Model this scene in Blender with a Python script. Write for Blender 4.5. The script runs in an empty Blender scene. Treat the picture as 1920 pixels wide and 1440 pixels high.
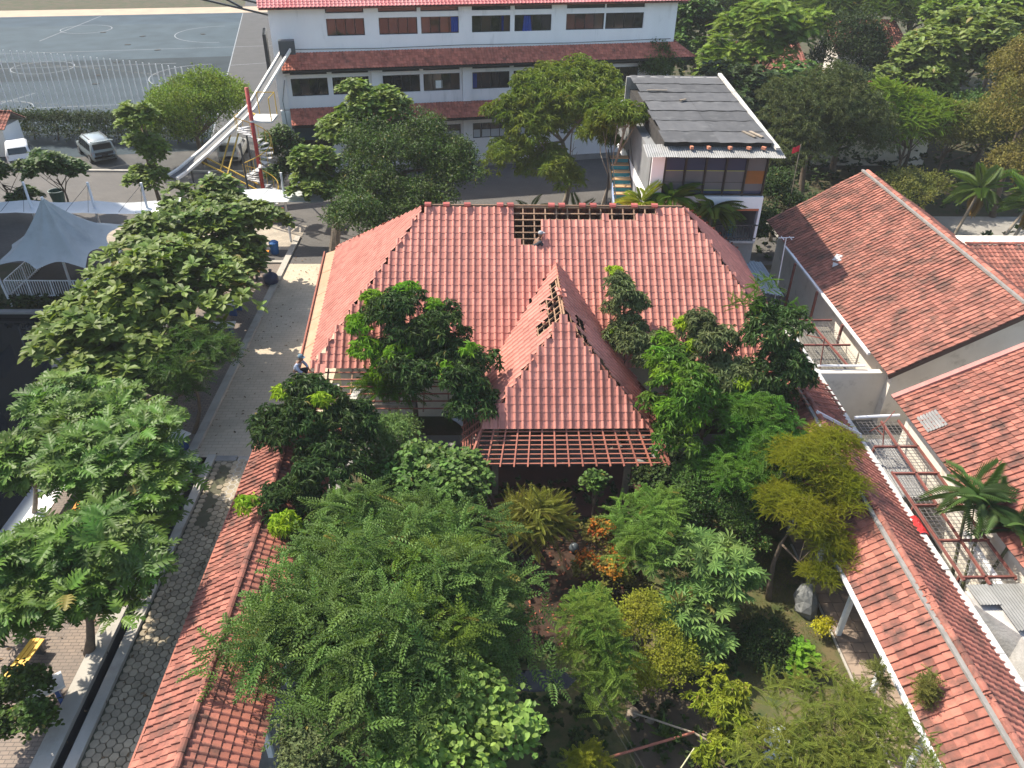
import bpy, math, random
import numpy as np
from mathutils import Vector, Matrix
from math import sin, cos, pi, radians, sqrt

SC = bpy.context.scene
COL = SC.collection

# ------------------------------------------------------------------ camera
CAM_POS = Vector((0.0, 0.0, 20.0))
PITCH, YAW, ROLL = radians(33.85), radians(2.4), radians(1.2)
fw = Vector((sin(YAW) * cos(PITCH), cos(YAW) * cos(PITCH), -sin(PITCH)))
rt = Vector((cos(YAW), -sin(YAW), 0.0))
up = rt.cross(fw)
cr = rt * cos(ROLL) + up * sin(ROLL)
cu = up * cos(ROLL) - rt * sin(ROLL)
camd = bpy.data.cameras.new("camera")
camd.sensor_width = 36.0
camd.lens = 36.0 * 1461.0 / 1920.0
camd.clip_start, camd.clip_end = 0.5, 3000.0
cam = bpy.data.objects.new("camera", camd)
cam.matrix_world = Matrix(((cr.x, cu.x, -fw.x, CAM_POS.x), (cr.y, cu.y, -fw.y, CAM_POS.y),
                           (cr.z, cu.z, -fw.z, CAM_POS.z), (0, 0, 0, 1)))
COL.objects.link(cam)
SC.camera = cam

# ------------------------------------------------------------------ sky, sun, exposure
SUN_EL = radians(51.0)
SUN_AZ = math.atan2(-0.85, 0.53)              # measured from +Y towards +X
to_sun = Vector((sin(SUN_AZ) * cos(SUN_EL), cos(SUN_AZ) * cos(SUN_EL), sin(SUN_EL)))
world = bpy.data.worlds.new("World")
SC.world = world
world.use_nodes = True
wn = world.node_tree.nodes
wl = world.node_tree.links
sky = wn.new("ShaderNodeTexSky")
sky.sky_type = 'NISHITA'
sky.sun_disc = False
sky.sun_elevation = SUN_EL
sky.sun_rotation = SUN_AZ
sky.air_density = 1.2
sky.dust_density = 2.0
wl.new(sky.outputs[0], wn["Background"].inputs[0])
wn["Background"].inputs[1].default_value = 0.15
sund = bpy.data.lights.new("sun", 'SUN')
sund.energy = 4.5
sund.angle = radians(0.6)
sund.color = (1.0, 0.92, 0.79)
suno = bpy.data.objects.new("sun", sund)
suno.rotation_euler = (-to_sun).to_track_quat('-Z', 'Y').to_euler()
suno.location = (0, 0, 60)
COL.objects.link(suno)
SC.view_settings.view_transform = 'Standard'
SC.view_settings.look = 'None'
SC.view_settings.exposure = 0.88
SC.view_settings.gamma = 1.0
SC.view_settings.use_curve_mapping = False
SC.render.engine = 'CYCLES'
SC.cycles.use_denoising = True
SC.cycles.max_bounces = 7
SC.cycles.diffuse_bounces = 3
SC.cycles.glossy_bounces = 3
SC.cycles.transmission_bounces = 4
SC.cycles.transparent_max_bounces = 6
SC.cycles.sample_clamp_indirect = 6.0

RNG = np.random.default_rng(7)
random.seed(7)

# ------------------------------------------------------------------ materials
MATS = {}


def mat(name, c1, c2=None, scale=3.0, rough=0.8, bump=0.0, bscale=None, metal=0.0, spec=0.3, dirt=None, dscale=0.6, dthr=(0.5, 0.75), piece=0.0,
        detail=6.0, stretch=None):
    """Principled surface: two colours mixed by noise in world space, an optional dirt colour in patches, optional brightness jitter per loose piece."""
    if name in MATS:
        return MATS[name]
    m = bpy.data.materials.new(name)
    m.use_nodes = True
    n, l = m.node_tree.nodes, m.node_tree.links
    b = n["Principled BSDF"]
    b.inputs["Roughness"].default_value = rough
    b.inputs["Metallic"].default_value = metal
    b.inputs["Specular IOR Level"].default_value = spec
    geo = n.new("ShaderNodeNewGeometry")
    pos = geo.outputs["Position"]
    if stretch:
        mp = n.new("ShaderNodeMapping")
        mp.inputs["Scale"].default_value = stretch
        l.new(pos, mp.inputs["Vector"])
        pos = mp.outputs[0]

    def noise(sc, det=detail):
        t = n.new("ShaderNodeTexNoise")
        t.inputs["Scale"].default_value = sc
        t.inputs["Detail"].default_value = det
        t.inputs["Roughness"].default_value = 0.62
        l.new(pos, t.inputs["Vector"])
        return t.outputs["Fac"]

    def ramp(src, a, c):
        r = n.new("ShaderNodeMapRange")
        r.inputs["From Min"].default_value = a
        r.inputs["From Max"].default_value = c
        l.new(src, r.inputs["Value"])
        return r.outputs[0]

    def mix(f, a, c):
        x = n.new("ShaderNodeMix")
        x.data_type = 'RGBA'
        l.new(f, x.inputs["Factor"])
        for s, v in ((x.inputs[6], a), (x.inputs[7], c)):
            if isinstance(v, tuple):
                s.default_value = (*v, 1)
            else:
                l.new(v, s)
        return x.outputs[2]
    col = c1
    if c2:
        col = mix(ramp(noise(scale), 0.34, 0.66), c1, c2)
    if piece:
        oi = n.new("ShaderNodeObjectInfo")
        ad = n.new("ShaderNodeMath")
        ad.operation = 'ADD'
        l.new(geo.outputs["Random Per Island"], ad.inputs[0])
        l.new(oi.outputs["Random"], ad.inputs[1])
        fr = n.new("ShaderNodeMath")
        fr.operation = 'FRACT'
        l.new(ad.outputs[0], fr.inputs[0])
        mr = n.new("ShaderNodeMapRange")
        mr.inputs["To Min"].default_value = 1.0 - piece
        mr.inputs["To Max"].default_value = 1.0 + piece
        l.new(fr.outputs[0], mr.inputs["Value"])
        hs = n.new("ShaderNodeHueSaturation")
        l.new(mr.outputs[0], hs.inputs["Value"])
        if isinstance(col, tuple):
            hs.inputs["Color"].default_value = (*col, 1)
        else:
            l.new(col, hs.inputs["Color"])
        col = hs.outputs[0]
    if dirt:
        col = mix(ramp(noise(dscale, 8.0), *dthr), col, dirt)
    if isinstance(col, tuple):
        b.inputs["Base Color"].default_value = (*col, 1)
    else:
        l.new(col, b.inputs["Base Color"])
    if bump:
        bp = n.new("ShaderNodeBump")
        bp.inputs["Strength"].default_value = bump
        bp.inputs["Distance"].default_value = 0.03
        l.new(noise(bscale or scale * 6), bp.inputs["Height"])
        l.new(bp.outputs[0], b.inputs["Normal"])
    MATS[name] = m
    return m


def leafmat(name, c, var=0.35, trans=0.35, rough=0.45, spec=0.35, hue=0.02):
    rough, spec = min(.75, rough + .1), spec * .5
    """Leaf: glossy upper face plus light coming through; brightness and hue differ leaf by leaf."""
    if name in MATS:
        return MATS[name]
    m = bpy.data.materials.new(name)
    m.use_nodes = True
    n, l = m.node_tree.nodes, m.node_tree.links
    b = n["Principled BSDF"]
    b.inputs["Roughness"].default_value = rough
    b.inputs["Specular IOR Level"].default_value = spec
    geo = n.new("ShaderNodeNewGeometry")
    oi = n.new("ShaderNodeObjectInfo")
    ad = n.new("ShaderNodeMath")
    at_ = n.new("ShaderNodeAttribute")
    at_.attribute_name = 'leaf_tone'
    l.new(at_.outputs["Fac"], ad.inputs[0])
    l.new(oi.outputs["Random"], ad.inputs[1])
    fr = n.new("ShaderNodeMath")
    fr.operation = 'FRACT'
    l.new(ad.outputs[0], fr.inputs[0])
    v = n.new("ShaderNodeMapRange")
    v.inputs["To Min"].default_value = 1 - var
    v.inputs["To Max"].default_value = 1 + var
    l.new(fr.outputs[0], v.inputs["Value"])
    t = n.new("ShaderNodeTexNoise")
    t.inputs["Scale"].default_value = 0.8
    t.inputs["Detail"].default_value = 3.0
    l.new(geo.outputs["Position"], t.inputs["Vector"])
    h = n.new("ShaderNodeMapRange")
    h.inputs["From Min"].default_value = 0.3
    h.inputs["From Max"].default_value = 0.7
    h.inputs["To Min"].default_value = 0.5 - hue
    h.inputs["To Max"].default_value = 0.5 + hue
    l.new(t.outputs["Fac"], h.inputs["Value"])
    hs = n.new("ShaderNodeHueSaturation")
    c = (c[0] * 1.5, c[1] * 1.36, c[2] * 1.0)
    var = min(.62, var * 1.4)
    trans = trans * .8
    hs.inputs["Color"].default_value = (*c, 1)
    l.new(v.outputs[0], hs.inputs["Value"])
    l.new(h.outputs[0], hs.inputs["Hue"])
    gt = n.new("ShaderNodeMath")                 # a few leaves have yellowed
    gt.operation = 'GREATER_THAN'
    gt.inputs[1].default_value = .994
    l.new(fr.outputs[0], gt.inputs[0])
    dy = n.new("ShaderNodeMix")
    dy.data_type = 'RGBA'
    dy.inputs[7].default_value = (.20, .17, .045, 1)
    l.new(gt.outputs[0], dy.inputs["Factor"])
    l.new(hs.outputs[0], dy.inputs[6])
    l.new(dy.outputs[2], b.inputs["Base Color"])
    tr = n.new("ShaderNodeBsdfTranslucent")
    tc = n.new("ShaderNodeMix")
    tc.data_type = 'RGBA'
    tc.blend_type = 'MULTIPLY'
    tc.inputs["Factor"].default_value = 1.0
    tc.inputs[7].default_value = (1.5, 1.5, 0.6, 1)
    l.new(dy.outputs[2], tc.inputs[6])
    l.new(tc.outputs[2], tr.inputs["Color"])
    ms = n.new("ShaderNodeMixShader")
    ms.inputs[0].default_value = trans
    l.new(b.outputs[0], ms.inputs[1])
    l.new(tr.outputs[0], ms.inputs[2])
    l.new(ms.outputs[0], n["Material Output"].inputs["Surface"])
    MATS[name] = m
    return m


# ------------------------------------------------------------------ things, parts, mesh helpers
ORG = {}


def thing(name, label, cat, loc=(0, 0, 0), group=None, kind=None):
    o = bpy.data.objects.new(name, None)
    o.empty_display_size = 0.2
    o.location = loc
    COL.objects.link(o)
    o["label"] = label
    o["category"] = cat
    if group:
        o["group"] = group
    if kind:
        o["kind"] = kind
    ORG[o.name] = Vector(loc)
    return o


def org(p):
    return ORG.get(p.name, Vector((0, 0, 0))) if p else Vector((0, 0, 0))


def tag(o, label, cat, group=None):
    o["label"] = label
    o["category"] = cat
    if group:
        o["group"] = group
    return o


def link(name, me, parent=None, kind=None, label=None):
    o = bpy.data.objects.new(name, me)
    COL.objects.link(o)
    if parent:
        o.parent = parent
        ORG[o.name] = org(parent)
    if kind:
        o["kind"] = kind
    if label:
        o["label"] = label
    return o


def np_mesh(name, V, Fc, m, smooth=False, rnd=None):
    """V (n,3) array, Fc (k,3|4) int array"""
    V = np.asarray(V, dtype=np.float32)
    Fc = np.asarray(Fc, dtype=np.int32)
    me = bpy.data.meshes.new(name)
    k, c = Fc.shape
    me.vertices.add(len(V))
    me.vertices.foreach_set("co", V.ravel())
    me.loops.add(k * c)
    me.loops.foreach_set("vertex_index", Fc.ravel())
    me.polygons.add(k)
    me.polygons.foreach_set("loop_start", np.arange(0, k * c, c, dtype=np.int32))
    me.polygons.foreach_set("use_smooth", np.full(k, bool(smooth)))
    me.materials.append(m)
    me.update(calc_edges=True)
    if rnd is not None:
        at_ = me.attributes.new('leaf_tone', 'FLOAT', 'POINT')
        at_.data.foreach_set('value', np.asarray(rnd, dtype=np.float32))
    return me


class MB:
    def __init__(self):
        self.v, self.f = [], []

    def add(self, vs, fs):
        b = len(self.v)
        self.v += [tuple(p) for p in vs]
        self.f += [tuple(i + b for i in f) for f in fs]
        return self

    def box(self, lo, hi, rz=0.0, M=None):
        x0, y0, z0 = lo
        x1, y1, z1 = hi
        p = [Vector(q) for q in ((x0, y0, z0), (x1, y0, z0), (x1, y1, z0), (x0, y1, z0), (x0, y0, z1), (x1, y0, z1), (x1, y1, z1), (x0, y1, z1))]
        if rz:
            c = Vector(((x0 + x1) / 2, (y0 + y1) / 2, 0))
            r = Matrix.Rotation(rz, 3, 'Z')
            p = [r @ (q - c) + c for q in p]
        if M is not None:
            p = [M @ q for q in p]
        return self.add(p, [(0, 3, 2, 1), (4, 5, 6, 7), (0, 1, 5, 4), (1, 2, 6, 5), (2, 3, 7, 6), (3, 0, 4, 7)])

    def bar(self, a, b, w=0.05, h=None, upv=(0, 0, 1)):
        a, b = Vector(a), Vector(b)
        h = h or w
        d = (b - a).normalized()
        s = d.cross(Vector(upv))
        if s.length < 1e-4:
            s = d.cross(Vector((1, 0, 0)))
        s.normalize()
        u = s.cross(d)
        s, u = s * (w / 2), u * (h / 2)
        p = [a - s - u, a + s - u, a + s + u, a - s + u, b - s - u, b + s - u, b + s + u, b - s + u]
        return self.add(p, [(0, 1, 2, 3), (7, 6, 5, 4), (0, 4, 5, 1), (1, 5, 6, 2), (2, 6, 7, 3), (3, 7, 4, 0)])

    def tube(self, pts, rad, n=8, cap=True):
        pts = [Vector(p) for p in pts]
        if not hasattr(rad, '__len__'):
            rad = [rad] * len(pts)
        vs, fs = [], []
        ref = Vector((0.31, 0.17, 0.93))
        for i, p in enumerate(pts):
            d = (pts[min(i + 1, len(pts) - 1)] - pts[max(i - 1, 0)]).normalized()
            s = d.cross(ref)
            if s.length < 0.05:
                s = d.cross(Vector((1, 0, 0)))
            s.normalize()
            u = s.cross(d)
            for k in range(n):
                a = 2 * pi * k / n
                vs.append(p + (s * cos(a) + u * sin(a)) * rad[i])
        for i in range(len(pts) - 1):
            for k in range(n):
                fs.append((i * n + k, i * n + (k + 1) % n, (i + 1) * n + (k + 1) % n, (i + 1) * n + k))
        if cap:
            fs.append(tuple(range(n - 1, -1, -1)))
            fs.append(tuple(range((len(pts) - 1) * n, len(pts) * n)))
        return self.add(vs, fs)

    def prism(self, poly, z0, z1):
        n = len(poly)
        vs = [(x, y, z0) for x, y in poly] + [(x, y, z1) for x, y in poly]
        fs = [tuple(range(n - 1, -1, -1)), tuple(range(n, 2 * n))] + [(i, (i + 1) % n, n + (i + 1) % n, n + i) for i in range(n)]
        return self.add(vs, fs)

    def slab(self, poly, th):
        """thick plate: 3D polygon pushed along its own normal"""
        P = [Vector(p) for p in poly]
        nn = (P[1] - P[0]).cross(P[2] - P[0]).normalized() * th
        n = len(P)
        return self.add(P + [p - nn for p in P], [tuple(range(n)), tuple(range(2 * n - 1, n - 1, -1))] + [(i, n + i, n + (i + 1) % n, (i + 1) % n) for i in range(n)])

    def build(self, name, m, parent=None, smooth=False, kind=None, label=None):
        L = org(parent)
        me = bpy.data.meshes.new(name)
        me.from_pydata([(p[0] - L.x, p[1] - L.y, p[2] - L.z) for p in self.v], [], self.f)
        if smooth:
            me.polygons.foreach_set("use_smooth", np.ones(len(me.polygons), dtype=bool))
        me.materials.append(m)
        me.update()
        return link(name, me, parent, kind, label)


def place(name, me, M, parent, kind=None):
    """one more piece that shares mesh data; M is its world matrix"""
    o = link(name, me, parent, kind)
    o.matrix_local = Matrix.Translation(-org(parent)) @ M
    return o


def sheet(name, x0, x1, y0, y1, z, m, holes=(), M=None):
    xs = sorted({x0, x1, *[v for h in holes for v in h[:2] if x0 < v < x1]})
    ys = sorted({y0, y1, *[v for h in holes for v in h[2:4] if y0 < v < y1]})
    b = MB()
    for i in range(len(xs) - 1):
        for j in range(len(ys) - 1):
            cx, cy = (xs[i] + xs[i + 1]) / 2, (ys[j] + ys[j + 1]) / 2
            if any(h[0] < cx < h[1] and h[2] < cy < h[3] for h in holes):
                continue
            q = [Vector(p) for p in ((xs[i], ys[j], z), (xs[i + 1], ys[j], z), (xs[i + 1], ys[j + 1], z), (xs[i], ys[j + 1], z))]
            if M is not None:
                q = [M @ p for p in q]
            b.add(q, [(0, 1, 2, 3)])
    o = b.build(name, m)
    o["kind"] = "structure"
    return o


# ------------------------------------------------------------------ roof tiles
def tile_arrays(w, h, amp, th=0.03, saw=False):
    ts = [0, .08, .16, .24, .32, .40, .48, 1.0]
    V, Fq = [], []
    prof = [amp * max(0.0, sin(pi * t / 0.48)) if t < .48 else 0.0 for t in ts]
    if saw:                                        # flat clay tile with a raised roll along one side
        ts = [0, .3, .6, .74, .82, .9, .985, 1.0]
        prof = [0, 0, .05 * amp, .45 * amp, .85 * amp, amp, .9 * amp, -.1 * amp]
    for t, z in zip(ts, prof):
        V.append(((t - .5) * w * 1.04, 0.0, z + th))
    for t, z in zip(ts, prof):
        V.append(((t - .5) * w * 1.04, h * 1.16, z))
    for t, z in zip(ts, prof):
        V.append(((t - .5) * w * 1.04, 0.0, z + th))
    for t, z in zip(ts, prof):
        V.append(((t - .5) * w * 1.04, 0.004, z - 0.006))
    for i in range(7):
        Fq.append((i, i + 1, 9 + i, 8 + i))
        Fq.append((24 + i, 25 + i, 17 + i, 16 + i))
    return np.array(V), np.array(Fq)


def inside(p, poly):
    x, y = p
    r = False
    j = len(poly) - 1
    for i in range(len(poly)):
        xi, yi = poly[i]
        xj, yj = poly[j]
        if (yi > y) != (yj > y) and x < (xj - xi) * (y - yi) / (yj - yi) + xi:
            r = not r
        j = i
    return r


class Roof:
    """collects the tiles of one thing; the nearest 300 become parts, the rest one mesh"""

    def __init__(self, parent, m, w, h, amp, th=0.03, saw=False):
        self.p, self.m, self.w, self.h = parent, m, w, h
        self.V, self.Fq = tile_arrays(w, h, amp, th, saw)
        self.T = []
        self.saw = saw

    def plane(self, poly3, udir, skip=None, jit=0.006, hidden=False, off=0.03):
        P = [Vector(p) for p in poly3]
        O = P[0]
        u = Vector(udir).normalized()
        nn = None
        for i in range(1, len(P) - 1):
            c = (P[i] - O).cross(P[i + 1] - O)
            if c.length > 1e-4:
                nn = c.normalized()
                break
        if nn.z < 0:
            nn = -nn
        v = nn.cross(u).normalized()
        uv = [((p - O).dot(u), (p - O).dot(v)) for p in P]
        u0, u1 = min(a for a, _ in uv), max(a for a, _ in uv)
        v0, v1 = min(a for _, a in uv), max(a for _, a in uv)
        for j in range(int((v1 - v0) / self.h) + 1):
            for i in range(int((u1 - u0) / self.w) + 1):
                cu_, cv_ = u0 + (i + .5) * self.w, v0 + (j + .5) * self.h
                if not inside((cu_, cv_), uv):
                    continue
                if skip and skip(cu_, cv_, j, i):
                    continue
                pos = O + u * cu_ + v * (v0 + j * self.h) + nn * (off + random.uniform(0, jit))
                if self.saw:                       # old roofs have settled unevenly
                    pos = pos + nn * (.022 * sin(cu_ * .9) + .016 * sin(cu_ * 2.3 + cv_ * 1.7) + random.gauss(0, .005))
                a = random.gauss(0, jit * (2.2 if self.saw else 1.2))
                uu = u * cos(a) + v * sin(a)
                vv = (v * cos(a) - u * sin(a) + nn * random.gauss(0, jit * .7)).normalized()
                self.T.append((pos, uu, vv, nn, hidden))
        return O, u, v, nn

    def finish(self, cap=300, piece="tile", rest="roof_tile_field"):
        L = org(self.p)
        me = np_mesh(piece, self.V, self.Fq, self.m, smooth=not self.saw)
        key = lambda t: (t[4], (t[0] - CAM_POS).length)
        self.T.sort(key=key)
        for pos, u, v, nn, hd in self.T[:cap]:
            M = Matrix(((u.x, v.x, nn.x, pos.x), (u.y, v.y, nn.y, pos.y), (u.z, v.z, nn.z, pos.z), (0, 0, 0, 1)))
            place(piece, me, M, self.p)
        R = self.T[cap:]
        if R:
            B = np.array([[t[1], t[2], t[3]] for t in R])           # N,3(axis),3
            P = np.array([t[0] - L for t in R])
            V = np.einsum('vk,nkj->nvj', self.V, B) + P[:, None, :]
            Fq = self.Fq[None] + (np.arange(len(R)) * len(self.V))[:, None, None]
            link(rest, np_mesh(rest, V.reshape(-1, 3), Fq.reshape(-1, 4), self.m, smooth=not self.saw), self.p, kind="stuff")


def ridge_caps(parent, a, b, m, step=0.36, r=0.11, name="ridge_tile", skip=None):
    a, b = Vector(a), Vector(b)
    d = (b - a).normalized()
    s = d.cross(Vector((0, 0, 1))).normalized()
    u = s.cross(d)
    n = int((b - a).length / step)
    vs, fs = [], []
    for k, (y, rr) in enumerate(((0, r * 1.08), (step * 1.12, r * .92))):
        for i in range(6):
            t = pi * i / 5
            vs.append((cos(t) * rr, y, sin(t) * rr * .85 - .02))
    for i in range(5):
        fs.append((i, 6 + i, 7 + i, i + 1))
    fs.append((0, 1, 2, 3, 4, 5))
    me = bpy.data.meshes.new(name)
    me.from_pydata(vs, [], fs)
    me.materials.append(m)
    for i in range(n):
        if skip and skip(i):
            continue
        p = a + d * (i * step) + u * random.uniform(0, .012)
        yw = random.gauss(0, .02)
        dd = d * cos(yw) + s * sin(yw)
        ss = s * cos(yw) - d * sin(yw)
        place(name, me, Matrix(((ss.x, dd.x, u.x, p.x), (ss.y, dd.y, u.y, p.y), (ss.z, dd.z, u.z, p.z), (0, 0, 0, 1))), parent)


# ------------------------------------------------------------------ palette
tile_new = mat("new_concrete_tile", (0.51, 0.21, 0.16), (0.45, 0.175, 0.132), scale=1.2, rough=0.6, piece=0.15, spec=0.3, dirt=(0.33, 0.12, 0.09), dscale=.8, dthr=(.52, .80))
tile_old = mat("old_clay_tile", (0.50, 0.17, 0.11), (0.38, 0.12, 0.08), scale=1.6, rough=0.85, piece=0.25, dirt=(0.075, 0.045, 0.035), dscale=1.7, dthr=(.55, .78))
tile_mid = mat("weathered_clay_tile", (0.33, 0.128, 0.09), (0.245, 0.09, 0.066), scale=1.3, rough=0.85, piece=0.32, dirt=(0.09, 0.05, 0.04), dscale=1.7, dthr=(.46, .68))
tile_brown = mat("brown_weathered_tile", (0.31, 0.128, 0.092), (0.225, 0.09, 0.066), scale=1.1, rough=0.9, piece=0.26, dirt=(0.075, 0.05, 0.04), dscale=1.5, dthr=(.45, .70))
tile_ridge = mat("dark_red_ridge_tile", (0.36, 0.09, 0.075), (0.30, 0.075, 0.06), scale=2, rough=.6, piece=.15)
tile_moss = mat("mossy_clay_tile", (0.40, 0.15, 0.105), (0.30, 0.11, 0.08), scale=1.0, rough=0.9, piece=0.24, dirt=(0.07, 0.05, 0.04), dscale=1.3, dthr=(.47, .72))
white_paint = mat("white_wall_paint", (0.86, 0.86, 0.855), (0.80, 0.80, 0.795), scale=.7, rough=.75, dirt=(.50, .50, .48), dscale=1.6, dthr=(.58, .88), stretch=(1, 1, .25))
cream_paint = mat("cream_plaster", (0.78, 0.72, 0.63), (0.70, 0.64, 0.55), scale=.8, rough=.85, dirt=(.33, .28, .22), dscale=1.3, dthr=(.56, .85))
concrete = mat("concrete", (0.30, 0.29, 0.275), (0.23, 0.225, 0.21), scale=1.5, rough=.9, bump=.2, bscale=20, dirt=(.15, .145, .13), dscale=.9, dthr=(.55, .8))
pale_conc = mat("pale_concrete", (0.45, 0.42, 0.37), (0.36, 0.335, 0.29), scale=1.0, rough=.9, bump=.15, bscale=22, dirt=(.2, .18, .155), dscale=.7, dthr=(.55, .8))
wood = mat("raw_timber", (0.34, 0.215, 0.135), (0.25, 0.15, 0.095), scale=4, rough=.8, piece=.25)
wood_red = mat("red_oxide_timber", (0.36, 0.13, 0.085), (0.27, 0.10, 0.07), scale=3, rough=.75, piece=.2)
wood_old = mat("grey_timber", (0.30, 0.25, 0.19), (0.20, 0.16, 0.12), scale=4, rough=.9, piece=.25)
white_metal = mat("white_painted_steel", (0.78, 0.79, 0.80), (0.68, 0.69, 0.70), scale=3, rough=.45, spec=.5)
dark_metal = mat("dark_painted_steel", (0.035, 0.04, 0.045), (0.05, 0.05, 0.05), scale=3, rough=.5, spec=.5)
red_steel = mat("red_painted_steel", (0.42, 0.035, 0.028), (0.33, 0.03, 0.025), scale=3, rough=.5, spec=.45, dirt=(.22, .05, .035), dscale=3)
rust_steel = mat("rusty_red_steel", (0.22, 0.075, 0.06), (0.14, 0.055, 0.042), scale=4, rough=.7, piece=.15)
yellow_steel = mat("yellow_painted_steel", (0.55, 0.36, 0.05), (0.46, 0.30, 0.05), scale=3, rough=.5)
orange_paint = mat("orange_painted_wood", (0.75, 0.27, 0.02), (0.66, 0.24, 0.02), scale=5, rough=.5, piece=.06)
yellow_paint = mat("yellow_painted_wood", (0.72, 0.42, 0.04), (0.66, 0.38, 0.04), scale=5, rough=.5, piece=.06)
blue_paint = mat("blue_painted_wood", (0.03, 0.08, 0.25), (0.03, 0.07, 0.2), scale=4, rough=.5)
glass_dark = mat("dark_window_glass", (0.012, 0.015, 0.018), None, rough=.06, spec=.6)
frame_dark = mat("dark_window_frame", (0.025, 0.022, 0.02), None, rough=.5)
black_board = mat("black_signboard", (0.02, 0.022, 0.024), None, rough=.5)
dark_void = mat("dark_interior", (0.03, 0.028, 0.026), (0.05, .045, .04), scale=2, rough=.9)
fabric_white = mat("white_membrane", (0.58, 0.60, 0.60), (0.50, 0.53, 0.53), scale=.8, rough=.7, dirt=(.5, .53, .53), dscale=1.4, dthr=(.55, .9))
galv = mat("galvanised_sheet", (0.27, 0.27, 0.265), (0.20, 0.20, 0.195), scale=1.6, rough=.7, metal=.1, dirt=(.2, .19, .18), dscale=1.0, dthr=(.5, .8), piece=.12)
bark = mat("bark", (0.16, 0.12, 0.085), (0.10, 0.075, 0.055), scale=6, rough=.95, bump=.4, bscale=18)
bark_pale = mat("pale_bark", (0.30, 0.25, 0.19), (0.20, 0.165, 0.125), scale=5, rough=.95, bump=.4, bscale=18)


def brickmat(name, c1, c2, mortar, sx, sy, rot=0.0, rough=.9, dirt=(.12, .11, .1)):
    m = bpy.data.materials.new(name)
    m.use_nodes = True
    n, l = m.node_tree.nodes, m.node_tree.links
    b = n["Principled BSDF"]
    b.inputs["Roughness"].default_value = rough
    geo = n.new("ShaderNodeNewGeometry")
    mp = n.new("ShaderNodeMapping")
    mp.inputs["Rotation"].default_value = (0, 0, rot)
    l.new(geo.outputs["Position"], mp.inputs["Vector"])
    br = n.new("ShaderNodeTexBrick")
    br.inputs["Scale"].default_value = 1.0
    br.inputs["Brick Width"].default_value = sx
    br.inputs["Row Height"].default_value = sy
    br.inputs["Mortar Size"].default_value = 0.012
    br.inputs["Color1"].default_value = (*c1, 1)
    br.inputs["Color2"].default_value = (*c2, 1)
    br.inputs["Mortar"].default_value = (*mortar, 1)
    l.new(mp.outputs[0], br.inputs["Vector"])
    t = n.new("ShaderNodeTexNoise")
    t.inputs["Scale"].default_value = 0.7
    t.inputs["Detail"].default_value = 8
    l.new(geo.outputs["Position"], t.inputs["Vector"])
    r = n.new("ShaderNodeMapRange")
    r.inputs["From Min"].default_value = .45
    r.inputs["From Max"].default_value = .75
    r.inputs["To Max"].default_value = .7
    l.new(t.outputs["Fac"], r.inputs["Value"])
    x = n.new("ShaderNodeMix")
    x.data_type = 'RGBA'
    x.inputs[7].default_value = (*dirt, 1)
    l.new(r.outputs[0], x.inputs["Factor"])
    l.new(br.outputs["Color"], x.inputs[6])
    l.new(x.outputs[2], b.inputs["Base Color"])
    MATS[name] = m
    return m


# ================================================================== SETTING
soil = mat("garden_soil", (0.085, 0.062, 0.04), (0.045, 0.055, 0.02), scale=.9, rough=.95, bump=.4, bscale=9, dirt=(.03, .045, .015), dscale=.5)
lawn_m = mat("lawn_ground", (0.085, 0.085, 0.03), (0.13, 0.10, 0.05), scale=1.1, rough=.95, bump=.4, bscale=14, dirt=(.05, .07, .02), dscale=1.3, dthr=(.45, .65))
yard_m = brickmat("yard_paving", (0.10, 0.093, 0.086), (0.088, 0.082, 0.076), (0.065, .062, .057), .42, .21, .2)  # shade over the yard is put into this darker tone
path_m = brickmat("path_paving", (0.54, 0.45, 0.33), (0.48, 0.40, 0.295), (0.37, .31, .23), .42, .21, 0, dirt=(.36, .30, .22))
terrace_m = brickmat("terrace_brick", (0.27, 0.21, 0.165), (0.23, 0.18, 0.145), (0.12, .10, .085), .24, .12, 0)
water_hole = (-60.0, -16.4, 0.0, 36.4)
drain_hole = (-11.35, -11.05, 0.0, 24.6)
sheet("ground", -700, 700, -200, 1200, -0.004, soil, holes=(water_hole, drain_hole))
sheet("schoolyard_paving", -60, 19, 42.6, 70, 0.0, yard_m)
sheet("sunlit_yard_patch", -27, -11.6, 44.6, 48.4, 0.004, brickmat("sunlit_patch_paving", (.42, .36, .28), (.36, .31, .245), (.25, .22, .18), .4, .2, .3))  # lighter sheet stands in for the sunlit patch of the yard
sheet("garden_path", -11.6, -7.0, 24.6, 42.6, 0.0, path_m)
sheet("seating_terrace_paving", -16.4, -11.9, 0, 42.6, 0.0, terrace_m)
sheet("lawn", -4.9, 10.9, 2, 24.4, 0.0, lawn_m)
sheet("rear_lane", 17.5, 60, 46.8, 50.6, 0.0, mat("lane_concrete", (.30, .28, .25), (.24, .225, .20), scale=1, rough=.9))
sheet("side_yard_concrete", 13.4, 30, 5, 42, 0.0, mat("grimy_concrete", (.15, .145, .13), (.095, .09, .08), scale=1.2, rough=.95, dirt=(.05, .05, .042), dscale=1.0))
sheet("parking_strip", -60, -14.2, 58.9, 65, 0.004, mat("dark_asphalt", (.085, .083, .08), (.06, .06, .058), scale=.8, rough=.9, dirt=(.12, .115, .105), dscale=.5))
# a step of kerb between the parking strip and the yard
kb = MB()
kb.box((-60, 58.6, -.02), (-14.6, 58.85, .13))
kb.build("parking_kerb", pale_conc, kind="structure")

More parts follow.
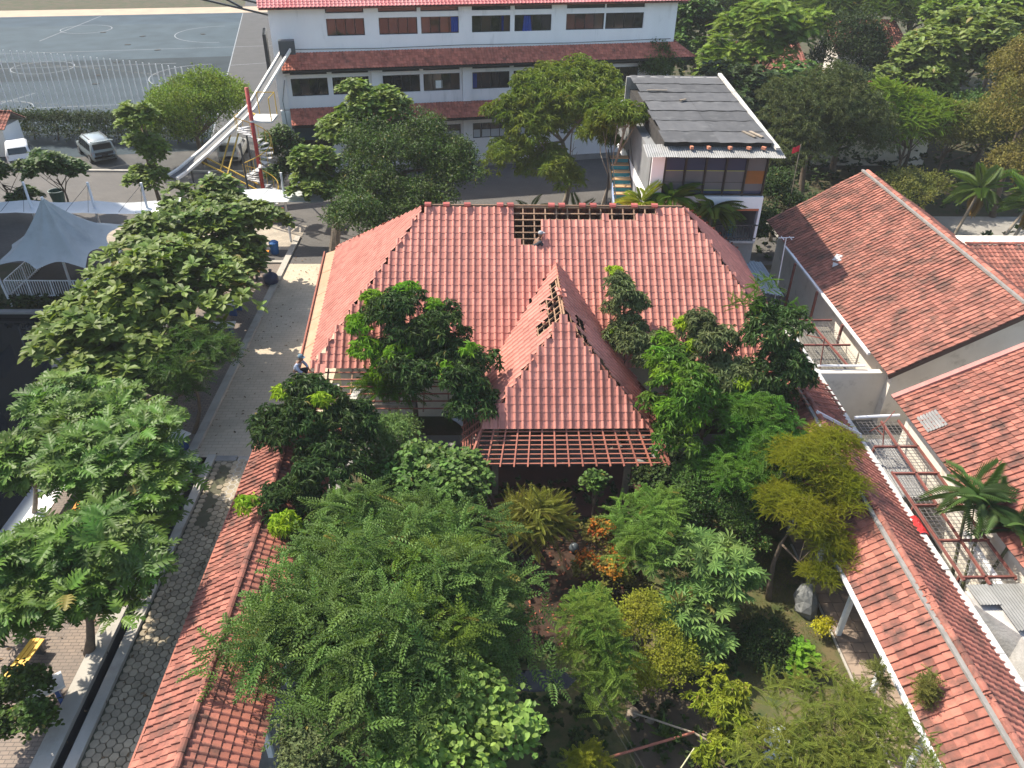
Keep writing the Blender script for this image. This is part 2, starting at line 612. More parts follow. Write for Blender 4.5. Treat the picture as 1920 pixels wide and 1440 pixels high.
# the pool beside the terrace: basin, dark water, pale strip painted as reflected sky
pm = mat("dark_pool_lining", (0.008, 0.010, 0.012), None, rough=.6)
pb = MB()
pb.add([(-60, 0, -1.4), (-16.4, 0, -1.4), (-16.4, 36.4, -1.4), (-60, 36.4, -1.4)], [(0, 1, 2, 3)])
for a, b2 in (((-16.4, 0), (-16.4, 36.4)), ((-16.4, 36.4), (-60, 36.4)), ((-60, 36.4), (-60, 0)), ((-60, 0), (-16.4, 0))):
    pb.add([(*a, -1.4), (*b2, -1.4), (*b2, -.0), (*a, -.0)], [(3, 2, 1, 0)])
pb.build("pool_basin", pm, kind="structure")
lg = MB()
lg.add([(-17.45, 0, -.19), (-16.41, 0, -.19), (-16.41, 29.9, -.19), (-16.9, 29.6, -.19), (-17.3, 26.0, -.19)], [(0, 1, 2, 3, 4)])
lg.build("pool_sky_reflection", mat("painted_pool_sky", (0.15, 0.18, 0.21), (0.13, .155, .185), scale=2, rough=.35), kind="structure")  # pale colour stands in for sky mirrored along the pool edge
wm = bpy.data.materials.new("pond_water")
wm.use_nodes = True
wb_ = wm.node_tree.nodes["Principled BSDF"]
wb_.inputs["Base Color"].default_value = (0.006, .008, .010, 1)
wb_.inputs["Roughness"].default_value = 0.03
wb_.inputs["Specular IOR Level"].default_value = 0.2
wtx = wm.node_tree.nodes.new("ShaderNodeTexNoise")
wtx.inputs["Scale"].default_value = 3.0
wbp = wm.node_tree.nodes.new("ShaderNodeBump")
wbp.inputs["Strength"].default_value = 0.02
wm.node_tree.links.new(wtx.outputs["Fac"], wbp.inputs["Height"])
wm.node_tree.links.new(wbp.outputs[0], wb_.inputs["Normal"])
sheet("pool_water", -60, -16.402, 0, 36.398, -0.2, wm)
cp = MB()
cp.box((-16.4, 0, -.02), (-16.1, 36.5, .1))
cp.build("pool_coping", concrete, kind="structure")
cp = MB()
cp.box((-60, 36.402, -.02), (-16.42, 36.75, .12))
cp.build("pool_back_kerb", concrete, kind="structure")

# long drain and kerbs between terrace and hexagon path
dk = MB()
dk.box((-11.9, 0, -.02), (-11.36, 24.6, .16))
dk.build("drain_kerb_outer", pale_conc, kind="structure")
dk = MB()
dk.box((-11.04, 0, -.02), (-10.72, 24.6, .14))
dk.build("drain_kerb_inner", pale_conc, kind="structure")
dk = MB()
dk.add([(-11.35, 0, -.35), (-11.05, 0, -.35), (-11.05, 24.6, -.35), (-11.35, 24.6, -.35)], [(0, 1, 2, 3)])
dk.add([(-11.35, 0, -.35), (-11.35, 24.6, -.35), (-11.35, 24.6, .0), (-11.35, 0, .0)], [(0, 1, 2, 3)])
dk.add([(-11.05, 0, -.35), (-11.05, 24.6, -.35), (-11.05, 24.6, .0), (-11.05, 0, .0)], [(3, 2, 1, 0)])
dk.build("drain_channel", mat("wet_dark_concrete", (.05, .055, .06), (.03, .03, .033), scale=2, rough=.3), kind="structure")
dk = MB()
dk.box((-11.95, 24.6, -.02), (-11.6, 46.5, .12))
dk.build("terrace_kerb", pale_conc, kind="structure")
dk = MB()
dk.box((-16.1, 42.6, -.02), (-11.96, 42.9, .1))
dk.build("terrace_end_kerb", pale_conc, kind="structure")

# hexagon pavers of the narrow path
hexbed = sheet("hexagon_path_bed", -10.72, -7.9, 0, 24.6, 0.0, mat("paver_joint_sand", (.11, .10, .07), (.075, .08, .045), scale=3, rough=1))
hm = mat("hexagon_paver_concrete", (0.37, 0.31, 0.22), (0.29, 0.245, 0.175), scale=2, rough=.9, piece=.24, bump=.2, bscale=30, dirt=(.13, .115, .075), dscale=1.1, dthr=(.52, .78))
R0 = 0.15
hv = [(cos(pi / 3 * k) * R0 * .94, sin(pi / 3 * k) * R0 * .94, 0.0) for k in range(6)] + [(cos(pi / 3 * k) * R0 * .84, sin(pi / 3 * k) * R0 * .84, 0.035) for k in range(6)]
hme = bpy.data.meshes.new("hexagon_paver")
hme.from_pydata(hv, [], [tuple(range(6, 12))] + [(k, (k + 1) % 6, 6 + (k + 1) % 6, 6 + k) for k in range(6)])
hme.materials.append(hm)
hpos = []
nx = int(1.5 / (R0 * 1.5))
for i in range(nx + 1):
    for j in range(int(14.5 / (R0 * sqrt(3)))):
        x = -10.55 + i * R0 * 1.5
        y = 10.3 + (j + .5 * (i % 2)) * R0 * sqrt(3)
        if y > 24.45 or (y > 20.6 and -10.5 < x < -9.9 and y < 24.2 and random.random() < .75):
            continue
        hpos.append((x, y))
hpos.sort(key=lambda p: p[1])
for x, y in hpos[:300]:
    o = place("paver", hme, Matrix.Translation((x, y, random.uniform(0, .012))) @ Matrix.Rotation(random.gauss(0, .03), 4, 'Z'), hexbed)
rest = MB()
for x, y in hpos[300:]:
    rest.add([(p[0] + x, p[1] + y, p[2]) for p in hv], [tuple(range(6, 12))] + [(k, (k + 1) % 6, 6 + (k + 1) % 6, 6 + k) for k in range(6)])
if rest.v:
    rest.build("paver_field", hm, hexbed, kind="stuff")
lat = MB()                                     # open grid blocks along the corridor
for i in range(9):
    for j in range(105):
        x, y = -9.0 + i * .13 + .065 * (j % 2), 10.4 + j * .135
        if y % 2.2 < .25:
            continue
        lat.add([(x - .055, y, .02), (x, y - .055, .02), (x + .055, y, .02), (x, y + .055, .02)], [(0, 1, 2, 3)])
lat.build("grid_block_field", hm, hexbed, kind="stuff")

# rubble and open pit at the head of the hexagon path
pit = MB()
pit.box((-11.0, 24.3, -.02), (-9.9, 24.62, .06))
pit.build("pit_slab", concrete, kind="structure")
pit = MB()
pit.box((-9.85, 22.0, -.01), (-8.2, 24.62, .03))
pit.build("path_apron", pale_conc, kind="structure")
pit = MB()
pit.box((-10.95, 21.9, 0.0), (-10.75, 24.25, .09))
pit.build("pit_edge", concrete, kind="structure")

# ---------------- sports court, turned like the white building
CR = radians(12.0)
CM = Matrix.Translation((-27.9, 89.6, 0)) @ Matrix.Rotation(CR, 4, 'Z')
court_m = bpy.data.materials.new("blue_grey_paint_and_shade_bands")
court_m.use_nodes = True
cn, cl = court_m.node_tree.nodes, court_m.node_tree.links
cb = cn["Principled BSDF"]
cb.inputs["Roughness"].default_value = .8
cb.inputs["Specular IOR Level"].default_value = .08
cg = cn.new("ShaderNodeNewGeometry")
cm_ = cn.new("ShaderNodeMapping")
cm_.vector_type = 'TEXTURE'
cm_.inputs["Location"].default_value = (-27.9, 89.6, 0)
cm_.inputs["Rotation"].default_value = (0, 0, CR)
cl.new(cg.outputs["Position"], cm_.inputs["Vector"])
cs = cn.new("ShaderNodeSeparateXYZ")
cl.new(cm_.outputs[0], cs.inputs[0])
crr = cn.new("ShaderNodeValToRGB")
crr.color_ramp.interpolation = 'CONSTANT'  # hard steps put the shade bands across the court into its paint
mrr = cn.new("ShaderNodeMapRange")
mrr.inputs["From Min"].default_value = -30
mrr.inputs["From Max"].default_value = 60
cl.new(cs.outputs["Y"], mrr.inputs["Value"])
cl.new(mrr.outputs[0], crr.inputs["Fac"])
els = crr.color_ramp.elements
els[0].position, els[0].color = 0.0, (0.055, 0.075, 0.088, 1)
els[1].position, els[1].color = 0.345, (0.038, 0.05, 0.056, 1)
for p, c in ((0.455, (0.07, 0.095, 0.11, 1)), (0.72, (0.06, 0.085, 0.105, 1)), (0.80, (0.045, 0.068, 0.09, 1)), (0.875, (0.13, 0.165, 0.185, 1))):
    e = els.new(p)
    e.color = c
ct = cn.new("ShaderNodeTexNoise")
ct.inputs["Scale"].default_value = .35
ct.inputs["Detail"].default_value = 8
cl.new(cg.outputs["Position"], ct.inputs["Vector"])
cmr = cn.new("ShaderNodeMapRange")
cmr.inputs["To Min"].default_value = .5
cmr.inputs["To Max"].default_value = 1.15
cl.new(ct.outputs["Fac"], cmr.inputs["Value"])
chs = cn.new("ShaderNodeHueSaturation")
cl.new(crr.outputs[0], chs.inputs["Color"])
cl.new(cmr.outputs[0], chs.inputs["Value"])
cl.new(chs.outputs[0], cb.inputs["Base Color"])
sheet("sports_court", -75, 0, -26, 43.5, 0.01, court_m, M=CM)
sheet("court_side_strip", 0, 16, -26, 60, 0.008, mat("court_side_asphalt", (.075, .072, .07), (.06, .06, .057), scale=.8, rough=.9), M=CM)
sheet("court_far_strip", -75, 14, 43.5, 49.5, 0.012, mat("pale_sand_paving", (.40, .31, .22), (.33, .26, .19), scale=.5, rough=.9), M=CM)
line_m = mat("white_line_paint", (.26, .28, .29), (.17, .18, .19), scale=2, rough=.7)


def court_lines():
    b = MB()

    def seg(a, c, w=.11):
        a, c = Vector((*a, 0.016)), Vector((*c, 0.016))
        d = (c - a).normalized()
        s = Vector((-d.y, d.x, 0)) * w / 2
        b.add([CM @ p for p in (a - s, c - s, c + s, a + s)], [(0, 1, 2, 3)])

    def arc(cx, cy, r, a0=0.0, a1=360.0, n=40):
        P = [(cx + r * cos(radians(a0 + (a1 - a0) * k / n)), cy + r * sin(radians(a0 + (a1 - a0) * k / n))) for k in range(n + 1)]
        for p, q in zip(P, P[1:]):
            seg(p, q)
    seg((0, -24), (0, 43))
    seg((-40, -24), (-40, 43))
    for cy in (-10, 8, 32):
        arc(-20, cy, 3.2)
        seg((-34, cy), (-6, cy + .01)) if cy != 32 else None
    arc(-2, 26, 6, 90, 270)
    arc(-38, 26, 6, -90, 90)
    arc(-2, 1, 6, 90, 270)
    seg((-26, -18), (-18, -4))
    seg((-24, 24), (-20, 43))
    seg((-40, 43), (0, 43))
    seg((0, 6), (12, 8))
    seg((-45, 16), (10, 17))
    return b.build("court_lines", line_m, kind="structure")


court_lines()
pd = MB()
for k, (x, y) in enumerate([(-17.4, 29), (-12, 25.5), (-4.5, 26), (-13, 20), (-12.6, 9.5), (-13.5, 3), (-13.0, -1), (-9, 16)]):
    pd.box((x - .3, y - .2, .016), (x + .35, y + .3, .05), rz=k, M=CM)
pd.build("court_debris", mat("wet_dark_leaf_litter", (.03, .03, .028), None, rough=.9), kind="stuff")

# posts of the court fence
for k in range(40):
    t = k / 39.0
    x, y = -43.3 + 22.4 * t, 71.4 - 4.2 * t * t
    hgt = 6.2 - .9 * t
    b = MB()
    b.tube([(x, y, 0), (x, y, hgt)], .045, n=6)
    o = b.build("fence_post", white_metal)
    tag(o, "slim white steel post in the tall fence row beside the sports court", "post", "white posts along the court")
nm = MB()
for z in (1.9, 5.2):
    nm.tube([(-43.3 + 22.4 * t, 71.4 - 4.2 * t * t, z - .7 * t) for t in np.linspace(0, 1, 12)], .008, n=4)
tag(nm.build("fence_wire", dark_metal), "thin wires strung between the white court fence posts", "wire")


# ================================================================== WHITE SCHOOL BUILDING
AL = radians(12.0)
WO = Vector((-1.6, 60.53, 0))
WA = Vector((cos(AL), sin(AL), 0))
WN = Vector((sin(AL), -cos(AL), 0))
WMAT = Matrix(((WA.x, WN.x, 0, WO.x), (WA.y, WN.y, 0, WO.y), (0, 0, 1, 0), (0, 0, 0, 1)))   # (s, d outward, z) -> world


def W(s, d, z):
    return WMAT @ Vector((s, d, z))


school = thing("school_building", "white three storey school building with two tiled bands behind the red roofed house", "building", W(1.6, -6, 0))
S0, S1 = -13.2, 16.5
bays = [(-12.3, -9.77), (-9.43, -6.85), (-5.85, -3.16), (-2.9, -.2), (.75, 3.58), (3.89, 6.67), (7.8, 10.74), (10.85, 13.86)]
holes = []
for i, (a, b) in enumerate(bays):
    if i > 0:
        holes.append((a, b, 9.72, 10.82, 'w'))
        holes.append((a, b, 11.17, 11.55, 't'))
    holes.append((a, b, 5.8, 7.0, 'w'))
    holes.append((a, b, 7.25, 7.64, 't'))
    if i > 1:
        holes.append((a, b, 2.15, 3.3, 'w1'))
holes.append((-12.35, -9.9, 0.0, 2.75, 'd'))
wf = MB()
xs = sorted({S0, S1, *[h[0] for h in holes], *[h[1] for h in holes]})
zs = sorted({0, 11.75, *[h[2] for h in holes], *[h[3] for h in holes]})
for i in range(len(xs) - 1):
    for j in range(len(zs) - 1):
        cx, cz = (xs[i] + xs[i + 1]) / 2, (zs[j] + zs[j + 1]) / 2
        if any(h[0] < cx < h[1] and h[2] < cz < h[3] for h in holes):
            continue
        wf.add([W(xs[i], 0, zs[j]), W(xs[i + 1], 0, zs[j]), W(xs[i + 1], 0, zs[j + 1]), W(xs[i], 0, zs[j + 1])], [(0, 1, 2, 3)])
for a, b, z0, z1, _ in holes:                                   # reveals
    wf.add([W(a, 0, z0), W(b, 0, z0), W(b, 0, z1), W(a, 0, z1), W(a, -.22, z0), W(b, -.22, z0), W(b, -.22, z1), W(a, -.22, z1)],
           [(0, 4, 5, 1), (1, 5, 6, 2), (2, 6, 7, 3), (3, 7, 4, 0)])
wf.add([W(S0, 0, 0), W(S0, -13, 0), W(S0, -13, 11.75), W(S0, 0, 11.75)], [(0, 1, 2, 3)][::1])
wf.add([W(S1, 0, 0), W(S1, -13, 0), W(S1, -13, 11.75), W(S1, 0, 11.75)], [(3, 2, 1, 0)])
wf.add([W(S0, -13, 0), W(S1, -13, 0), W(S1, -13, 11.75), W(S0, -13, 11.75)], [(3, 2, 1, 0)])
wf.build("wall", white_paint, school)
pv = MB()
for sp in (-12.95, -6.35, .28, 7.2, 14.6):                       # pillars run up between the tiled bands
    pq = MB()
    pq.box((sp - .32, 0.003, 0), (sp + .32, .25, 4.9), M=WMAT)
    pq.box((sp - .32, 0.003, 5.02), (sp + .32, .25, 8.1), M=WMAT)
    pq.box((sp - .36, 0.003, 0), (sp + .36, .32, .7), M=WMAT)
    pq.build("pillar", white_paint, school)
pl = MB()
pl.box((-9.6, .004, 0), (14.2, .12, .42), M=WMAT)
pl.build("plinth", concrete, school)
gm = [glass_dark, mat("curtained_window_glass", (.025, .03, .035), (.07, .04, .03), scale=.9, rough=.08, spec=.6)]
blue_curtain = mat("blue_curtain", (.03, .07, .32), (.025, .05, .22), scale=5, rough=.9)
panes_made = 0
for a, b, z0, z1, k in holes:
    if k == 'd':
        continue
    wn_ = MB()
    fw_ = .05
    wn_.box((a, -.16, z0), (b, -.1, z0 + fw_), M=WMAT)
    wn_.box((a, -.16, z1 - fw_), (b, -.1, z1), M=WMAT)
    nd = 4 if k != 't' else 1
    for q in range(nd + 1):
        x = a + (b - a) * q / nd
        x0 = min(max(x - fw_ / 2, a), b - fw_)
        wn_.box((x0, -.158, z0 + fw_), (x0 + fw_, -.102, z1 - fw_), M=WMAT)
    nm_ = "window" if k != 't' else "transom_window"
    wo = wn_.build(nm_, frame_dark if k != 'w1' else dark_metal, school)
    for q in range(nd):
        pn = MB()
        xa, xb = a + (b - a) * q / nd + .03, a + (b - a) * (q + 1) / nd - .03
        ti = random.gauss(0, .006)
        pn.add([W(xa, -.14 + ti, z0 + .03), W(xb, -.14 - ti, z0 + .03), W(xb, -.14 - ti, z1 - .03), W(xa, -.14 + ti, z1 - .03)], [(0, 1, 2, 3)])
        pn.build("pane", gm[random.random() < .3], wo)
    if k == 'w1':
        bl = MB()
        bl.box((a + .08, -.135, z0 + .06), (b - .08, -.125, z0 + .62), M=WMAT)
        bl.build("blind", mat("pale_window_blind", (.5, .53, .56), None, rough=.9), wo)


def curtain(par, s0, s1, z0, z1, flare=0.0):
    b = MB()
    n = 12
    for q in range(n + 1):
        t = q / n
        d = -.09 + .03 * sin(t * 19)
        b.v.append(tuple(W(s0 + (s1 - s0) * t, d, z1)))
        b.v.append(tuple(W(s0 - flare + (s1 - s0 + 2 * flare) * t, d + .02, z0)))
    for q in range(n):
        b.f.append((2 * q, 2 * q + 1, 2 * q + 3, 2 * q + 2))
    b.build("curtain", blue_curtain, par)


wins = [o for o in school.children if o.name.startswith("window")]
curtain(school, 4.62, 5.1, 9.62, 10.74, .12)
curtain(school, -.75, -.25, 9.8, 10.76)
curtain(school, 2.95, 3.1, 9.8, 10.76)
curtain(school, .8, 1.1, 5.9, 6.9)
curtain(school, 8.2, 9.5, 5.9, 6.9)
pp = MB()
pp.box((-2.0, -.12, 5.95), (-1.5, -.115, 6.5), M=WMAT)
pp.build("paper_notice", mat("white_paper", (.75, .8, .76), None, rough=.9), school)
# entrance
en = MB()
en.add([W(-12.35, -.2, 0), W(-9.9, -.2, 0), W(-9.9, -.2, 2.75), W(-12.35, -.2, 2.75)], [(0, 1, 2, 3)])
en.build("entrance", dark_void, school)
en = MB()
en.box((-12.5, .006, 2.78), (-9.6, .3, 3.7), M=WMAT)
en.build("entrance_header", mat("dark_teal_board", (.03, .07, .10), None, rough=.6), school)
# sign
sg = MB()
sg.box((-2.92, .004, 1.31), (-.06, .06, 2.12), M=WMAT)
sign = sg.build("signboard", black_board, school)
tc = bpy.data.curves.new("sign_lettering", 'FONT')
tc.body = "LIBRARY"
tc.size = .46
tc.extrude = .008
tc.space_character = 1.12
tc.align_x = 'CENTER'
tc.materials.append(mat("dull_brass_letter", (.30, .27, .21), None, rough=.5))
tmp_ = bpy.data.objects.new("lettering_curve", tc)
COL.objects.link(tmp_)
let_me = bpy.data.meshes.new_from_object(tmp_)
bpy.data.objects.remove(tmp_)
to = bpy.data.objects.new("lettering", let_me)
COL.objects.link(to)
to.parent = sign
RM = Matrix(((WA.x, 0, WN.x), (WA.y, 0, WN.y), (0, 1, 0))).to_4x4()
to.matrix_local = Matrix.Translation(-org(school)) @ Matrix.Translation(W(-1.42, .075, 1.57)) @ RM
# tiled bands
band = Roof(school, tile_old, .22, .24, .035)
B2a, B2b = 8.73, 7.8
band.plane([W(-12.75, 1.25, B2b), W(17.9, 1.25, B2b), W(16.6, .04, B2a), W(-12.75, .04, B2a)], WA)
band.plane([W(-12.6, 1.25, 4.08), W(14.5, 1.25, 4.08), W(14.5, .04, 4.98), W(-12.6, .04, 4.98)], WA)
band.plane([W(17.9, 1.25, B2b), W(17.9, -13, B2b), W(16.6, -13, B2a), W(16.6, .04, B2a)], -WN)
band.finish(cap=0, rest="tile_band")
for s0, s1, z0, z1 in ((-12.75, 17.9, 7.74, 8.68), (-12.6, 14.5, 4.02, 4.93)):
    q = MB()
    q.slab([W(s0, 1.2, z0), W(s1, 1.2, z0), W(s1 - (1.3 if s1 > 15 else 0), .03, z1), W(s0, .03, z1)], .05)
    q.build("band_deck", dark_void, school)
    q = MB()
    q.box((s0, 1.16, z0 - .12), (s1 if s1 < 15 else s1 - .1, 1.22, z0 + .02), M=WMAT)
    q.build("fascia", frame_dark, school)
rp = Roof(school, mat("pink_red_roof_tile", (.42, .09, .09), (.50, .22, .21), scale=.25, rough=.6, piece=.12), .26, .3, .04)
rp.plane([W(-13.8, .65, 11.62), W(17.1, .65, 11.62), W(17.1, -6.5, 15.0), W(-13.8, -6.5, 15.0)], WA)
rp.finish(cap=0, rest="main_roof_field")
q = MB()
q.slab([W(-13.75, .6, 11.57), W(17.05, .6, 11.57), W(17.05, -6.5, 14.95), W(-13.75, -6.5, 14.95)], .06)
q.slab([W(17.05, -13.6, 11.57), W(-13.75, -13.6, 11.57), W(-13.75, -6.5, 14.95), W(17.05, -6.5, 14.95)], .06)
q.build("main_roof_deck", tile_mid, school)
# dark slatted screen and roof truss on the left flank
lv = thing("metal_louvre_screen", "dark slatted metal screen on the flank of the white school building", "screen", W(-13.5, -1, 7))
q = MB()
q.box((-13.62, -3.2, 6.9), (-13.56, -.3, 9.9), M=WMAT)
q.build("backing", dark_metal, lv)
for k in range(6):
    q = MB()
    q.box((-13.8, -3.15 + k * .5, 6.95), (-13.63, -3.05 + k * .5, 9.85), M=WMAT)
    q.build("slat", dark_metal, lv)
tb = thing("roof_truss", "black steel truss reaching out from the school roof above the court", "truss", W(-14, -8, 11))
q = MB()
for a, b in (((-13.3, -3, 11.3), (-22, -6, 13.2)), ((-13.3, -3, 10.7), (-22, -6, 12.4)), ((-15, -3.6, 11.1), (-17, -4.3, 12.1)), ((-17, -4.3, 12.1), (-19, -5, 11.9)), ((-19, -5, 11.9), (-21, -5.6, 13))):
    q.bar(W(*a), W(*b), .12)
q.build("truss_bars", dark_metal, tb)
sb = thing("white_board", "low white board standing by the school entrance behind the canopy", "board", W(-12.4, 5.2, 0))
q = MB()
q.box((-13.1, 4.0, .5), (-11.3, 4.06, 1.6), M=WMAT)
q.build("panel", white_metal, sb)
for sx in (-13.0, -11.4):
    q = MB()
    q.box((sx - .03, 3.93, 0), (sx + .03, 3.99, 1.6), M=WMAT)
    q.build("leg", white_metal, sb)


for lb_, pts_ in (("thin cable running along the school wall above the upper tiled band", [(-12.6, .06, 8.95), (-6, .06, 8.86), (0, .06, 8.92), (8, .06, 8.85), (16.2, .06, 8.95)]),
                  ("thin cable climbing the left corner of the school wall", [(-13.0, .3, 2.2), (-12.95, .3, 4.0), (-13.02, .29, 5.6), (-12.7, .3, 7.0)])):
    q = MB()
    q.tube([W(*p) for p in pts_], .02, n=5)
    tag(q.build("wall_cable", dark_metal), lb_, "cable", "cables on the school wall")
q = MB()
q.tube([W(14.9, .12, 0), W(14.9, .12, 8.0)], .05, n=8)
q.build("downpipe", mat("grey_pipe", (.45, .46, .46), None, rough=.6), school)

# unseen tall block inferred at left, added to shade the tent, the pool and part of the yard
tbk = thing("unseen_shade_block", "unseen tall grey block added outside the left edge to shade tent and pool", "building", (-46, 39, 0))
b = MB()
b.box((-60, 24, 0), (-33.6, 52, 23))
b.build("wall", mat("grey_render", (.22, .22, .21), (.17, .17, .165), scale=.6, rough=.9), tbk)
b = MB()
b.box((-60.4, 23.6, 23), (-33.3, 52.4, 23.5))
b.build("roof", concrete, tbk)
for fl in range(6):
    for k in range(8):
        b = MB()
        b.box((-33.62, 26 + k * 3.4, 1.6 + fl * 3.5), (-33.55, 28 + k * 3.4, 3.1 + fl * 3.5))
        b.build("window", glass_dark, tbk)


# ================================================================== MAIN HOUSE
house = thing("main_house", "large house being re-roofed with new pinkish red tiles and a gap below the ridge", "house", (2.8, 30.7, 0))
ZE, ZR = 3.8, 8.2
FL, FR, BR, BL = Vector((-6.65, 25.2, ZE)), Vector((12.3, 25.2, ZE)), Vector((12.8, 36.3, ZE)), Vector((-7.35, 36.3, ZE))
RL, RR = Vector((-2.42, 30.75, ZR)), Vector((8.2, 30.75, ZR))
PX, PZ, PE = 2.84, 6.5, 3.5           # pavilion ridge x, ridge z, eave z
PSL = (PZ - PE) / 2.96


def main_z(y):
    return ZE + (y - 25.2) * (ZR - ZE) / 5.55


hs_len = sqrt(5.55 ** 2 + (ZR - ZE) ** 2)
NROW = int(hs_len / .29)


def skip_front(cu_, cv_, j, i):
    x = -6.65 + cu_
    y = 25.2 + cv_ * 5.55 / hs_len
    if PZ - abs(x - PX) * PSL > main_z(y) + .02:
        return True
    top = NROW - j
    if -2.3 < x < 1.31 and top <= 0:
        return True
    if 1.31 <= x < 1.52:
        return top <= 5
    if 1.52 <= x < 2.2:
        return top <= 6
    if 2.2 <= x < 6.3:
        return top <= 2 and not (4.75 < x < 5.0 and top == 2)
    if 6.3 <= x < 7.2:
        return top <= 1
    return False


hr = Roof(house, tile_new, .28, .29, .062, .02)
hr.plane([FL, FR, RR, RL], (1, 0, 0), skip_front)
hr.plane([BL, FL, RL], FL - BL)
hr.plane([FR, BR, RR], BR - FR)
hr.plane([BR, BL, RL, RR], (-1, 0, 0), hidden=True)
hr.finish()
hw = MB()
for a, b in (((-6.0, 27.3), (11.7, 27.3)), ((11.7, 27.3), (12.0, 35.6)), ((12.0, 35.6), (-6.4, 35.6)), ((-6.4, 35.6), (-6.0, 27.3))):
    hw.add([(*a, 0), (*b, 0), (*b, 3.7), (*a, 3.7)], [(0, 1, 2, 3)])
hw.build("wall", cream_paint, house)
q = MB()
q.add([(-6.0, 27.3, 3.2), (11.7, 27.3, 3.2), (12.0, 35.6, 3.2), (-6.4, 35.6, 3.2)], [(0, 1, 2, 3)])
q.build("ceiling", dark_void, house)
sl = Vector((0, 5.55, ZR - ZE)).normalized()
sn = Vector((0, -sl.z, sl.y))
for k in range(7):                                   # bare battens showing in the gap under the ridge
    p = FL + sl * (hs_len - .06 - k * .29)
    b = MB()
    b.bar((-2.2 if k < 1 else 1.1, p.y, p.z), (7.6, p.y, p.z), .045, .03, upv=sn)
    b.build("batten", wood, house)
for k in range(22):
    x = -2.1 + k * .46
    b = MB()
    a0 = FL + sl * (hs_len - (2.2 if x > 1.1 and x < 7.5 else .5))
    a1 = FL + sl * hs_len
    b.bar((x, a0.y, a0.z - .06), (x, a1.y, a1.z - .06), .05, .08, upv=sn)
    b.build("rafter", wood, house)
b = MB()
b.bar(RL + Vector((0, 0, -.02)), RR + Vector((0, 0, -.02)), .06, .14)
b.build("ridge_beam", wood, house)
cme = None
for px in (803, 837, 876, 937, 956, 1033, 1052, 1091, 1111, 1148, 1189, 1227):
    x = -2.42 + (px - 798) * .0220
    if cme is None:
        vs, fs = [], []
        for t in range(7):
            a = radians(-40 + 260 * t / 6)
            for yy in (-.14, .14):
                vs.append((yy * .95, cos(a) * .15 - .03, sin(a) * .09 + .05))
        for t in range(6):
            fs.append((2 * t, 2 * t + 1, 2 * t + 3, 2 * t + 2))
        cme = bpy.data.meshes.new("ridge_tile")
        cme.from_pydata(vs, [], fs)
        cme.materials.append(tile_ridge)
    place("ridge_tile", cme, Matrix.Translation((x, 30.69, ZR + .03)) @ Matrix.Rotation(random.gauss(0, .06), 4, 'Z'), house)
# boarded edge along the left eave
bo = mat("raw_orange_board", (0.44, 0.265, 0.165), (0.37, 0.22, 0.135), scale=3, rough=.8, piece=.08, dirt=(.36, .2, .11), dscale=2)
N = 5
for k in range(N):
    t0, t1 = k / N, (k + .985) / N
    a0, a1 = FL.lerp(BL, t0), FL.lerp(BL, t1)
    o0, o1 = Vector((-7.1, 24.75, 3.55)).lerp(Vector((-7.95, 36.3, 3.55)), t0), Vector((-7.1, 24.75, 3.55)).lerp(Vector((-7.95, 36.3, 3.55)), t1)
    dz = Vector((0, 0, -.04))
    b = MB()
    b.slab([a0 + dz, a1 + dz, o1, o0], .03)
    b.build("eave_board", bo, house)
b = MB()
b.bar((-7.14, 24.72, 3.54), (-8.0, 36.3, 3.54), .06, .22)
b.build("fascia", wood_red, house)
# stripped verandah skirt in front: bare battens on rafters
for k in range(6):
    t = k / 5
    y, z = 25.1 - 1.4 * t, 3.7 - .7 * t
    for x0, x1 in ((-7.0 - .02 * k, -.7), (6.5, 12.5)):
        b = MB()
        b.bar((x0, y, z), (x1, y, z), .05, .035)
        b.build("batten", wood_red, house)
for k in range(22):
    x = -6.9 + k * .92
    if -.7 < x < 6.4:
        continue
    b = MB()
    b.bar((x, 25.3, 3.72), (x, 23.65, 2.9), .05, .08)
    b.build("rafter", wood, house)
b = MB()
b.bar((-7.0, 23.9, 3.02), (-2.6, 23.9, 3.02), .16, .12)
b.build("plate_beam", wood_old, house)
for x, w_, y0 in ((-5.0, .28, 23.9), (-5.9, .4, 24.2), (-4.4, .3, 24.6), (-6.3, .25, 24.5), (-3.6, .35, 24.3)):
    b = MB()
    b.box((x, y0, 3.25), (x + w_, y0 + .75, 3.3), rz=random.uniform(-.3, .3))
    b.build("loose_board", mat("pale_ceiling_board", (.5, .47, .42), (.38, .35, .31), scale=3, rough=.9), house)
b = MB()
b.box((-7.2, 23.8, 0), (12.4, 25.7, .2))
b.build("verandah_floor", concrete, house)

# ---------------- pavilion in front
pav = thing("entrance_pavilion", "steep porch roof of new red tiles with bare batten skirt before the house", "pavilion", (PX, 23.5, 0))
PXL, PXR, PY0, PYA = PX - 2.96, PX + 2.96, 21.75, 24.5
yv = 25.2 + (PZ - ZE) * 5.55 / (ZR - ZE)
xl = PXL + (ZE - PE) / PSL
PLEN = sqrt(2.96 ** 2 + 3.0 ** 2)
PRW = int(PLEN / .29)


def skip_left(cu_, cv_, j, i):
    y = PY0 - cu_
    top = PRW - j
    if 24.3 < y < 25.2:
        return top <= 4
    if 25.2 <= y < 25.7:
        return top <= 2
    if 25.7 <= y < 26.6:
        return top <= 2 + (i % 2)
    if 26.6 <= y < 27.6:
        return top <= 1
    return False


def skip_right(cu_, cv_, j, i):
    y = PY0 + cu_
    top = PRW - j
    return 24.3 < y < 25.0 and top in (2, 3)


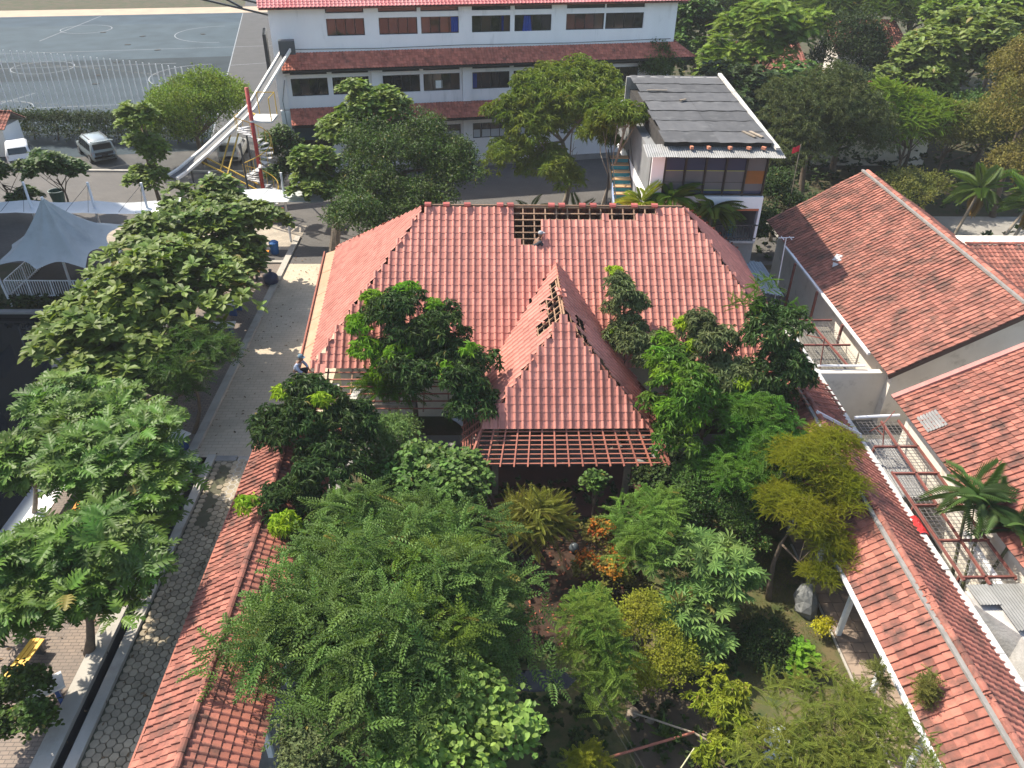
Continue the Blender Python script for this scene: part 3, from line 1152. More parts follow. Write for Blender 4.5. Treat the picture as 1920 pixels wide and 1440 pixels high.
pr_ = Roof(pav, tile_new, .28, .29, .062, .02)
pr_.plane([(PXL, PY0, PE), (PX, PYA, PZ), (PX, yv, PZ), (xl, 25.25, ZE + .02), (PXL, 24.95, PE)], (0, -1, 0), skip_left)
pr_.plane([(PXR, PY0, PE), (PXR, 24.95, PE), (2 * PX - xl, 25.25, ZE + .02), (PX, yv, PZ), (PX, PYA, PZ)], (0, 1, 0), skip_right)
pr_.plane([(PXL, PY0, PE), (PXR, PY0, PE), (PX, PYA, PZ)], (1, 0, 0), lambda a, b, j, i: j >= int(4.07 / .29))
pr_.finish()
dv = Vector((PX - PXL, 0, PZ - PE)).normalized()
for k in range(5):
    p = Vector((PX, 0, PZ)) - dv * (.1 + .29 * k)
    b = MB()
    b.bar((p.x, PYA - .3 * k * .7 - .1, p.z), (p.x, 27.9, p.z), .045, .03)
    b.build("batten", wood, pav)
    b = MB()
    b.bar((2 * PX - p.x, PYA - .3 * k * .7 - .1, p.z), (2 * PX - p.x, 26.5, p.z), .045, .03)
    b.build("batten", wood, pav)
for k in range(8):
    y = 24.6 + k * .42
    b = MB()
    b.bar((PX, y, PZ - .05), (PX - dv.x * 1.7, y, PZ - .05 - dv.z * 1.7), .05, .07)
    b.build("rafter", wood, pav)
b = MB()
b.bar((PX, PYA, PZ + .02), (PX, yv + .05, PZ + .02), .05, .12)
b.build("ridge_beam", wood, pav)
for sx in (PXL, PXR):
    b = MB()
    b.bar((PX, PYA, PZ - .06), (sx, PY0, PE - .06), .06, .12)
    b.build("hip_rafter", wood_red, pav)
# bare skirt
SX0, SX1, SY0, SZ0 = PXL - .42, PXR + .5, 20.62, 2.92
for k in range(8):
    t = (k + .3) / 7.3
    y, z = PY0 + (SY0 - PY0) * t, PE - .05 + (SZ0 - PE) * t
    b = MB()
    b.bar((PXL + (SX0 - PXL) * t, y, z), (PXR + (SX1 - PXR) * t, y, z), .045, .03)
    b.build("batten", wood_red, pav)
    for sx, ex in ((PXL, PXL - .66), (PXR, PXR + .56)):
        b = MB()
        x = sx + (ex - sx) * t
        b.bar((x, PY0 + (SY0 - PY0) * t, z), (x, 25.0, z), .045, .03)
        b.build("batten", wood_red, pav)
for k in range(15):
    x = PXL + .1 + (PXR - PXL - .2) * k / 14
    x2 = SX0 + .1 + (SX1 - SX0 - .2) * k / 14
    b = MB()
    b.bar((x, PY0 + .35, PE + .12), (x2, SY0 - .12, SZ0 - .1), .05, .07)
    b.build("rafter", wood_red, pav)
for k in range(8):
    y = 21.9 + k * .43
    for sx, ex in ((PXL, PXL - .72), (PXR, PXR + .62)):
        b = MB()
        b.bar((sx, y, PE + .0), (ex, y, SZ0 - .12), .05, .07)
        b.build("rafter", wood_red, pav)
for sx, ex in ((PXL, SX0 - .05), (PXR, SX1 + .05)):
    b = MB()
    b.bar((sx, PY0, PE), (ex, SY0 - .1, SZ0 - .06), .07, .1)
    b.build("hip_rafter", wood_red, pav)
for x in (PXL + .5, PXR - .5):
    for y in (22.2, 24.8):
        b = MB()
        b.box((x - .11, y - .11, 0), (x + .11, y + .11, 3.4))
        b.build("post", wood_old, pav)
for a_, b_ in (((PXL + .4, 22.2), (PXR - .4, 22.2)), ((PXL + .4, 24.8), (PXR - .4, 24.8)), ((PXL + .5, 22.1), (PXL + .5, 24.9)), ((PXR - .5, 22.1), (PXR - .5, 24.9))):
    b = MB()
    b.bar((*a_, 3.3), (*b_, 3.3), .12, .2)
    b.build("tie_beam", wood_old, pav)
b = MB()
b.box((PXL - .2, 20.9, -.01), (PXR + .2, 25.6, .16))
b.build("floor", mat("dark_red_floor_tile", (.10, .045, .035), (.07, .035, .03), scale=2, rough=.4), pav)
# spare tiles left lying on the pavilion ridge
tm_ = np_mesh("loose_roof_tile", *tile_arrays(.3, .26, .05, .04), tile_new)
for k, (dx, y, z, rz, rx, w_) in enumerate([(.02, 25.62, 6.66, 0, .1, "nearer of two spare red tiles laid across the pavilion ridge"), (.0, 25.98, 6.68, .1, .0, "farther of two spare red tiles laid across the pavilion ridge"),
                                           (-.42, 25.2, 6.3, .9, .5, "spare red tile leaning crooked in the gap beside the pavilion ridge"),
                                           (-.62, 24.75, 5.98, .75, .6, "spare red tile lowest in the gap beside the pavilion ridge"),
                                           (-.28, 25.75, 6.4, 1.0, .45, "spare red tile highest in the gap beside the pavilion ridge")]):
    o = bpy.data.objects.new("loose_roof_tile", tm_)
    o.matrix_world = Matrix.Translation((PX + dx, y, z)) @ Matrix.Rotation(rz, 4, 'Z') @ Matrix.Rotation(rx, 4, 'Y') @ Matrix.Scale(1.15, 4)
    COL.objects.link(o)
    tag(o, w_, "roof tile", "spare roof tiles")
o = bpy.data.objects.new("loose_roof_tile", tm_)
o.matrix_world = Matrix.Translation((-6.25, 24.95, 3.75)) @ Matrix.Rotation(.6, 4, 'X') @ Matrix.Scale(1.3, 4)
COL.objects.link(o)
tag(o, "single spare red tile standing on the bare battens below the house corner", "roof tile", "spare roof tiles")


# ================================================================== CORRIDORS WITH GABLE ROOFS
def gable_y(th, roof, xl_, zl, xr_, zr, xm, zm, y0, y1, m2=None, deck=True):
    roof.plane([(xl_, y1, zl), (xl_, y0, zl), (xm, y0, zm), (xm, y1, zm)], (0, -1, 0))
    r2 = roof
    if m2:
        r2 = Roof(th, m2, roof.w, roof.h, .045)
    r2.plane([(xr_, y0, zr), (xr_, y1, zr), (xm, y1, zm), (xm, y0, zm)], (0, 1, 0))
    roof.finish(cap=300 if not m2 else 170)
    if m2:
        r2.finish(cap=130)
    b = MB()
    b.slab([(xl_ + .04, y1, zl), (xl_ + .04, y0, zl), (xm, y0, zm), (xm, y1, zm)], .05)
    b.slab([(xr_ - .04, y0, zr), (xr_ - .04, y1, zr), (xm, y1, zm), (xm, y0, zm)], .05)
    if deck:
        b.build("roof_deck", wood_old, th)


cor = thing("tiled_corridor", "long low covered corridor with reddish tiled gable roof beside the hexagon path", "corridor", (-6.8, 14, 0))
cr_ = Roof(cor, tile_mid, .21, .24, .04, .03, True)
gable_y(cor, cr_, -8.15, 2.5, -5.3, 2.42, -6.8, 3.28, 7.0, 23.6, m2=tile_moss)
ridge_caps(cor, (-6.8, 7.0, 3.34), (-6.8, 23.4, 3.34), tile_mid, step=.34, r=.1)
for k in range(8):
    y = 7.5 + k * 2.2
    for x in (-7.8, -5.7):
        b = MB()
        b.box((x - .07, y - .07, 0), (x + .07, y + .07, 2.6))
        b.build("post", white_metal, cor)
b = MB()
b.box((-7.9, 7, -.01), (-5.5, 23.8, .12))
b.build("floor", concrete, cor)
b = MB()
b.bar((-8.2, 7, 2.47), (-8.2, 23.6, 2.47), .05, .14)
b.build("fascia", wood_red, cor)

wk = thing("tiled_walkway", "long covered walkway with orange red tiled roof and white gutters beside the lawn", "walkway", (12, 17, 0))
wr = Roof(wk, tile_mid, .23, .25, .042, .03, True)
gable_y(wk, wr, 10.66, 2.62, 13.8, 2.4, 12.0, 3.62, 6.0, 29.6, m2=tile_moss)
ridge_caps(wk, (12.0, 6.0, 3.68), (12.0, 29.5, 3.68), tile_mid, step=.36, r=.1, skip=lambda i: i % 9 == 4)
mo = mat("grey_mortar", (.27, .255, .235), (.19, .18, .165), scale=4, rough=.95)
b = MB()
b.bar((11.84, 6, 3.62), (11.84, 29.5, 3.62), .12, .08)
b.build("mortar_bed", mo, wk)
b = MB()
for k in range(24):
    y0 = 6 + k * .98
    b.bar((10.6, y0, 2.58 + random.uniform(-.015, .015)), (10.6, y0 + .965, 2.58), .12, .1)
b.build("gutter", white_metal, wk)
for k in range(10):
    y = 6.4 + k * 2.3
    b = MB()
    b.box((10.98, y - .07, 0), (11.12, y + .07, 2.75))
    b.build("post", white_metal, wk)
wkp = MB()
wkp.box((13.82, 6, 0), (13.98, 31, 2.36))
wkp.build("boundary_wall", white_paint, wk)
b = MB()
for k in range(25):
    y0 = 6 + k
    b.bar((13.9, y0, 2.42 + random.uniform(-.02, .02)), (13.9, y0 + .98, 2.42 + random.uniform(-.02, .02)), .22, .1)
b.build("wall_coping", mat("flaking_white_lime", (.55, .55, .53), (.38, .38, .36), scale=5, rough=.95, dirt=(.3, .29, .27), dscale=2.5, dthr=(.58, .75)), wk)
walkbed = sheet("walkway_paving_bed", 10.9, 13.8, 5, 24, 0.02, mat("walkway_joint", (.15, .125, .10), None, rough=1))
pvm = mat("walkway_paver", (0.33, 0.25, 0.19), (0.26, 0.20, 0.155), scale=2, rough=.9, piece=.15)
pq = MB()
pq.box((-.185, -.185, 0), (.185, .185, .03))
pme = bpy.data.meshes.new("paver")
pme.from_pydata(pq.v, [], pq.f)
pme.materials.append(pvm)
for i in range(4):
    for j in range(34):
        place("paver", pme, Matrix.Translation((11.12 + i * .39, 6.9 + j * .39, .022 + random.uniform(0, .006))), walkbed)
b = MB()
b.box((10.84, 5, -.02), (10.9, 19.5, .05))
b.build("walkway_edging", pale_conc, kind="structure")
# bare batten ladder and white beam where the walkway meets the house
lad = MB()
ld = thing("batten_frame", "bare red batten frame lying where the walkway roof meets the house", "frame", (13, 24.5, 3))
for k in range(6):
    b = MB()
    b.bar((11.7, 22.9 + k * .35, 3.72), (13.3, 22.9 + k * .35, 3.35), .05, .04)
    b.build("batten", wood_red, ld)
for dx in (0, 1.4):
    b = MB()
    b.bar((11.8 + dx, 22.8, 3.68 - .25 * dx), (11.8 + dx, 24.8, 3.68 - .25 * dx), .05, .06)
    b.build("rafter", wood, ld)
b = MB()
b.bar((11.9, 22.3, 3.8), (13.9, 22.5, 2.6), .09, .09)
tag(b.build("white_beam", white_metal), "pale beam lying across the walkway roof below the batten frame", "beam")


# ================================================================== NEIGHBOURING TILED HOUSES
bh = thing("brown_tiled_house", "house with broad weathered brown tiled gable roof half in shadow", "house", (21, 34, 0))
br_ = Roof(bh, tile_brown, .25, .27, .045, .03, True)
EX, RX, EZ, RZ, BY0, BY1 = 16.25, 21.2, 3.05, 6.05, 25.75, 42.0
br_.plane([(EX, BY1, EZ), (EX, BY0, EZ), (RX, BY0, RZ), (RX, BY1, RZ)], (0, -1, 0))
br_.plane([(2 * RX - EX, BY0, EZ), (2 * RX - EX, BY1, EZ), (RX, BY1, RZ), (RX, BY0, RZ)], (0, 1, 0), hidden=True)
br_.finish()
ridge_caps(bh, (RX, BY0, RZ + .06), (RX, BY1, RZ + .06), tile_moss, step=.4, r=.13)
b = MB()
b.bar((RX - .17, BY0, RZ + .02), (RX - .17, BY1, RZ + .02), .14, .1)
b.build("mortar_bed", mo, bh)
b = MB()
b.slab([(EX + .05, BY1, EZ), (EX + .05, BY0, EZ), (RX, BY0, RZ), (RX, BY1, RZ)], .06)
b.slab([(2 * RX - EX - .05, BY0, EZ), (2 * RX - EX - .05, BY1, EZ), (RX, BY1, RZ), (RX, BY0, RZ)], .06)
b.build("roof_deck", wood_old, bh)
b = MB()
gx0, gx1 = 16.9, 25.5
b.add([(gx0, 26.5, 0), (gx1, 26.5, 0), (gx1, 26.5, 3.3), (RX, 26.5, 5.9), (gx0, 26.5, 3.3)], [(0, 1, 2, 3, 4)])
b.add([(gx0, 26.5, 0), (gx0, 41.5, 0), (gx0, 41.5, 3.3), (gx0, 26.5, 3.3)], [(3, 2, 1, 0)])
b.add([(gx0, 41.5, 0), (gx1, 41.5, 0), (gx1, 41.5, 3.3), (RX, 41.5, 5.9), (gx0, 41.5, 3.3)], [(4, 3, 2, 1, 0)])
b.add([(gx1, 26.5, 0), (gx1, 41.5, 0), (gx1, 41.5, 3.3), (gx1, 26.5, 3.3)], [(0, 1, 2, 3)])
b.build("wall", cream_paint, bh)
for a_, b_ in (((EX, BY0 + .02, EZ - .06), (RX, BY0 + .02, RZ - .06)), ((2 * RX - EX, BY0 + .02, EZ - .06), (RX, BY0 + .02, RZ - .06))):
    b = MB()
    b.bar(a_, b_, .05, .2)
    b.build("barge_board", mat("dark_brown_board", (.10, .06, .045), None, rough=.8), bh)
b = MB()
b.bar((EX - .06, 27.5, EZ - .02), (EX - .06, 38.6, EZ - .02), .14, .1)
b.build("gutter", white_metal, bh)
for k in range(3):
    b = MB()
    b.box((16.0, 30 + k * 3.2, 0), (16.1, 30.1 + k * 3.2, 3))
    b.build("post", rust_steel, bh)
b = MB()
b.add([(17.3, 35.2, 3.78), (17.62, 35.5, 3.97), (17.75, 35.15, 4.05), (17.6, 34.8, 3.95), (17.42, 34.9, 3.85)], [(0, 1, 2, 3, 4)])
b.slab([(17.25, 34.9, 3.80), (17.1, 34.55, 3.70), (17.4, 34.5, 3.87)], .01)
tag(b.build("torn_sheet", mat("grey_torn_plastic", (.35, .36, .37), None, rough=.6)), "scrap of torn grey sheet lying on the shaded brown roof", "scrap")

rh = thing("orange_tiled_house", "house at the picture edge with clean orange red tiled roof", "house", (19, 19, 0))
rr_ = Roof(rh, tile_mid, .24, .26, .045, .03, True)
HX0, HX1, HZ0, HZ1, HY0, HY1 = 15.6, 20.2, 3.2, 5.7, 13.5, 23.9
rr_.plane([(HX0, HY1, HZ0), (HX0, HY0, HZ0), (HX1, HY0, HZ1), (HX1, HY1, HZ1)], (0, -1, 0))
rr_.plane([(2 * HX1 - HX0, HY0, HZ0), (2 * HX1 - HX0, HY1, HZ0), (HX1, HY1, HZ1), (HX1, HY0, HZ1)], (0, 1, 0), hidden=True)
rr_.finish()
ridge_caps(rh, (HX1, HY0, HZ1 + .05), (HX1, HY1, HZ1 + .05), tile_mid, step=.4, r=.12)
b = MB()
b.slab([(HX0 + .04, HY1, HZ0), (HX0 + .04, HY0, HZ0), (HX1, HY0, HZ1), (HX1, HY1, HZ1)], .06)
b.slab([(2 * HX1 - HX0, HY0, HZ0), (2 * HX1 - HX0, HY1, HZ0), (HX1, HY1, HZ1), (HX1, HY0, HZ1)], .06)
b.build("roof_deck", wood_old, rh)
b = MB()
b.bar((HX0 - .05, HY1 + .06, HZ0 + .06), (HX1, HY1 + .06, HZ1 + .08), .22, .12)
b.build("verge_coping", mat("pink_verge_mortar", (.42, .20, .17), (.34, .16, .14), scale=3, rough=.9), rh)
b = MB()
b.prism([(16.1, 13.9), (24, 13.9), (24, 23.5), (16.1, 23.5)], 0, 3.25)
b.build("wall", cream_paint, rh)
b = MB()
for k in range(7):
    b.add([(15.75 + k * .09, 21.6, 3.38 + k * .05), (15.80 + k * .09, 21.6, 3.45 + k * .05), (15.84 + k * .09, 21.6, 3.42 + k * .05),
           (15.75 + k * .09, 22.5, 3.38 + k * .05), (15.80 + k * .09, 22.5, 3.45 + k * .05), (15.84 + k * .09, 22.5, 3.42 + k * .05)], [(0, 1, 4, 3), (1, 2, 5, 4)])
b.build("patch_sheet", galv, rh)

fr_ = thing("far_tiled_roof", "small orange tiled roof beyond the ridge of the brown roofed house", "house", (26.5, 34, 0))
f2 = Roof(fr_, tile_mid, .25, .27, .04)
f2.plane([(24.0, 31.5, 3.3), (30, 31.5, 3.3), (30, 35.5, 4.5), (24.0, 35.5, 4.5)], (1, 0, 0))
f2.finish(cap=120)
ridge_caps(fr_, (24.0, 35.5, 4.56), (30, 35.5, 4.56), tile_moss, step=.4, r=.12)
b = MB()
b.prism([(24.3, 32), (30, 32), (30, 38), (24.3, 38)], 0, 3.3)
b.slab([(24.0, 31.5, 3.28), (30, 31.5, 3.28), (30, 35.5, 4.48), (24.0, 35.5, 4.48)], .08)
b.slab([(30, 39.5, 3.28), (24, 39.5, 3.28), (24.0, 35.5, 4.48), (30, 35.5, 4.48)], .08)
b.build("wall", cream_paint, fr_)


# ================================================================== YARD BETWEEN THE WALKWAY AND THE HOUSES
def cage(name, label, x0, x1, y0, y1, z, beams, step=.17):
    t = thing(name, label, "cage", ((x0 + x1) / 2, (y0 + y1) / 2, 0))
    w_ = MB()
    for k in range(int((x1 - x0) / step) + 1):
        w_.bar((x0 + k * step, y0, z), (x0 + k * step, y1, z), .012)
    for k in range(int((y1 - y0) / step) + 1):
        w_.bar((x0, y0 + k * step, z + .012), (x1, y0 + k * step, z + .012), .012)
    w_.build("wire_mesh", mat("grey_wire", (.25, .23, .21), None, rough=.6, metal=.3), t)
    for a_, b_ in beams:
        q_ = MB()
        q_.bar(a_, b_, .065, .08)
        q_.build("beam", rust_steel, t)
    return t


cg1 = cage("wire_cage_roof", "rusty red framed wire mesh roof over the yard beside the orange roofed house", 14.05, 15.7, 15.4, 23.3, 2.62,
           [((14.95, 23.2, 2.68), (14.75, 15.2, 2.68)), ((14.05, 20.2, 2.68), (15.7, 20.2, 2.68)), ((14.05, 18.6, 2.68), (15.7, 18.6, 2.68)), ((14.05, 17.0, 2.68), (15.7, 17.0, 2.68)),
            ((14.08, 20.3, 2.66), (14.08, 15.4, 2.66)), ((14.05, 15.5, 2.68), (15.7, 15.5, 2.68)), ((14.05, 21.7, 2.66), (15.7, 21.7, 2.66)), ((15.65, 23.3, 2.66), (15.65, 15.4, 2.66))])
b = MB()
b.tube([(14.0, 23.4, 2.72), (14.6, 23.42, 2.75), (15.7, 23.4, 2.82)], .06, n=8)
b.build("pipe", white_metal, cg1)
for y in (15.6, 18.6, 21.7):
    b = MB()
    b.box((14.06, y, 0), (14.14, y + .08, 2.62))
    b.build("post", rust_steel, cg1)
cg2 = cage("rear_wire_cage", "second wire mesh roof nearer the main house beside the shaded brown roof", 14.05, 16.0, 27.3, 31.2, 2.5,
           [((15.0, 31.2, 2.58), (15.3, 27.3, 2.58)), ((14.0, 31.2, 2.58), (16.1, 31.2, 2.58)), ((14.0, 29.0, 2.56), (16.1, 29.0, 2.56))])
b = MB()
b.tube([(14.0, 27.25, 2.6), (16.0, 27.2, 2.62)], .05, n=8)
b.build("pipe", white_metal, cg2)
lo = MB()


def corrugated(b, x0, x1, y0, y1, z0, z1, along='y', pitch=.1, amp=.02):
    """wavy sheet rising from z0 (y0) to z1 (y1); ridges run along y"""
    n = int((x1 - x0) / (pitch / 2))
    vs, fs = [], []
    for k in range(n + 1):
        x = x0 + (x1 - x0) * k / n
        dz = amp if k % 2 else -amp
        vs += [(x, y0, z0 + dz), (x, y1, z1 + dz)]
    for k in range(n):
        fs.append((2 * k, 2 * k + 2, 2 * k + 3, 2 * k + 1))
    b.add(vs, fs)


lt = thing("lean_to_shed", "low grey corrugated shed roof seen through the wire mesh beside the walkway", "shed", (14.8, 21, 0))
for k, (y0, y1, z) in enumerate(((20.9, 23.0, 1.9), (19.9, 20.95, 1.85))):
    b = MB()
    corrugated(b, 14.05, 15.6, y0, y1, z, z + .1)
    b.build("roof_sheet", galv, lt)
b = MB()
b.prism([(14.1, 20.0), (15.6, 20.0), (15.6, 22.9), (14.1, 22.9)], 0, 1.8)
b.build("wall", mat("mouldy_concrete", (.2, .19, .17), (.12, .115, .1), scale=1.5, rough=.95), lt)
lt2 = thing("rear_lean_to", "stained grey sheet roof below the rear wire mesh", "shed", (15, 29, 0))
b = MB()
corrugated(b, 14.05, 16.1, 27.6, 31.4, 1.9, 2.1)
b.build("roof_sheet", mat("mossy_sheet", (.2, .19, .16), (.13, .12, .1), scale=1.5, rough=.9, dirt=(.36, .33, .26), dscale=.8, dthr=(.55, .7)), lt2)
b = MB()
b.prism([(14.1, 27.7), (16.0, 27.7), (16.0, 31.3), (14.1, 31.3)], 0, 1.8)
b.build("wall", cream_paint, lt2)
b = MB()
b.box((13.99, 26.9, 0), (17.2, 27.2, 2.45))
tag(b.build("cream_wall", cream_paint), "stained cream wall across the yard below the brown roof gable", "wall")
b = MB()
b.box((14.9, 15.3, 0.0), (15.3, 18.6, .5))
tag(b.build("white_ledge", mat("cream_ledge", (.6, .57, .48), (.5, .46, .38), scale=2, rough=.9)), "low cream ledge under the wire mesh near the red stemmed palm", "ledge")
wf2 = thing("white_door_frame", "white frame standing under the wire mesh at the orange roofed house", "door frame", (15.6, 16.5, 0))
for a_, b_ in (((15.35, 15.5, 2.3), (15.45, 17.7, 2.3)), ((15.4, 15.6, 0), (15.4, 15.6, 2.3)), ((15.4, 16.8, 0), (15.4, 16.8, 2.3))):
    b = MB()
    b.bar(a_, b_, .16, .16)
    b.build("member", white_paint, wf2)
ch = thing("concrete_shed", "rough concrete shed with pale corrugated roof at the right edge", "shed", (15.5, 14, 0))
b = MB()
b.prism([(13.99, 15.1), (14.02, 14.6), (14.75, 13.5), (14.2, 9.0), (18, 9.0), (18, 15.1)], 0, 2.55)
b.build("wall", mat("rough_white_concrete", (.50, .48, .45), (.33, .32, .30), scale=2.2, rough=.95, bump=.6, bscale=9, dirt=(.16, .155, .145), dscale=1.2, dthr=(.56, .75)), ch)
for k in range(3):
    b = MB()
    corrugated(b, (14.05, 14.62, 15.6)[k], (14.64, 15.62, 17.2)[k], (14.45, 13.55, 13.2)[k], 15.25, 2.72, 2.66 + .012 * k, pitch=.09, amp=.016)
    b.build("roof_sheet", mat("pale_cement_sheet", (.24, .24, .23), (.18, .18, .17), scale=2, rough=.9, piece=.1), ch)
b = MB()
for a_, b_ in (((14.4, 29.8, 2.6), (14.15, 27.6, 3.7)), ((14.15, 27.6, 3.7), (14.1, 27.2, 2.5))):
    b.bar(a_, b_, .04)
tag(b.build("bent_pipe", rust_steel), "bent rusty pipe rising from the cream wall beside the walkway", "pipe")
b = MB()
for a_, b_ in (((14.25, 22.6, 2.65), (14.3, 22.0, 3.5)), ((14.3, 22.0, 3.5), (14.8, 22.4, 3.75)), ((14.42, 21.8, 2.65), (14.34, 22.0, 3.4)), ((14.3, 22.3, 3.0), (14.4, 21.9, 3.0))):
    b.bar(a_, b_, .03)
tag(b.build("iron_bracket", rust_steel), "rusty iron bracket on the wire mesh roof by the walkway", "bracket")
an = thing("television_aerial", "thin pole with small aerial between main house and brown roof", "aerial", (14.6, 34.4, 2.6))
b = MB()
b.tube([(14.62, 34.4, 0), (14.58, 34.8, 5.1)], .025, n=6)
b.build("pole", white_metal, an)
b = MB()
b.bar((14.2, 34.8, 5.1), (15.0, 34.9, 5.1), .03)
b.bar((14.4, 34.6, 5.1), (14.4, 35.0, 5.1), .025)
b.bar((14.8, 34.6, 5.1), (14.8, 35.0, 5.1), .025)
b.build("crossbar", white_metal, an)
tn = thing("tin_awning", "grey ribbed tin awning between the house eave and the annex", "awning", (14, 36, 0))
for k in range(4):
    b = MB()
    corrugated(b, 13.05 + k * .36, 13.42 + k * .36, 33.3, 37.0, 2.95 - k * .06, 3.0 - k * .06, pitch=.18, amp=.025)
    b.build("roof_sheet", mat("blue_grey_tin", (.30, .34, .36), (.22, .25, .27), scale=1.5, rough=.6, piece=.15), tn)
for x, y in ((13.1, 33.4), (14.4, 33.4), (14.4, 36.9)):
    b = MB()
    b.box((x - .04, y - .04, 0), (x + .04, y + .04, 2.8))
    b.build("post", dark_metal, tn)


# ================================================================== ANNEX WITH BLACK ROOF
ax = thing("annex_building", "tall annex with black sheet roof and dark glass storey behind the red roof", "building", (11, 42, 0))
X0, X1, Y0, Y1 = 8.0, 13.7, 36.6, 47.0
b = MB()
b.box((X0, Y0, 0), (X1, Y1, 4.1))
b.build("lower_wall", mat("stained_grey_plaster", (.30, .29, .27), (.22, .215, .2), scale=1, rough=.9), ax)
b = MB()
b.box((X0, Y0 - .15, 4.1), (X1, Y1, 4.22))
b.build("balcony_floor", mat("pale_floor_tile", (.45, .45, .44), (.36, .36, .35), scale=3, rough=.4), ax)
b = MB()
b.box((X0, 41.0, 4.22), (X1, 41.2, 5.9))
b.box((X1 - .15, Y0 + .05, 4.22), (X1 - .002, 41.0, 5.9))
b.box((X0, Y0 + .05, 4.22), (X0 + .15, 41.0, 5.9))
b.build("inner_wall", mat("grey_wall", (.30, .31, .33), (.24, .25, .27), scale=1, rough=.8), ax)
b = MB()
b.box((X0 - .02, Y0 - .05, 5.9), (X1 + .03, Y1, 6.5))
b.build("floor_band", white_paint, ax)
b = MB()
b.box((X0 - .03, Y0 - .08, 5.8), (X1 + .04, Y0 + .3, 5.896))
b.build("soffit_trim", mat("orange_trim", (.5, .15, .07), None, rough=.7), ax)
b = MB()
b.box((X0, Y0 + .3, 6.5), (X1, Y1, 8.5))
b.build("upper_wall", mat("grey_blue_wall", (.22, .225, .225), (.17, .175, .175), scale=1, rough=.8), ax)
b = MB()
b.tube([(12.55, 37.2, 4.22), (12.55, 37.2, 5.82)], .13, n=12)
b.build("column", mat("sky_blue_paint", (.06, .25, .50), (.05, .21, .43), scale=3, rough=.5), ax, smooth=True)
# dark tinted glazing with printed film behind it
film = mat("printed_window_film", (.13, .135, .14), (.11, .115, .12), scale=1.5, rough=.2, spec=.25)
nav = mat("navy_film_band", (.03, .045, .09), None, rough=.2, spec=.25)
orf = mat("brown_orange_film", (.23, .095, .025), (.19, .08, .02), scale=3, rough=.12, spec=.5)
yel = mat("lime_film_line", (.35, .4, .08), None, rough=.2)
NP = 5
for k in range(NP):
    xa = X0 + .7 + (X1 - X0 - .75) * k / NP
    xb = X0 + .7 + (X1 - X0 - .75) * (k + 1) / NP
    wo = MB()
    wo.bar((xa, Y0 + .12, 6.5), (xa, Y0 + .12, 8.45), .09, .09)
    wo.bar((xa + .05, Y0 + .12, 8.4), (xb - .05, Y0 + .12, 8.4), .07, .07)
    wo.bar((xa + .05, Y0 + .12, 6.56), (xb - .05, Y0 + .12, 6.56), .08, .08)
    if k == NP - 1:
        wo.bar((xb, Y0 + .12, 6.5), (xb, Y0 + .12, 8.45), .09, .09)
    wo = wo.build("window", frame_dark, ax)
    last = k == NP - 1
    zs_ = [(6.6, 6.75, nav), (6.75, 6.79, yel), (6.79, 7.15, film), (7.15, 7.18, frame_dark), (7.18, 7.72, film), (7.72, 7.75, yel), (7.75, 8.38, nav)]
    if last:
        zs_ = [(6.6, 6.75, nav), (6.75, 7.1, film), (7.1, 7.75, orf), (7.75, 8.38, film)]
    for z0, z1, mm in zs_:
        b = MB()
        b.add([(xa + .05, Y0 + .14, z0), (xb - .05, Y0 + .14, z0), (xb - .05, Y0 + .14, z1), (xa + .05, Y0 + .14, z1)], [(0, 1, 2, 3)])
        b.build("pane", mm, wo)
    if not last and k > 0:
        em = MB()
        cx, cz = (xa + xb) / 2, 7.4
        for r0, r1 in ((.17, .20), (.09, .12)):
            for q in range(16):
                t0, t1 = 2 * pi * q / 16, 2 * pi * (q + 1) / 16
                em.add([(cx + r * cos(t), Y0 + .134, cz + r * sin(t)) for r, t in ((r0, t0), (r1, t0), (r1, t1), (r0, t1))], [(0, 1, 2, 3)])
        em.build("round_emblem", mat("faint_emblem_print", (.09, .10, .11), None, rough=.3), wo)
b = MB()
b.box((X0 + .05, Y0 + .1, 6.5), (X0 + .66, Y0 + .2, 8.5))
b.build("end_panel", white_paint, ax)
# roof: front strip, black main field, white parapet
b = MB()
for k in range(9):
    xa = 7.5 + k * .72
    b2 = MB()
    corrugated(b2, xa, xa + .74, 35.4, 36.7, 8.8 + .01 * (k % 2), 9.0 + .01 * (k % 2), pitch=.1, amp=.018)
    b2.build("front_roof_sheet", galv, ax)
blk = mat("black_bitumen_sheet", (.085, .085, .087), (.105, .105, .107), scale=1.2, rough=.85, spec=.1, dirt=(.15, .15, .148), dscale=2.0, dthr=(.55, .8), piece=.18)
N = 7
for k in range(N):
    t0, t1 = k / N, (k + 1) / N
    ya, yb = 36.2 + 10.9 * t0, 36.2 + 10.9 * t1 + .12
    za, zb = 9.25 + .6 * t0, 9.23 + .6 * t1
    for side in (0, 1):
        if side == 0:
            xa0, xa1 = 8.4 + .25 * (k % 2) * .4, 11.0
        else:
            xa0, xa1 = 11.0, 13.55
        b2 = MB()
        r_ = random.uniform(-.012, .02)
        nseg = 10
        vs, fs = [], []
        for i in range(nseg + 1):
            x = xa0 + (xa1 - xa0) * i / nseg
            wv = .02 * sin(i * 2.1 + k) + (.03 if side == 0 else 0) * 0
            vs += [(x, ya - .05 * sin(i * 1.3 + 2 * k + side), za + .008 + wv * .3 + r_ * .5), (x, yb, zb + wv * .5 + r_)]
        for i in range(nseg):
            fs.append((2 * i, 2 * i + 2, 2 * i + 3, 2 * i + 1))
            fs.append((2 * i, 2 * i + 2, 2 * i + 2, 2 * i)) if False else None
        b2.add(vs, [f for f in fs if f])
        
        b2.build("roof_sheet", blk, ax)
b = MB()
b.box((8.45, 36.5, 8.5), (13.55, 46.75, 9.15))
b.build("roof_void", dark_void, ax)
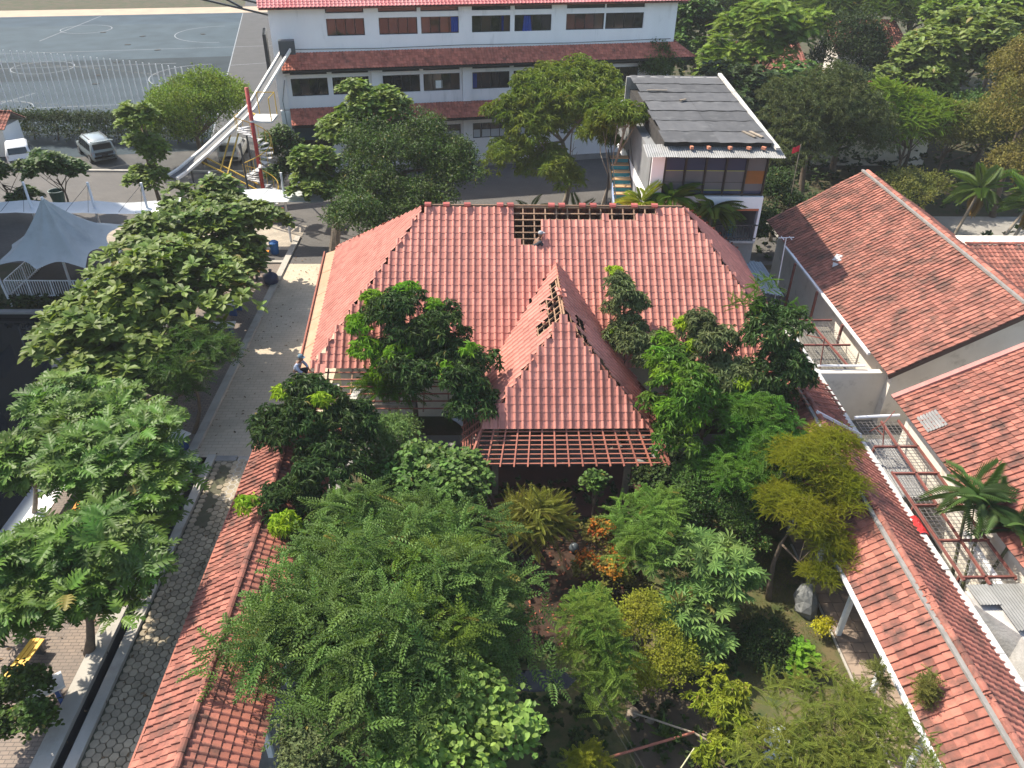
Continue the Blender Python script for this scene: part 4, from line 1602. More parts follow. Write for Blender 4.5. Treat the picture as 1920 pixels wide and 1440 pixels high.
b = MB()
b.bar((13.66, 35.8, 9.1), (13.66, 47.2, 9.95), .2, .12)
b.build("parapet", mat("peeling_white_parapet", (.55, .54, .51), (.40, .38, .34), scale=3, rough=.9, dirt=(.2, .18, .15), dscale=2.5, dthr=(.55, .75)), ax)
b = MB()
b.box((8.2, 46.8, 8.5), (13.9, 47.0, 9.82))
b.build("rear_wall", concrete, ax)
for a_, b_, rz in (((10.3, 42.3, 9.65), (10.75, 42.45, 9.69), .6), ((8.9, 44.0, 9.74), (10.0, 44.1, 9.77), .0), ((12.6, 36.8, 9.33), (12.75, 37.8, 9.37), .35), ((12.95, 36.8, 9.33), (13.1, 37.8, 9.37), .35)):
    b = MB()
    b.box(a_, b_, rz=rz)
    tag(b.build("loose_plank", wood_old), {0: "short grey plank lying in the middle of the black annex roof", 1: "long thin batten lying along the upper part of the black annex roof",
                                         2: "left one of two pale planks at the front corner of the black roof", 3: "right one of two pale planks at the front corner of the black roof"}[int(a_[0] * 10) % 4 if False else [10.3, 8.9, 12.6, 12.95].index(a_[0])], "plank")
for k, x in enumerate((9.6, 10.4, 11.4, 12.3, 13.0)):
    b = MB()
    b.box((x, 35.95, 9.0), (x + .14, 36.15, 9.12), rz=.2 * k)
    b.build("roof_block", mat("orange_block", (.5, .2, .12), None, rough=.9), ax)
# balcony rail
for a_, b_ in (((X0, Y0 - .1, 5.05), (X1, Y0 - .1, 5.05)), ((X0, Y0 - .1, 4.35), (X1, Y0 - .1, 4.35))):
    b = MB()
    b.bar(a_, b_, .06)
    b.build("rail", dark_metal, ax)
for k in range(24):
    x = 10.2 + k * .145
    b = MB()
    b.bar((x, Y0 - .1, 4.2), (x, Y0 - .1, 5.05), .03)
    b.build("baluster", dark_metal, ax)
b = MB()
b.box((13.6, 36.5, 4.22), (13.72, 36.62, 5.9))
b.build("corner_post", white_paint, ax)
# lower front lean roof below balcony
# outside stair on the left flank
st = thing("outside_stair", "outside stair with tan treads and teal risers left of the annex", "stair", (7.4, 41, 0))
tan = mat("tan_tread_tile", (.52, .33, .17), (.46, .29, .15), scale=3, rough=.6)
teal = mat("teal_riser_paint", (.03, .25, .30), (.03, .22, .26), scale=3, rough=.6)
for k in range(10):
    y, z = 38.6 + k * .42, 4.2 + k * .26
    b = MB()
    b.box((6.95, y, z - .05), (7.95, y + .42, z))
    b.build("tread", tan, st)
    b = MB()
    b.box((6.97, y + .02, z - .26), (7.93, y + .06, z - .052))
    b.build("riser", teal, st)
for x in (6.9, 8.0):
    b = MB()
    b.slab([(x, 38.5, 3.9), (x, 42.9, 6.55), (x, 42.9, 6.85), (x, 38.5, 4.2)], .05)
    b.build("stringer", dark_metal, st)
    b = MB()
    b.bar((x, 38.6, 5.0), (x, 42.8, 7.5), .045)
    b.build("rail", dark_metal, st)
for x in (6.95, 7.9):
    for y, z in ((38.7, 4.0), (42.6, 6.5)):
        b = MB()
        b.box((x - .05, y - .05, 0), (x + .05, y + .05, z))
        b.build("post", dark_metal, st)
b = MB()
b.slab([(6.86, 38.6, 4.3), (6.86, 40.3, 5.3), (6.82, 40.2, 5.9), (6.82, 38.7, 5.0)], .03)
b.build("side_panel", mat("blue_stripe_panel", (.06, .2, .55), (.6, .65, .7), scale=6, rough=.6, stretch=(1, 3, .3)), st)
lm = thing("white_lean_panel", "white panel fence climbing beside the outside stair of the annex", "panel", (8.3, 40, 4))
for k in range(6):
    b = MB()
    b.bar((8.15, 39.0 + k * .7, 4.3 + k * .42), (8.15, 39.0 + k * .7, 6.0 + k * .4), .35, .04, upv=(1, 0, 0))
    b.build("slat", white_paint if k % 2 == 0 else dark_metal, lm)


# ================================================================== SLIDE TOWER
tw = thing("spiral_stair_tower", "red pole spiral stair with yellow railing serving the escape slide", "stair tower", (-14.44, 49.8, 0))
PXc, PYc = -14.44, 49.8
b = MB()
b.tube([(PXc, PYc, 0), (PXc, PYc, 8.3)], .125, n=12)
b.build("pole", red_steel, tw, smooth=True)
b = MB()
b.box((PXc - .9, PYc - .9, 0), (PXc + .9, PYc + .9, .35))
b.build("base", red_steel, tw)
NS = 26
for k in range(NS):
    a = radians(-70 + 26 * k)
    z = .6 + k * .215
    b = MB()
    da = radians(14)
    b.prism([(PXc + .1 * cos(a), PYc + .1 * sin(a)), (PXc + 1.0 * cos(a - da), PYc + 1.0 * sin(a - da)), (PXc + 1.0 * cos(a + da), PYc + 1.0 * sin(a + da))], z, z + .05)
    b.build("tread", mat("pale_steel_tread", (.5, .5, .5), (.4, .4, .4), scale=3, rough=.5), tw)
    b = MB()
    b.tube([(PXc + 1.0 * cos(a), PYc + 1.0 * sin(a), z), (PXc + 1.0 * cos(a), PYc + 1.0 * sin(a), z + .85)], .018, n=5)
    b.build("baluster", yellow_steel, tw)
b = MB()
b.tube([(PXc + 1.0 * cos(radians(-70 + 6.5 * k)), PYc + 1.0 * sin(radians(-70 + 6.5 * k)), 1.45 + k * .05375) for k in range(4 * NS)], .03, n=6)
b.build("handrail", yellow_steel, tw)
b = MB()
b.box((PXc - .1, PYc - .2, 6.25), (PXc + 1.3, PYc + 1.5, 6.35))
b.build("platform", mat("pale_platform", (.55, .55, .53), (.45, .45, .43), scale=2, rough=.7), tw)
rl = MB()
for x, y in ((PXc + .15, PYc + 1.45), (PXc + 1.25, PYc + 1.45), (PXc + 1.25, PYc - .15)):
    rl.tube([(x, y, 6.35), (x, y, 7.7)], .03, n=6)
rl.tube([(PXc + .15, PYc + 1.45, 7.7), (PXc + 1.25, PYc + 1.45, 7.7), (PXc + 1.25, PYc - .15, 7.7)], .03, n=6)
rl.build("platform_rail", yellow_steel, tw)
for x, y in ((PXc - .9, PYc + 1.4), (PXc - .7, PYc - .9)):
    b = MB()
    b.tube([(x, y, 0), (x, y, 5.2)], .06, n=8)
    b.build("leg", dark_metal, tw)

sd = thing("escape_slide", "long twin sided metal escape slide from the white building down to the yard", "slide", (-17, 57, 0))
pts = [Vector(p) for p in ((-13.3, 56.7, 9.2), (-15.75, 54.65, 5.85), (-16.75, 53.8, 5.0), (-18.55, 52.2, 3.6), (-19.85, 50.85, 2.7), (-20.3, 50.3, 2.5))]


def chute(off0, off1, z0, z1, name, m):
    vs, fs = [], []
    for p, q in zip(pts, pts[1:] + [None]):
        pass
    for i, p in enumerate(pts):
        d = pts[min(i + 1, len(pts) - 1)] - pts[max(i - 1, 0)]
        d.z = 0
        d.normalize()
        s = Vector((-d.y, d.x, 0))
        for o_, z_ in ((off0, z0), (off1, z0), (off1, z1), (off0, z1)):
            vs.append(p + s * o_ + Vector((0, 0, z_)))
    for i in range(len(pts) - 1):
        for k in range(4):
            fs.append((4 * i + k, 4 * i + (k + 1) % 4, 4 * i + 4 + (k + 1) % 4, 4 * i + 4 + k))
    fs += [(3, 2, 1, 0), tuple(4 * (len(pts) - 1) + k for k in range(4))]
    b = MB()
    b.add(vs, fs)
    return b.build(name, m, sd)


chute(-.36, .36, -.06, 0.0, "chute_bed", mat("dark_worn_steel", (.07, .073, .077), (.11, .113, .117), scale=1.5, rough=.6, metal=.0))
sw = mat("cream_slide_side", (.72, .70, .64), (.62, .60, .55), scale=2, rough=.6)
chute(-.58, -.365, -.06, .12, "side_wall", sw)
chute(.365, .58, -.06, .12, "side_wall", sw)
b = MB()
b.box((-12.75, .85, 8.9), (-11.7, 1.6, 9.75), M=WMAT)
b.build("top_hood", mat("dark_hood", (.07, .075, .08), None, rough=.6), sd)
for a_, b_ in (((-18.9, 51.8, 3.15), (-14.5, 50.0, 1.6)), ((-18.6, 52.1, 3.3), (-14.4, 50.35, 1.8)), ((-16.9, 53.65, 4.85), (-17.5, 51.3, 2.6)), ((-16.3, 54.15, 5.3), (-17.0, 51.15, 2.45)), ((-15.9, 54.4, 5.7), (-14.5, 51.3, 6.25))):
    b = MB()
    b.bar(a_, b_, .08)
    b.build("brace", yellow_steel, sd)
for x, y, z in ((-15.8, 54.6, 5.75), (-19.4, 51.35, 2.95)):
    b = MB()
    b.tube([(x, y, 0), (x, y, z)], .06, n=8)
    b.build("support_post", dark_metal, sd)


# ================================================================== MEMBRANE CANOPIES
def canopy(name, label, x0, x1, y0, y1, z, sag, posts, mastz):
    t = thing(name, label, "canopy", ((x0 + x1) / 2, (y0 + y1) / 2, 0), group="white walkway canopies")
    n, m_ = 24, 6
    V, Fc = [], []
    for i in range(n + 1):
        u = i / n
        for j in range(m_ + 1):
            v = j / m_
            zz = z + sag * (abs(sin(u * pi * len(posts))) * -.25) - .25 * (1 - (2 * v - 1) ** 2) * .6 + .18 * v
            yy = y0 + (y1 - y0) * v + (.12 * sin(u * pi * len(posts)) ** 2) * (1 if v < .5 else -1) * abs(2 * v - 1)
            V.append((x0 + (x1 - x0) * u, yy, zz))
    for i in range(n):
        for j in range(m_):
            a = i * (m_ + 1) + j
            Fc.append((a, a + m_ + 1, a + m_ + 2, a + 1))
    b = MB()
    b.add(V, Fc)
    b.build("membrane", fabric_white, t, smooth=True)
    for x in posts:
        ym = (y0 + y1) / 2 + .2
        b = MB()
        b.tube([(x, ym, 0), (x, ym, mastz)], .07, n=8)
        b.build("post", white_metal, t)
        for sx in (-1.3, 0.0):
            b = MB()
            b.tube([(x, ym, mastz - .1), (x + sx, y0 + .1, z)], .012, n=4)
            b.build("stay", dark_metal, t)


canopy("walkway_canopy", "long shaded white membrane canopy behind the white tent", -34, -19.2, 43.0, 44.5, 2.95, .4, [-30.2, -26.2, -22.6, -19.6], 4.4)
canopy("walkway_canopy", "short sunlit white membrane canopy in front of the red pole tower", -17.2, -9.6, 44.8, 46.5, 3.0, .3, [-16.3, -12.1], 4.4)

# tent over the railed platform
tent = thing("tensile_tent", "pointed grey white tensile tent over a railed platform by the pool", "tent", (-22.7, 39.8, 0))
A = Vector((-22.67, 39.2, 5.3))
cor_ = [Vector((-25.1, 37.2, 2.35)), Vector((-22.85, 36.95, 2.3)), Vector((-20.4, 37.0, 2.35)), Vector((-20.25, 39.7, 2.35)), Vector((-20.5, 42.6, 2.4)), Vector((-22.8, 42.9, 2.4)), Vector((-25.3, 42.7, 2.4)), Vector((-25.5, 39.9, 2.35))]
V, Fc = [], []
NA, NR = 10, 12
ring = []
for i, c in enumerate(cor_):
    d = cor_[(i + 1) % len(cor_)]
    for k in range(NA):
        t = k / NA
        p = c.lerp(d, t)
        inw = (Vector((A.x, A.y, p.z)) - p).normalized()
        ring.append(p + inw * (.42 * sin(pi * t)) + Vector((0, 0, .22 * sin(pi * t))))
NRG = len(ring)
for j in range(NR + 1):
    v = j / NR
    for p in ring:
        q = p.lerp(A, v)
        q.z = p.z + (A.z - p.z) * (v ** 1.9 * .75 + v * .25)
        V.append(q + (Vector((.09 * cos(len(V)), 0, 0)) * 0))
for j in range(NR):
    for k in range(NRG):
        Fc.append((j * NRG + k, j * NRG + (k + 1) % NRG, (j + 1) * NRG + (k + 1) % NRG, (j + 1) * NRG + k))
b = MB()
b.add(V, Fc)
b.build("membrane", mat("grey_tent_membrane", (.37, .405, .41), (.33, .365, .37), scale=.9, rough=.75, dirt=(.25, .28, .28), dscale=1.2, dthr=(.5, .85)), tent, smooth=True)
for i in (0, 2, 4, 6):
    c = cor_[i]
    o_ = Vector(((c.x - A.x) * .12, (c.y - A.y) * .1, 0))
    b = MB()
    b.tube([Vector((c.x, c.y, 0)) - o_ * .4 + Vector((0, 0, 0)), c], .06, n=8)
    b.build("mast", white_metal, tent)
b = MB()
b.tube([(A.x, A.y, 0.3), A], .07, n=8)
b.build("centre_mast", white_metal, tent)
stg = thing("railed_platform", "dark wooden platform with white railing under the tent", "platform", (-22.9, 40.2, 0))
b = MB()
b.box((-25.3, 37.75, 0), (-20.6, 43.0, .3))
b.build("deck", mat("dark_deck_boards", (.045, .033, .026), (.03, .022, .018), scale=2, rough=.7), stg)


def railing(t, p, q, z, h, m, gap=.13):
    p, q = Vector(p), Vector(q)
    n = int((q - p).length / gap)
    for zz in (z + .08, z + h):
        b_ = MB()
        b_.bar((p.x, p.y, zz), (q.x, q.y, zz), .05)
        b_.build("rail", m, t)
    for k in range(n + 1):
        c = p.lerp(q, k / n)
        b_ = MB()
        big = k % 9 == 0
        b_.bar((c.x, c.y, z), (c.x, c.y, z + h), .06 if big else .028)
        b_.build("rail_post" if big else "baluster", m, t)


railing(stg, (-25.25, 37.8, 0), (-20.65, 37.8, 0), .3, .95, white_metal)
railing(stg, (-25.25, 37.85, 0), (-25.25, 42.9, 0), .3, .95, white_metal, .2)
railing(stg, (-20.65, 37.85, 0), (-20.65, 42.9, 0), .3, .95, white_metal, .2)


# ================================================================== CARS
def car(name, label, loc, rz, paint, L=4.6, Wd=1.8, H=1.7, hatch=False):
    t = thing(name, label, "car", loc, group="parked cars")
    M = Matrix.Rotation(rz, 4, 'Z')
    hw_ = Wd / 2
    # stations: x, z low, z belt, z top, half width belt, half width top   (x forward)
    S = [(-.5, .45, .62, .66, .86, .80), (-.485, .32, .95, 1.0, .95, .86), (-.44, .28, 1.0, 1.58 if not hatch else 1.6, .98, .80), (-.25, .28, 1.0, H, .99, .80), (.02, .28, .98, H, 1.0, .80),
         (.14, .28, .97, H - .06, 1.0, .78), (.27, .28, .98, 1.06, .99, .84), (.42, .30, .90, .95, .96, .80), (.485, .34, .74, .78, .88, .7), (.5, .42, .6, .62, .78, .6)]
    V_, F_ = [], []
    for x, zl, zb, zt, wb, wt in S:
        X = x * L
        wb, wt = wb * hw_, wt * hw_
        prof = [(wb * .9, zl), (wb, zl + .18), (wb * 1.0, zb), (wt + .04, zt - .1 if zt - zb > .2 else zt - .02), (wt * .86, zt)]
        row = [(X, y, z) for y, z in prof] + [(X, -y, z) for y, z in reversed(prof)]
        V_ += row
    n = 10
    for i in range(len(S) - 1):
        for k in range(n - 1):
            F_.append((i * n + k, i * n + k + 1, (i + 1) * n + k + 1, (i + 1) * n + k))
        F_.append((i * n + n - 1, i * n, (i + 1) * n, (i + 1) * n + n - 1))
    F_ += [tuple(range(n)), tuple(reversed(range((len(S) - 1) * n, len(S) * n)))]
    b_ = MB()
    b_.add([M @ Vector(v) + Vector(loc) for v in V_], F_)
    b_.build("body", paint, t, smooth=True)

    def part(nm, poly, m, off=.012):
        P = [Vector(p) for p in poly]
        nn = (P[1] - P[0]).cross(P[2] - P[0]).normalized() * off
        q_ = MB()
        q_.add([M @ (p + nn) + Vector(loc) for p in P], [tuple(range(len(P)))])
        return q_.build(nm, m, t)
    for s in (1, -1):
        def Q(x, z, w):
            return (x * L, s * w * hw_, z)
        o = [Q(-.42, 1.05, .985), Q(-.24, 1.05, .995), Q(-.24, H - .16, .86), Q(-.41, 1.5, .86)]
        part("side_window", o if s < 0 else o[::-1], glass_dark, .02)
        o = [Q(-.22, 1.05, .995), Q(.0, 1.04, 1.0), Q(.0, H - .16, .86), Q(-.22, H - .16, .86)]
        part("side_window", o if s < 0 else o[::-1], glass_dark, .02)
        o = [Q(.015, 1.04, 1.0), Q(.2, 1.04, .99), Q(.13, H - .2, .86), Q(.015, H - .16, .86)]
        part("side_window", o if s < 0 else o[::-1], glass_dark, .02)
        part("tail_light", [(-.49 * L, s * .78 * hw_, .75), (-.47 * L, s * .97 * hw_, .75), (-.46 * L, s * .96 * hw_, 1.0), (-.485 * L, s * .8 * hw_, 1.0)][::-s], mat("red_lamp", (.35, .02, .015), None, rough=.3), .02)
        part("headlight", [(.49 * L, s * .5 * hw_, .66), (.465 * L, s * .88 * hw_, .68), (.45 * L, s * .9 * hw_, .82), (.475 * L, s * .5 * hw_, .78)][::s], mat("lamp_glass", (.5, .5, .5), None, rough=.15), .02)
    part("windscreen", [(.265 * L, -.78 * hw_, 1.1), (.265 * L, .78 * hw_, 1.1), (.15 * L, .7 * hw_, H - .08), (.15 * L, -.7 * hw_, H - .08)], glass_dark, .02)
    if hatch:
        q_ = MB()
        q_.add([M @ Vector(p) + Vector(loc) for p in ((-.5 * L, -.72 * hw_, .75), (-.5 * L, .72 * hw_, .75), (-.45 * L, .72 * hw_, 1.52), (-.45 * L, -.72 * hw_, 1.52))], [(3, 2, 1, 0)])
        q_.build("boot_opening", dark_void, t)
        q_ = MB()
        q_.slab([M @ Vector(p) + Vector(loc) for p in ((-.44 * L, -.8 * hw_, H - .06), (-.44 * L, .8 * hw_, H - .06), (-.64 * L, .78 * hw_, H + .12), (-.64 * L, -.78 * hw_, H + .12))][::-1], .06)
        tg = q_.build("tailgate", paint, t)
        q_ = MB()
        q_.slab([M @ Vector(p) + Vector(loc) for p in ((-.46 * L, -.66 * hw_, H + .0), (-.46 * L, .66 * hw_, H + .0), (-.57 * L, .66 * hw_, H + .095), (-.57 * L, -.66 * hw_, H + .095))][::-1], .005)
        q_.build("rear_window", glass_dark, tg)
        q_ = MB()
        for y in (-.68, .68):
            q_.bar(M @ Vector((-.38 * L, y * hw_, H + .05)) + Vector(loc), M @ Vector((.08 * L, y * hw_, H + .05)) + Vector(loc), .05)
        q_.build("roof_rail", dark_metal, t)
    else:
        part("rear_window", [(-.475 * L, .74 * hw_, 1.05), (-.475 * L, -.74 * hw_, 1.05), (-.445 * L, -.7 * hw_, 1.5), (-.445 * L, .7 * hw_, 1.5)], glass_dark, .03)
    part("number_plate", [(-.5 * L, .25 * hw_, .62), (-.5 * L, -.25 * hw_, .62), (-.5 * L, -.25 * hw_, .74), (-.5 * L, .25 * hw_, .74)], mat("black_plate", (.02, .02, .02), None, rough=.5), .02)
    for x in (-.31, .31):
        for s in (1, -1):
            c = Vector((x * L, s * (hw_ - .08), .34))
            q_ = MB()
            q_.tube([M @ (c + Vector((0, -.11, 0))) + Vector(loc), M @ (c + Vector((0, .11, 0))) + Vector(loc)], .34, n=18)
            wh = q_.build("wheel", mat("tyre_rubber", (.018, .018, .018), None, rough=.9), t)
            q_ = MB()
            q_.tube([M @ (c + Vector((0, -.12, 0))) + Vector(loc), M @ (c + Vector((0, .12, 0))) + Vector(loc)], .2, n=12)
            q_.build("rim", mat("alloy_rim", (.4, .4, .41), None, rough=.35, metal=.8), wh)
    return t


silver = mat("silver_green_car_paint", (.27, .31, .32), (.24, .28, .29), scale=.5, rough=.25, metal=.3, spec=.6)
white_car = mat("white_car_paint", (.72, .73, .74), None, rough=.25, spec=.6)
beige_car = mat("beige_car_paint", (.46, .44, .40), None, rough=.3, spec=.6)
car("parked_car", "silver sport utility car with its tailgate raised beside the dark hedge", (-30.6, 62.3, .004), radians(128), silver, 4.7, 1.85, 1.75, hatch=True)
car("parked_car", "beige hatchback parked under the escape slide", (-19.9, 62.4, .004), radians(95), beige_car, 4.2, 1.7, 1.5)
car("parked_car", "white car half hidden by the guard hut at the left edge", (-36.0, 61.2, .004), radians(118), white_car, 4.3, 1.75, 1.55)
car("parked_car", "white van behind the breadfruit leaves near the sunlit canopy", (-19.6, 47.9, .0), radians(60), white_car, 4.6, 1.8, 1.9)
hut = thing("guard_hut", "small guard hut with tiled roof at the left edge by the white car", "hut", (-38.8, 63.2, 0))
b = MB()
b.prism([(-40.6, 62), (-37.2, 62), (-37.2, 64.6), (-40.6, 64.6)], 0, 2.2)
b.build("wall", white_paint, hut)
hr2 = Roof(hut, tile_mid, .3, .34, .05)
hr2.plane([(-41, 61.6, 2.2), (-36.8, 61.6, 2.2), (-36.8, 63.3, 3.1), (-41, 63.3, 3.1)], (1, 0, 0))
hr2.plane([(-36.8, 65, 2.2), (-41, 65, 2.2), (-41, 63.3, 3.1), (-36.8, 63.3, 3.1)], (-1, 0, 0), hidden=True)
hr2.finish(cap=60)
b = MB()
b.slab([(-41, 61.7, 2.2), (-36.85, 61.7, 2.2), (-36.85, 63.3, 3.07), (-41, 63.3, 3.07)], .05)
b.slab([(-36.85, 64.9, 2.2), (-41, 64.9, 2.2), (-41, 63.3, 3.07), (-36.85, 63.3, 3.07)], .05)
b.build("roof_deck", wood_old, hut)

# ================================================================== YARD AND TERRACE FURNITURE
bn = thing("litter_bin", "dark green round litter bin beside the yard canopy", "bin", (-29.0, 52.0, 0))
b = MB()
b.tube([(-29.0, 52.0, 0), (-29.0, 52.0, .95)], [.36, .48], n=16, cap=False)
b.tube([(-29.0, 52.0, .02), (-29.0, 52.0, .06)], .36, n=16)
b.build("body", mat("green_bin_plastic", (.04, .09, .07), None, rough=.5), bn)
b = MB()
b.tube([(-29.0 + .49 * cos(2 * pi * k / 16), 52.0 + .49 * sin(2 * pi * k / 16), .95) for k in range(17)], .03, n=6)
b.build("rim", mat("pale_green_rim", (.3, .36, .33), None, rough=.5), bn)

marble = mat("white_terrazzo_top", (.75, .75, .73), (.68, .68, .66), scale=6, rough=.45)


def long_table(label, x0, x1, y0, y1):
    t = thing("long_table", label, "table", ((x0 + x1) / 2, (y0 + y1) / 2, 0), group="white tables by the pool")
    b_ = MB()
    b_.box((x0, y0, .74), (x1, y1, .8))
    b_.build("table_top", marble, t)
    for y in (y0 + .35, y1 - .35):
        b_ = MB()
        b_.box((x0 + .1, y - .12, 0), (x1 - .1, y + .12, .74))
        b_.build("leg", mat("dark_blue_pedestal", (.03, .05, .09), (.05, .06, .09), scale=2, rough=.6), t)


def bench(label, c, rz, L=1.6, m=None, z=.45, white=False):
    m = m or orange_paint
    t = thing("slatted_bench", label, "bench", c, group="painted benches on the terrace")
    R_ = Matrix.Translation(c) @ Matrix.Rotation(rz, 4, 'Z')
    for k in range(3):
        b_ = MB()
        b_.box((-L / 2, -.2 + k * .14, z - .04), (L / 2, -.08 + k * .14, z), M=R_)
        b_.build("seat_slat", m, t)
    for x in (-L / 2 + .2, L / 2 - .2):
        b_ = MB()
        b_.box((x - .04, -.18, 0), (x + .04, .2, z - .042), M=R_)
        b_.build("leg", dark_metal, t)


long_table("white long table at the pool edge between the two nearest breadfruit trees", -16.0, -15.3, 19.9, 23.2)
long_table("white long table at the pool edge beside the small dark tree", -16.0, -15.3, 25.7, 28.3)
long_table("white long table at the pool edge under the big canopy tree", -15.9, -15.3, 30.2, 32.6)
bench("orange bench beside the long table between the nearest breadfruit trees", (-14.6, 21.6, 0), pi / 2, 2.6)
bench("orange bench beside the long table by the small dark tree", (-14.6, 27.2, 0), pi / 2, 1.7)
bench("orange bench under the big canopy tree by the pool", (-14.5, 31.3, 0), pi / 2, 1.8)
bench("yellow bench on the brick terrace at the lower left corner", (-13.5, 14.7, 0), radians(82), 1.7, yellow_paint)
bench("orange bench at the head of the terrace beside the blue bin", (-13.5, 43.3, 0), radians(4), 1.3)
bench("orange bench by the kerb below the terrace head", (-13.2, 40.6, 0), radians(4), .9)
bench("farther yellow bench under the corridor eave on the hexagon path", (-8.75, 12.5, 0), 0.05, .8, yellow_paint)
bench("nearer yellow bench under the corridor eave on the hexagon path", (-8.85, 11.2, 0), 0.05, .8, yellow_paint)


def side_table(label, c, rz):
    t = thing("small_table", label, "table", c, group="small white tables along the kerb")
    R_ = Matrix.Translation(c) @ Matrix.Rotation(rz, 4, 'Z')
    b_ = MB()
    b_.box((-.55, -.3, .70), (.55, .3, .76), M=R_)
    b_.build("table_top", marble, t)
    for x in (-.3, .3):
        b_ = MB()
        b_.box((x - .05, -.2, 0), (x + .05, .2, .70), M=R_)
        b_.build("leg", blue_paint, t)


side_table("small white table on the terrace at the lower left by the dark shrub", (-12.3, 13.6, 0), .6)
side_table("small white table under the nearest kerbside breadfruit leaves", (-12.5, 17.4, 0), -.5)
side_table("small white table tilted towards the kerb by the small dark tree trunk", (-12.4, 25.2, 0), -.5)
side_table("small white table on the kerb halfway along the path", (-12.9, 34.0, 0), .1)
side_table("small white table beside the tree trunk at the path kerb", (-13.1, 36.6, 0), 1.4)
side_table("small white table at the far end of the terrace by the path", (-13.8, 41.8, 0), .3)
bg = thing("rubbish_bag", "dark blue rubbish bag standing on the path by the kerb", "bag", (-12.0, 40.0, 0))
b = MB()
b.tube([(-12.0, 40.0, z) for z in (0, .12, .35, .55, .68, .74)], [.28, .42, .45, .36, .16, .05], n=14)
b.build("sack", mat("navy_plastic_bag", (.02, .03, .07), (.03, .04, .09), scale=5, rough=.35, bump=.6, bscale=6), bg, smooth=True)
b = MB()
b.tube([(-12.0, 40.0, .72), (-11.95, 40.0, .86)], [.05, .1], n=8)
b.build("knot", mat("navy_plastic_bag", (0, 0, 0)), bg)
bb = thing("blue_bin", "small blue bin beside the bench at the head of the terrace", "bin", (-12.9, 43.6, 0))
b = MB()
b.tube([(-12.7, 44.1, 0), (-12.7, 44.1, .7)], [.22, .28], n=14)
b.build("body", mat("blue_plastic", (.02, .12, .35), None, rough=.5), bb)
b = MB()
b.tube([(-12.7, 44.1, .7), (-12.7, 44.1, .8)], [.3, .18], n=14)
b.build("lid", mat("blue_plastic", (0, 0, 0)), bb)
pl_ = thing("timber_pile", "bundle of old planks leaning beside the house corner and dark tree", "planks", (-8.9, 42.6, 0))
for k in range(5):
    b = MB()
    b.bar((-9.2 + k * .12, 42.2 + .06 * k, 0.02), (-8.8 + k * .1, 43.4, 2.4 + .1 * (k % 3)), .14, .04)
    b.build("plank", wood_old, pl_)

# ================================================================== GARDEN BITS
rk = thing("garden_rock", "upright grey rock under the yellow green tree by the walkway", "rock", (10.35, 16.6, 0))
b = MB()
P8 = []
for k in range(5):
    for q in range(8):
        a = 2 * pi * q / 8
        r_ = (.42, .46, .38, .26, .1)[k] * random.uniform(.8, 1.15)
        P8.append((10.35 + r_ * cos(a) * .8, 16.6 + r_ * sin(a) + .05 * k, (0, .25, .55, .85, 1.0)[k] * random.uniform(.95, 1.05)))
fs = [(k * 8 + q, k * 8 + (q + 1) % 8, k * 8 + 8 + (q + 1) % 8, k * 8 + 8 + q) for k in range(4) for q in range(8)] + [tuple(range(32, 40))]
b.add(P8, fs)
b.build("stone", mat("grey_rock", (.22, .225, .22), (.13, .135, .13), scale=4, rough=.95, bump=.5, bscale=10), rk)
for k, (x, y, r_, lb) in enumerate([(4.15, 12.95, .22, "round boulder at the near edge of the dark garden bed"), (4.6, 12.8, .15, "small pale boulder beside the round one in the garden bed"), (5.0, 14.9, .2, "boulder half under the yellow green shrub"),
                                    (6.0, 12.2, .18, "boulder in the dry bed below the yellow tipped shrub"), (3.3, 15.2, .2, "boulder by the small garden pond")]):
    P8 = []
    for j in range(4):
        for q in range(7):
            a = 2 * pi * q / 7
            rr2 = r_ * (1.0, 1.05, .8, .3)[j] * random.uniform(.85, 1.15)
            P8.append((x + rr2 * cos(a), y + rr2 * sin(a), (0, .4, .8, 1.0)[j] * r_ * 1.1))
    b = MB()
    b.add(P8, [(j * 7 + q, j * 7 + (q + 1) % 7, j * 7 + 7 + (q + 1) % 7, j * 7 + 7 + q) for j in range(3) for q in range(7)] + [tuple(range(21, 28))])
    o = b.build("boulder", mat("brown_rock", (.28, .22, .17), (.18, .15, .12), scale=4, rough=.95), smooth=True)
    tag(o, lb, "boulder", "garden boulders")
# small pond and dry bed
b = MB()
b.prism([(.6, 13.9), (1.4, 13.75), (2.4, 13.85), (2.7, 14.2), (2.2, 14.5), (1.1, 14.5)], -.003, .006)
b.build("garden_pond", mat("dark_pond_water", (.010, .012, .012), None, rough=.06, spec=.25), kind="structure")
sheet("garden_bed", 4.0, 6.6, 11.2, 14.0, .006, mat("dry_bed", (.10, .078, .055), (.07, .055, .038), scale=2.5, rough=1))
sheet("red_litter_bed", 1.0, 4.6, 15.2, 20.6, .006, mat("red_brown_litter", (.06, .03, .02), (.035, .025, .016), scale=3, rough=1, dirt=(.03, .035, .02), dscale=1.5))
bp_ = thing("bamboo_pole", "reddish brown pole lying slanted across the lawn at the bottom", "pole", (4.4, 11.7, 0))
b = MB()
b.tube([(3.25, 11.5, .4), (5.57, 11.95, .75)], .035, n=8)
b.build("shaft", wood_red, bp_)
bp_ = thing("bamboo_pole", "thin grey pole crossing the garden bed behind the reddish pole", "pole", (5, 12.5, 0))
b = MB()
b.tube([(4.1, 12.75, .45), (5.6, 11.95, .7), (6.6, 11.3, .6)], .028, n=8)
b.build("shaft", wood_old, bp_)
ws = thing("crumpled_sheet", "crumpled pale plastic sheet at the edge of the fern leaved tree by the walkway", "sheet", (7.9, 12.0, 0))
b = MB()
vs, fs = [], []
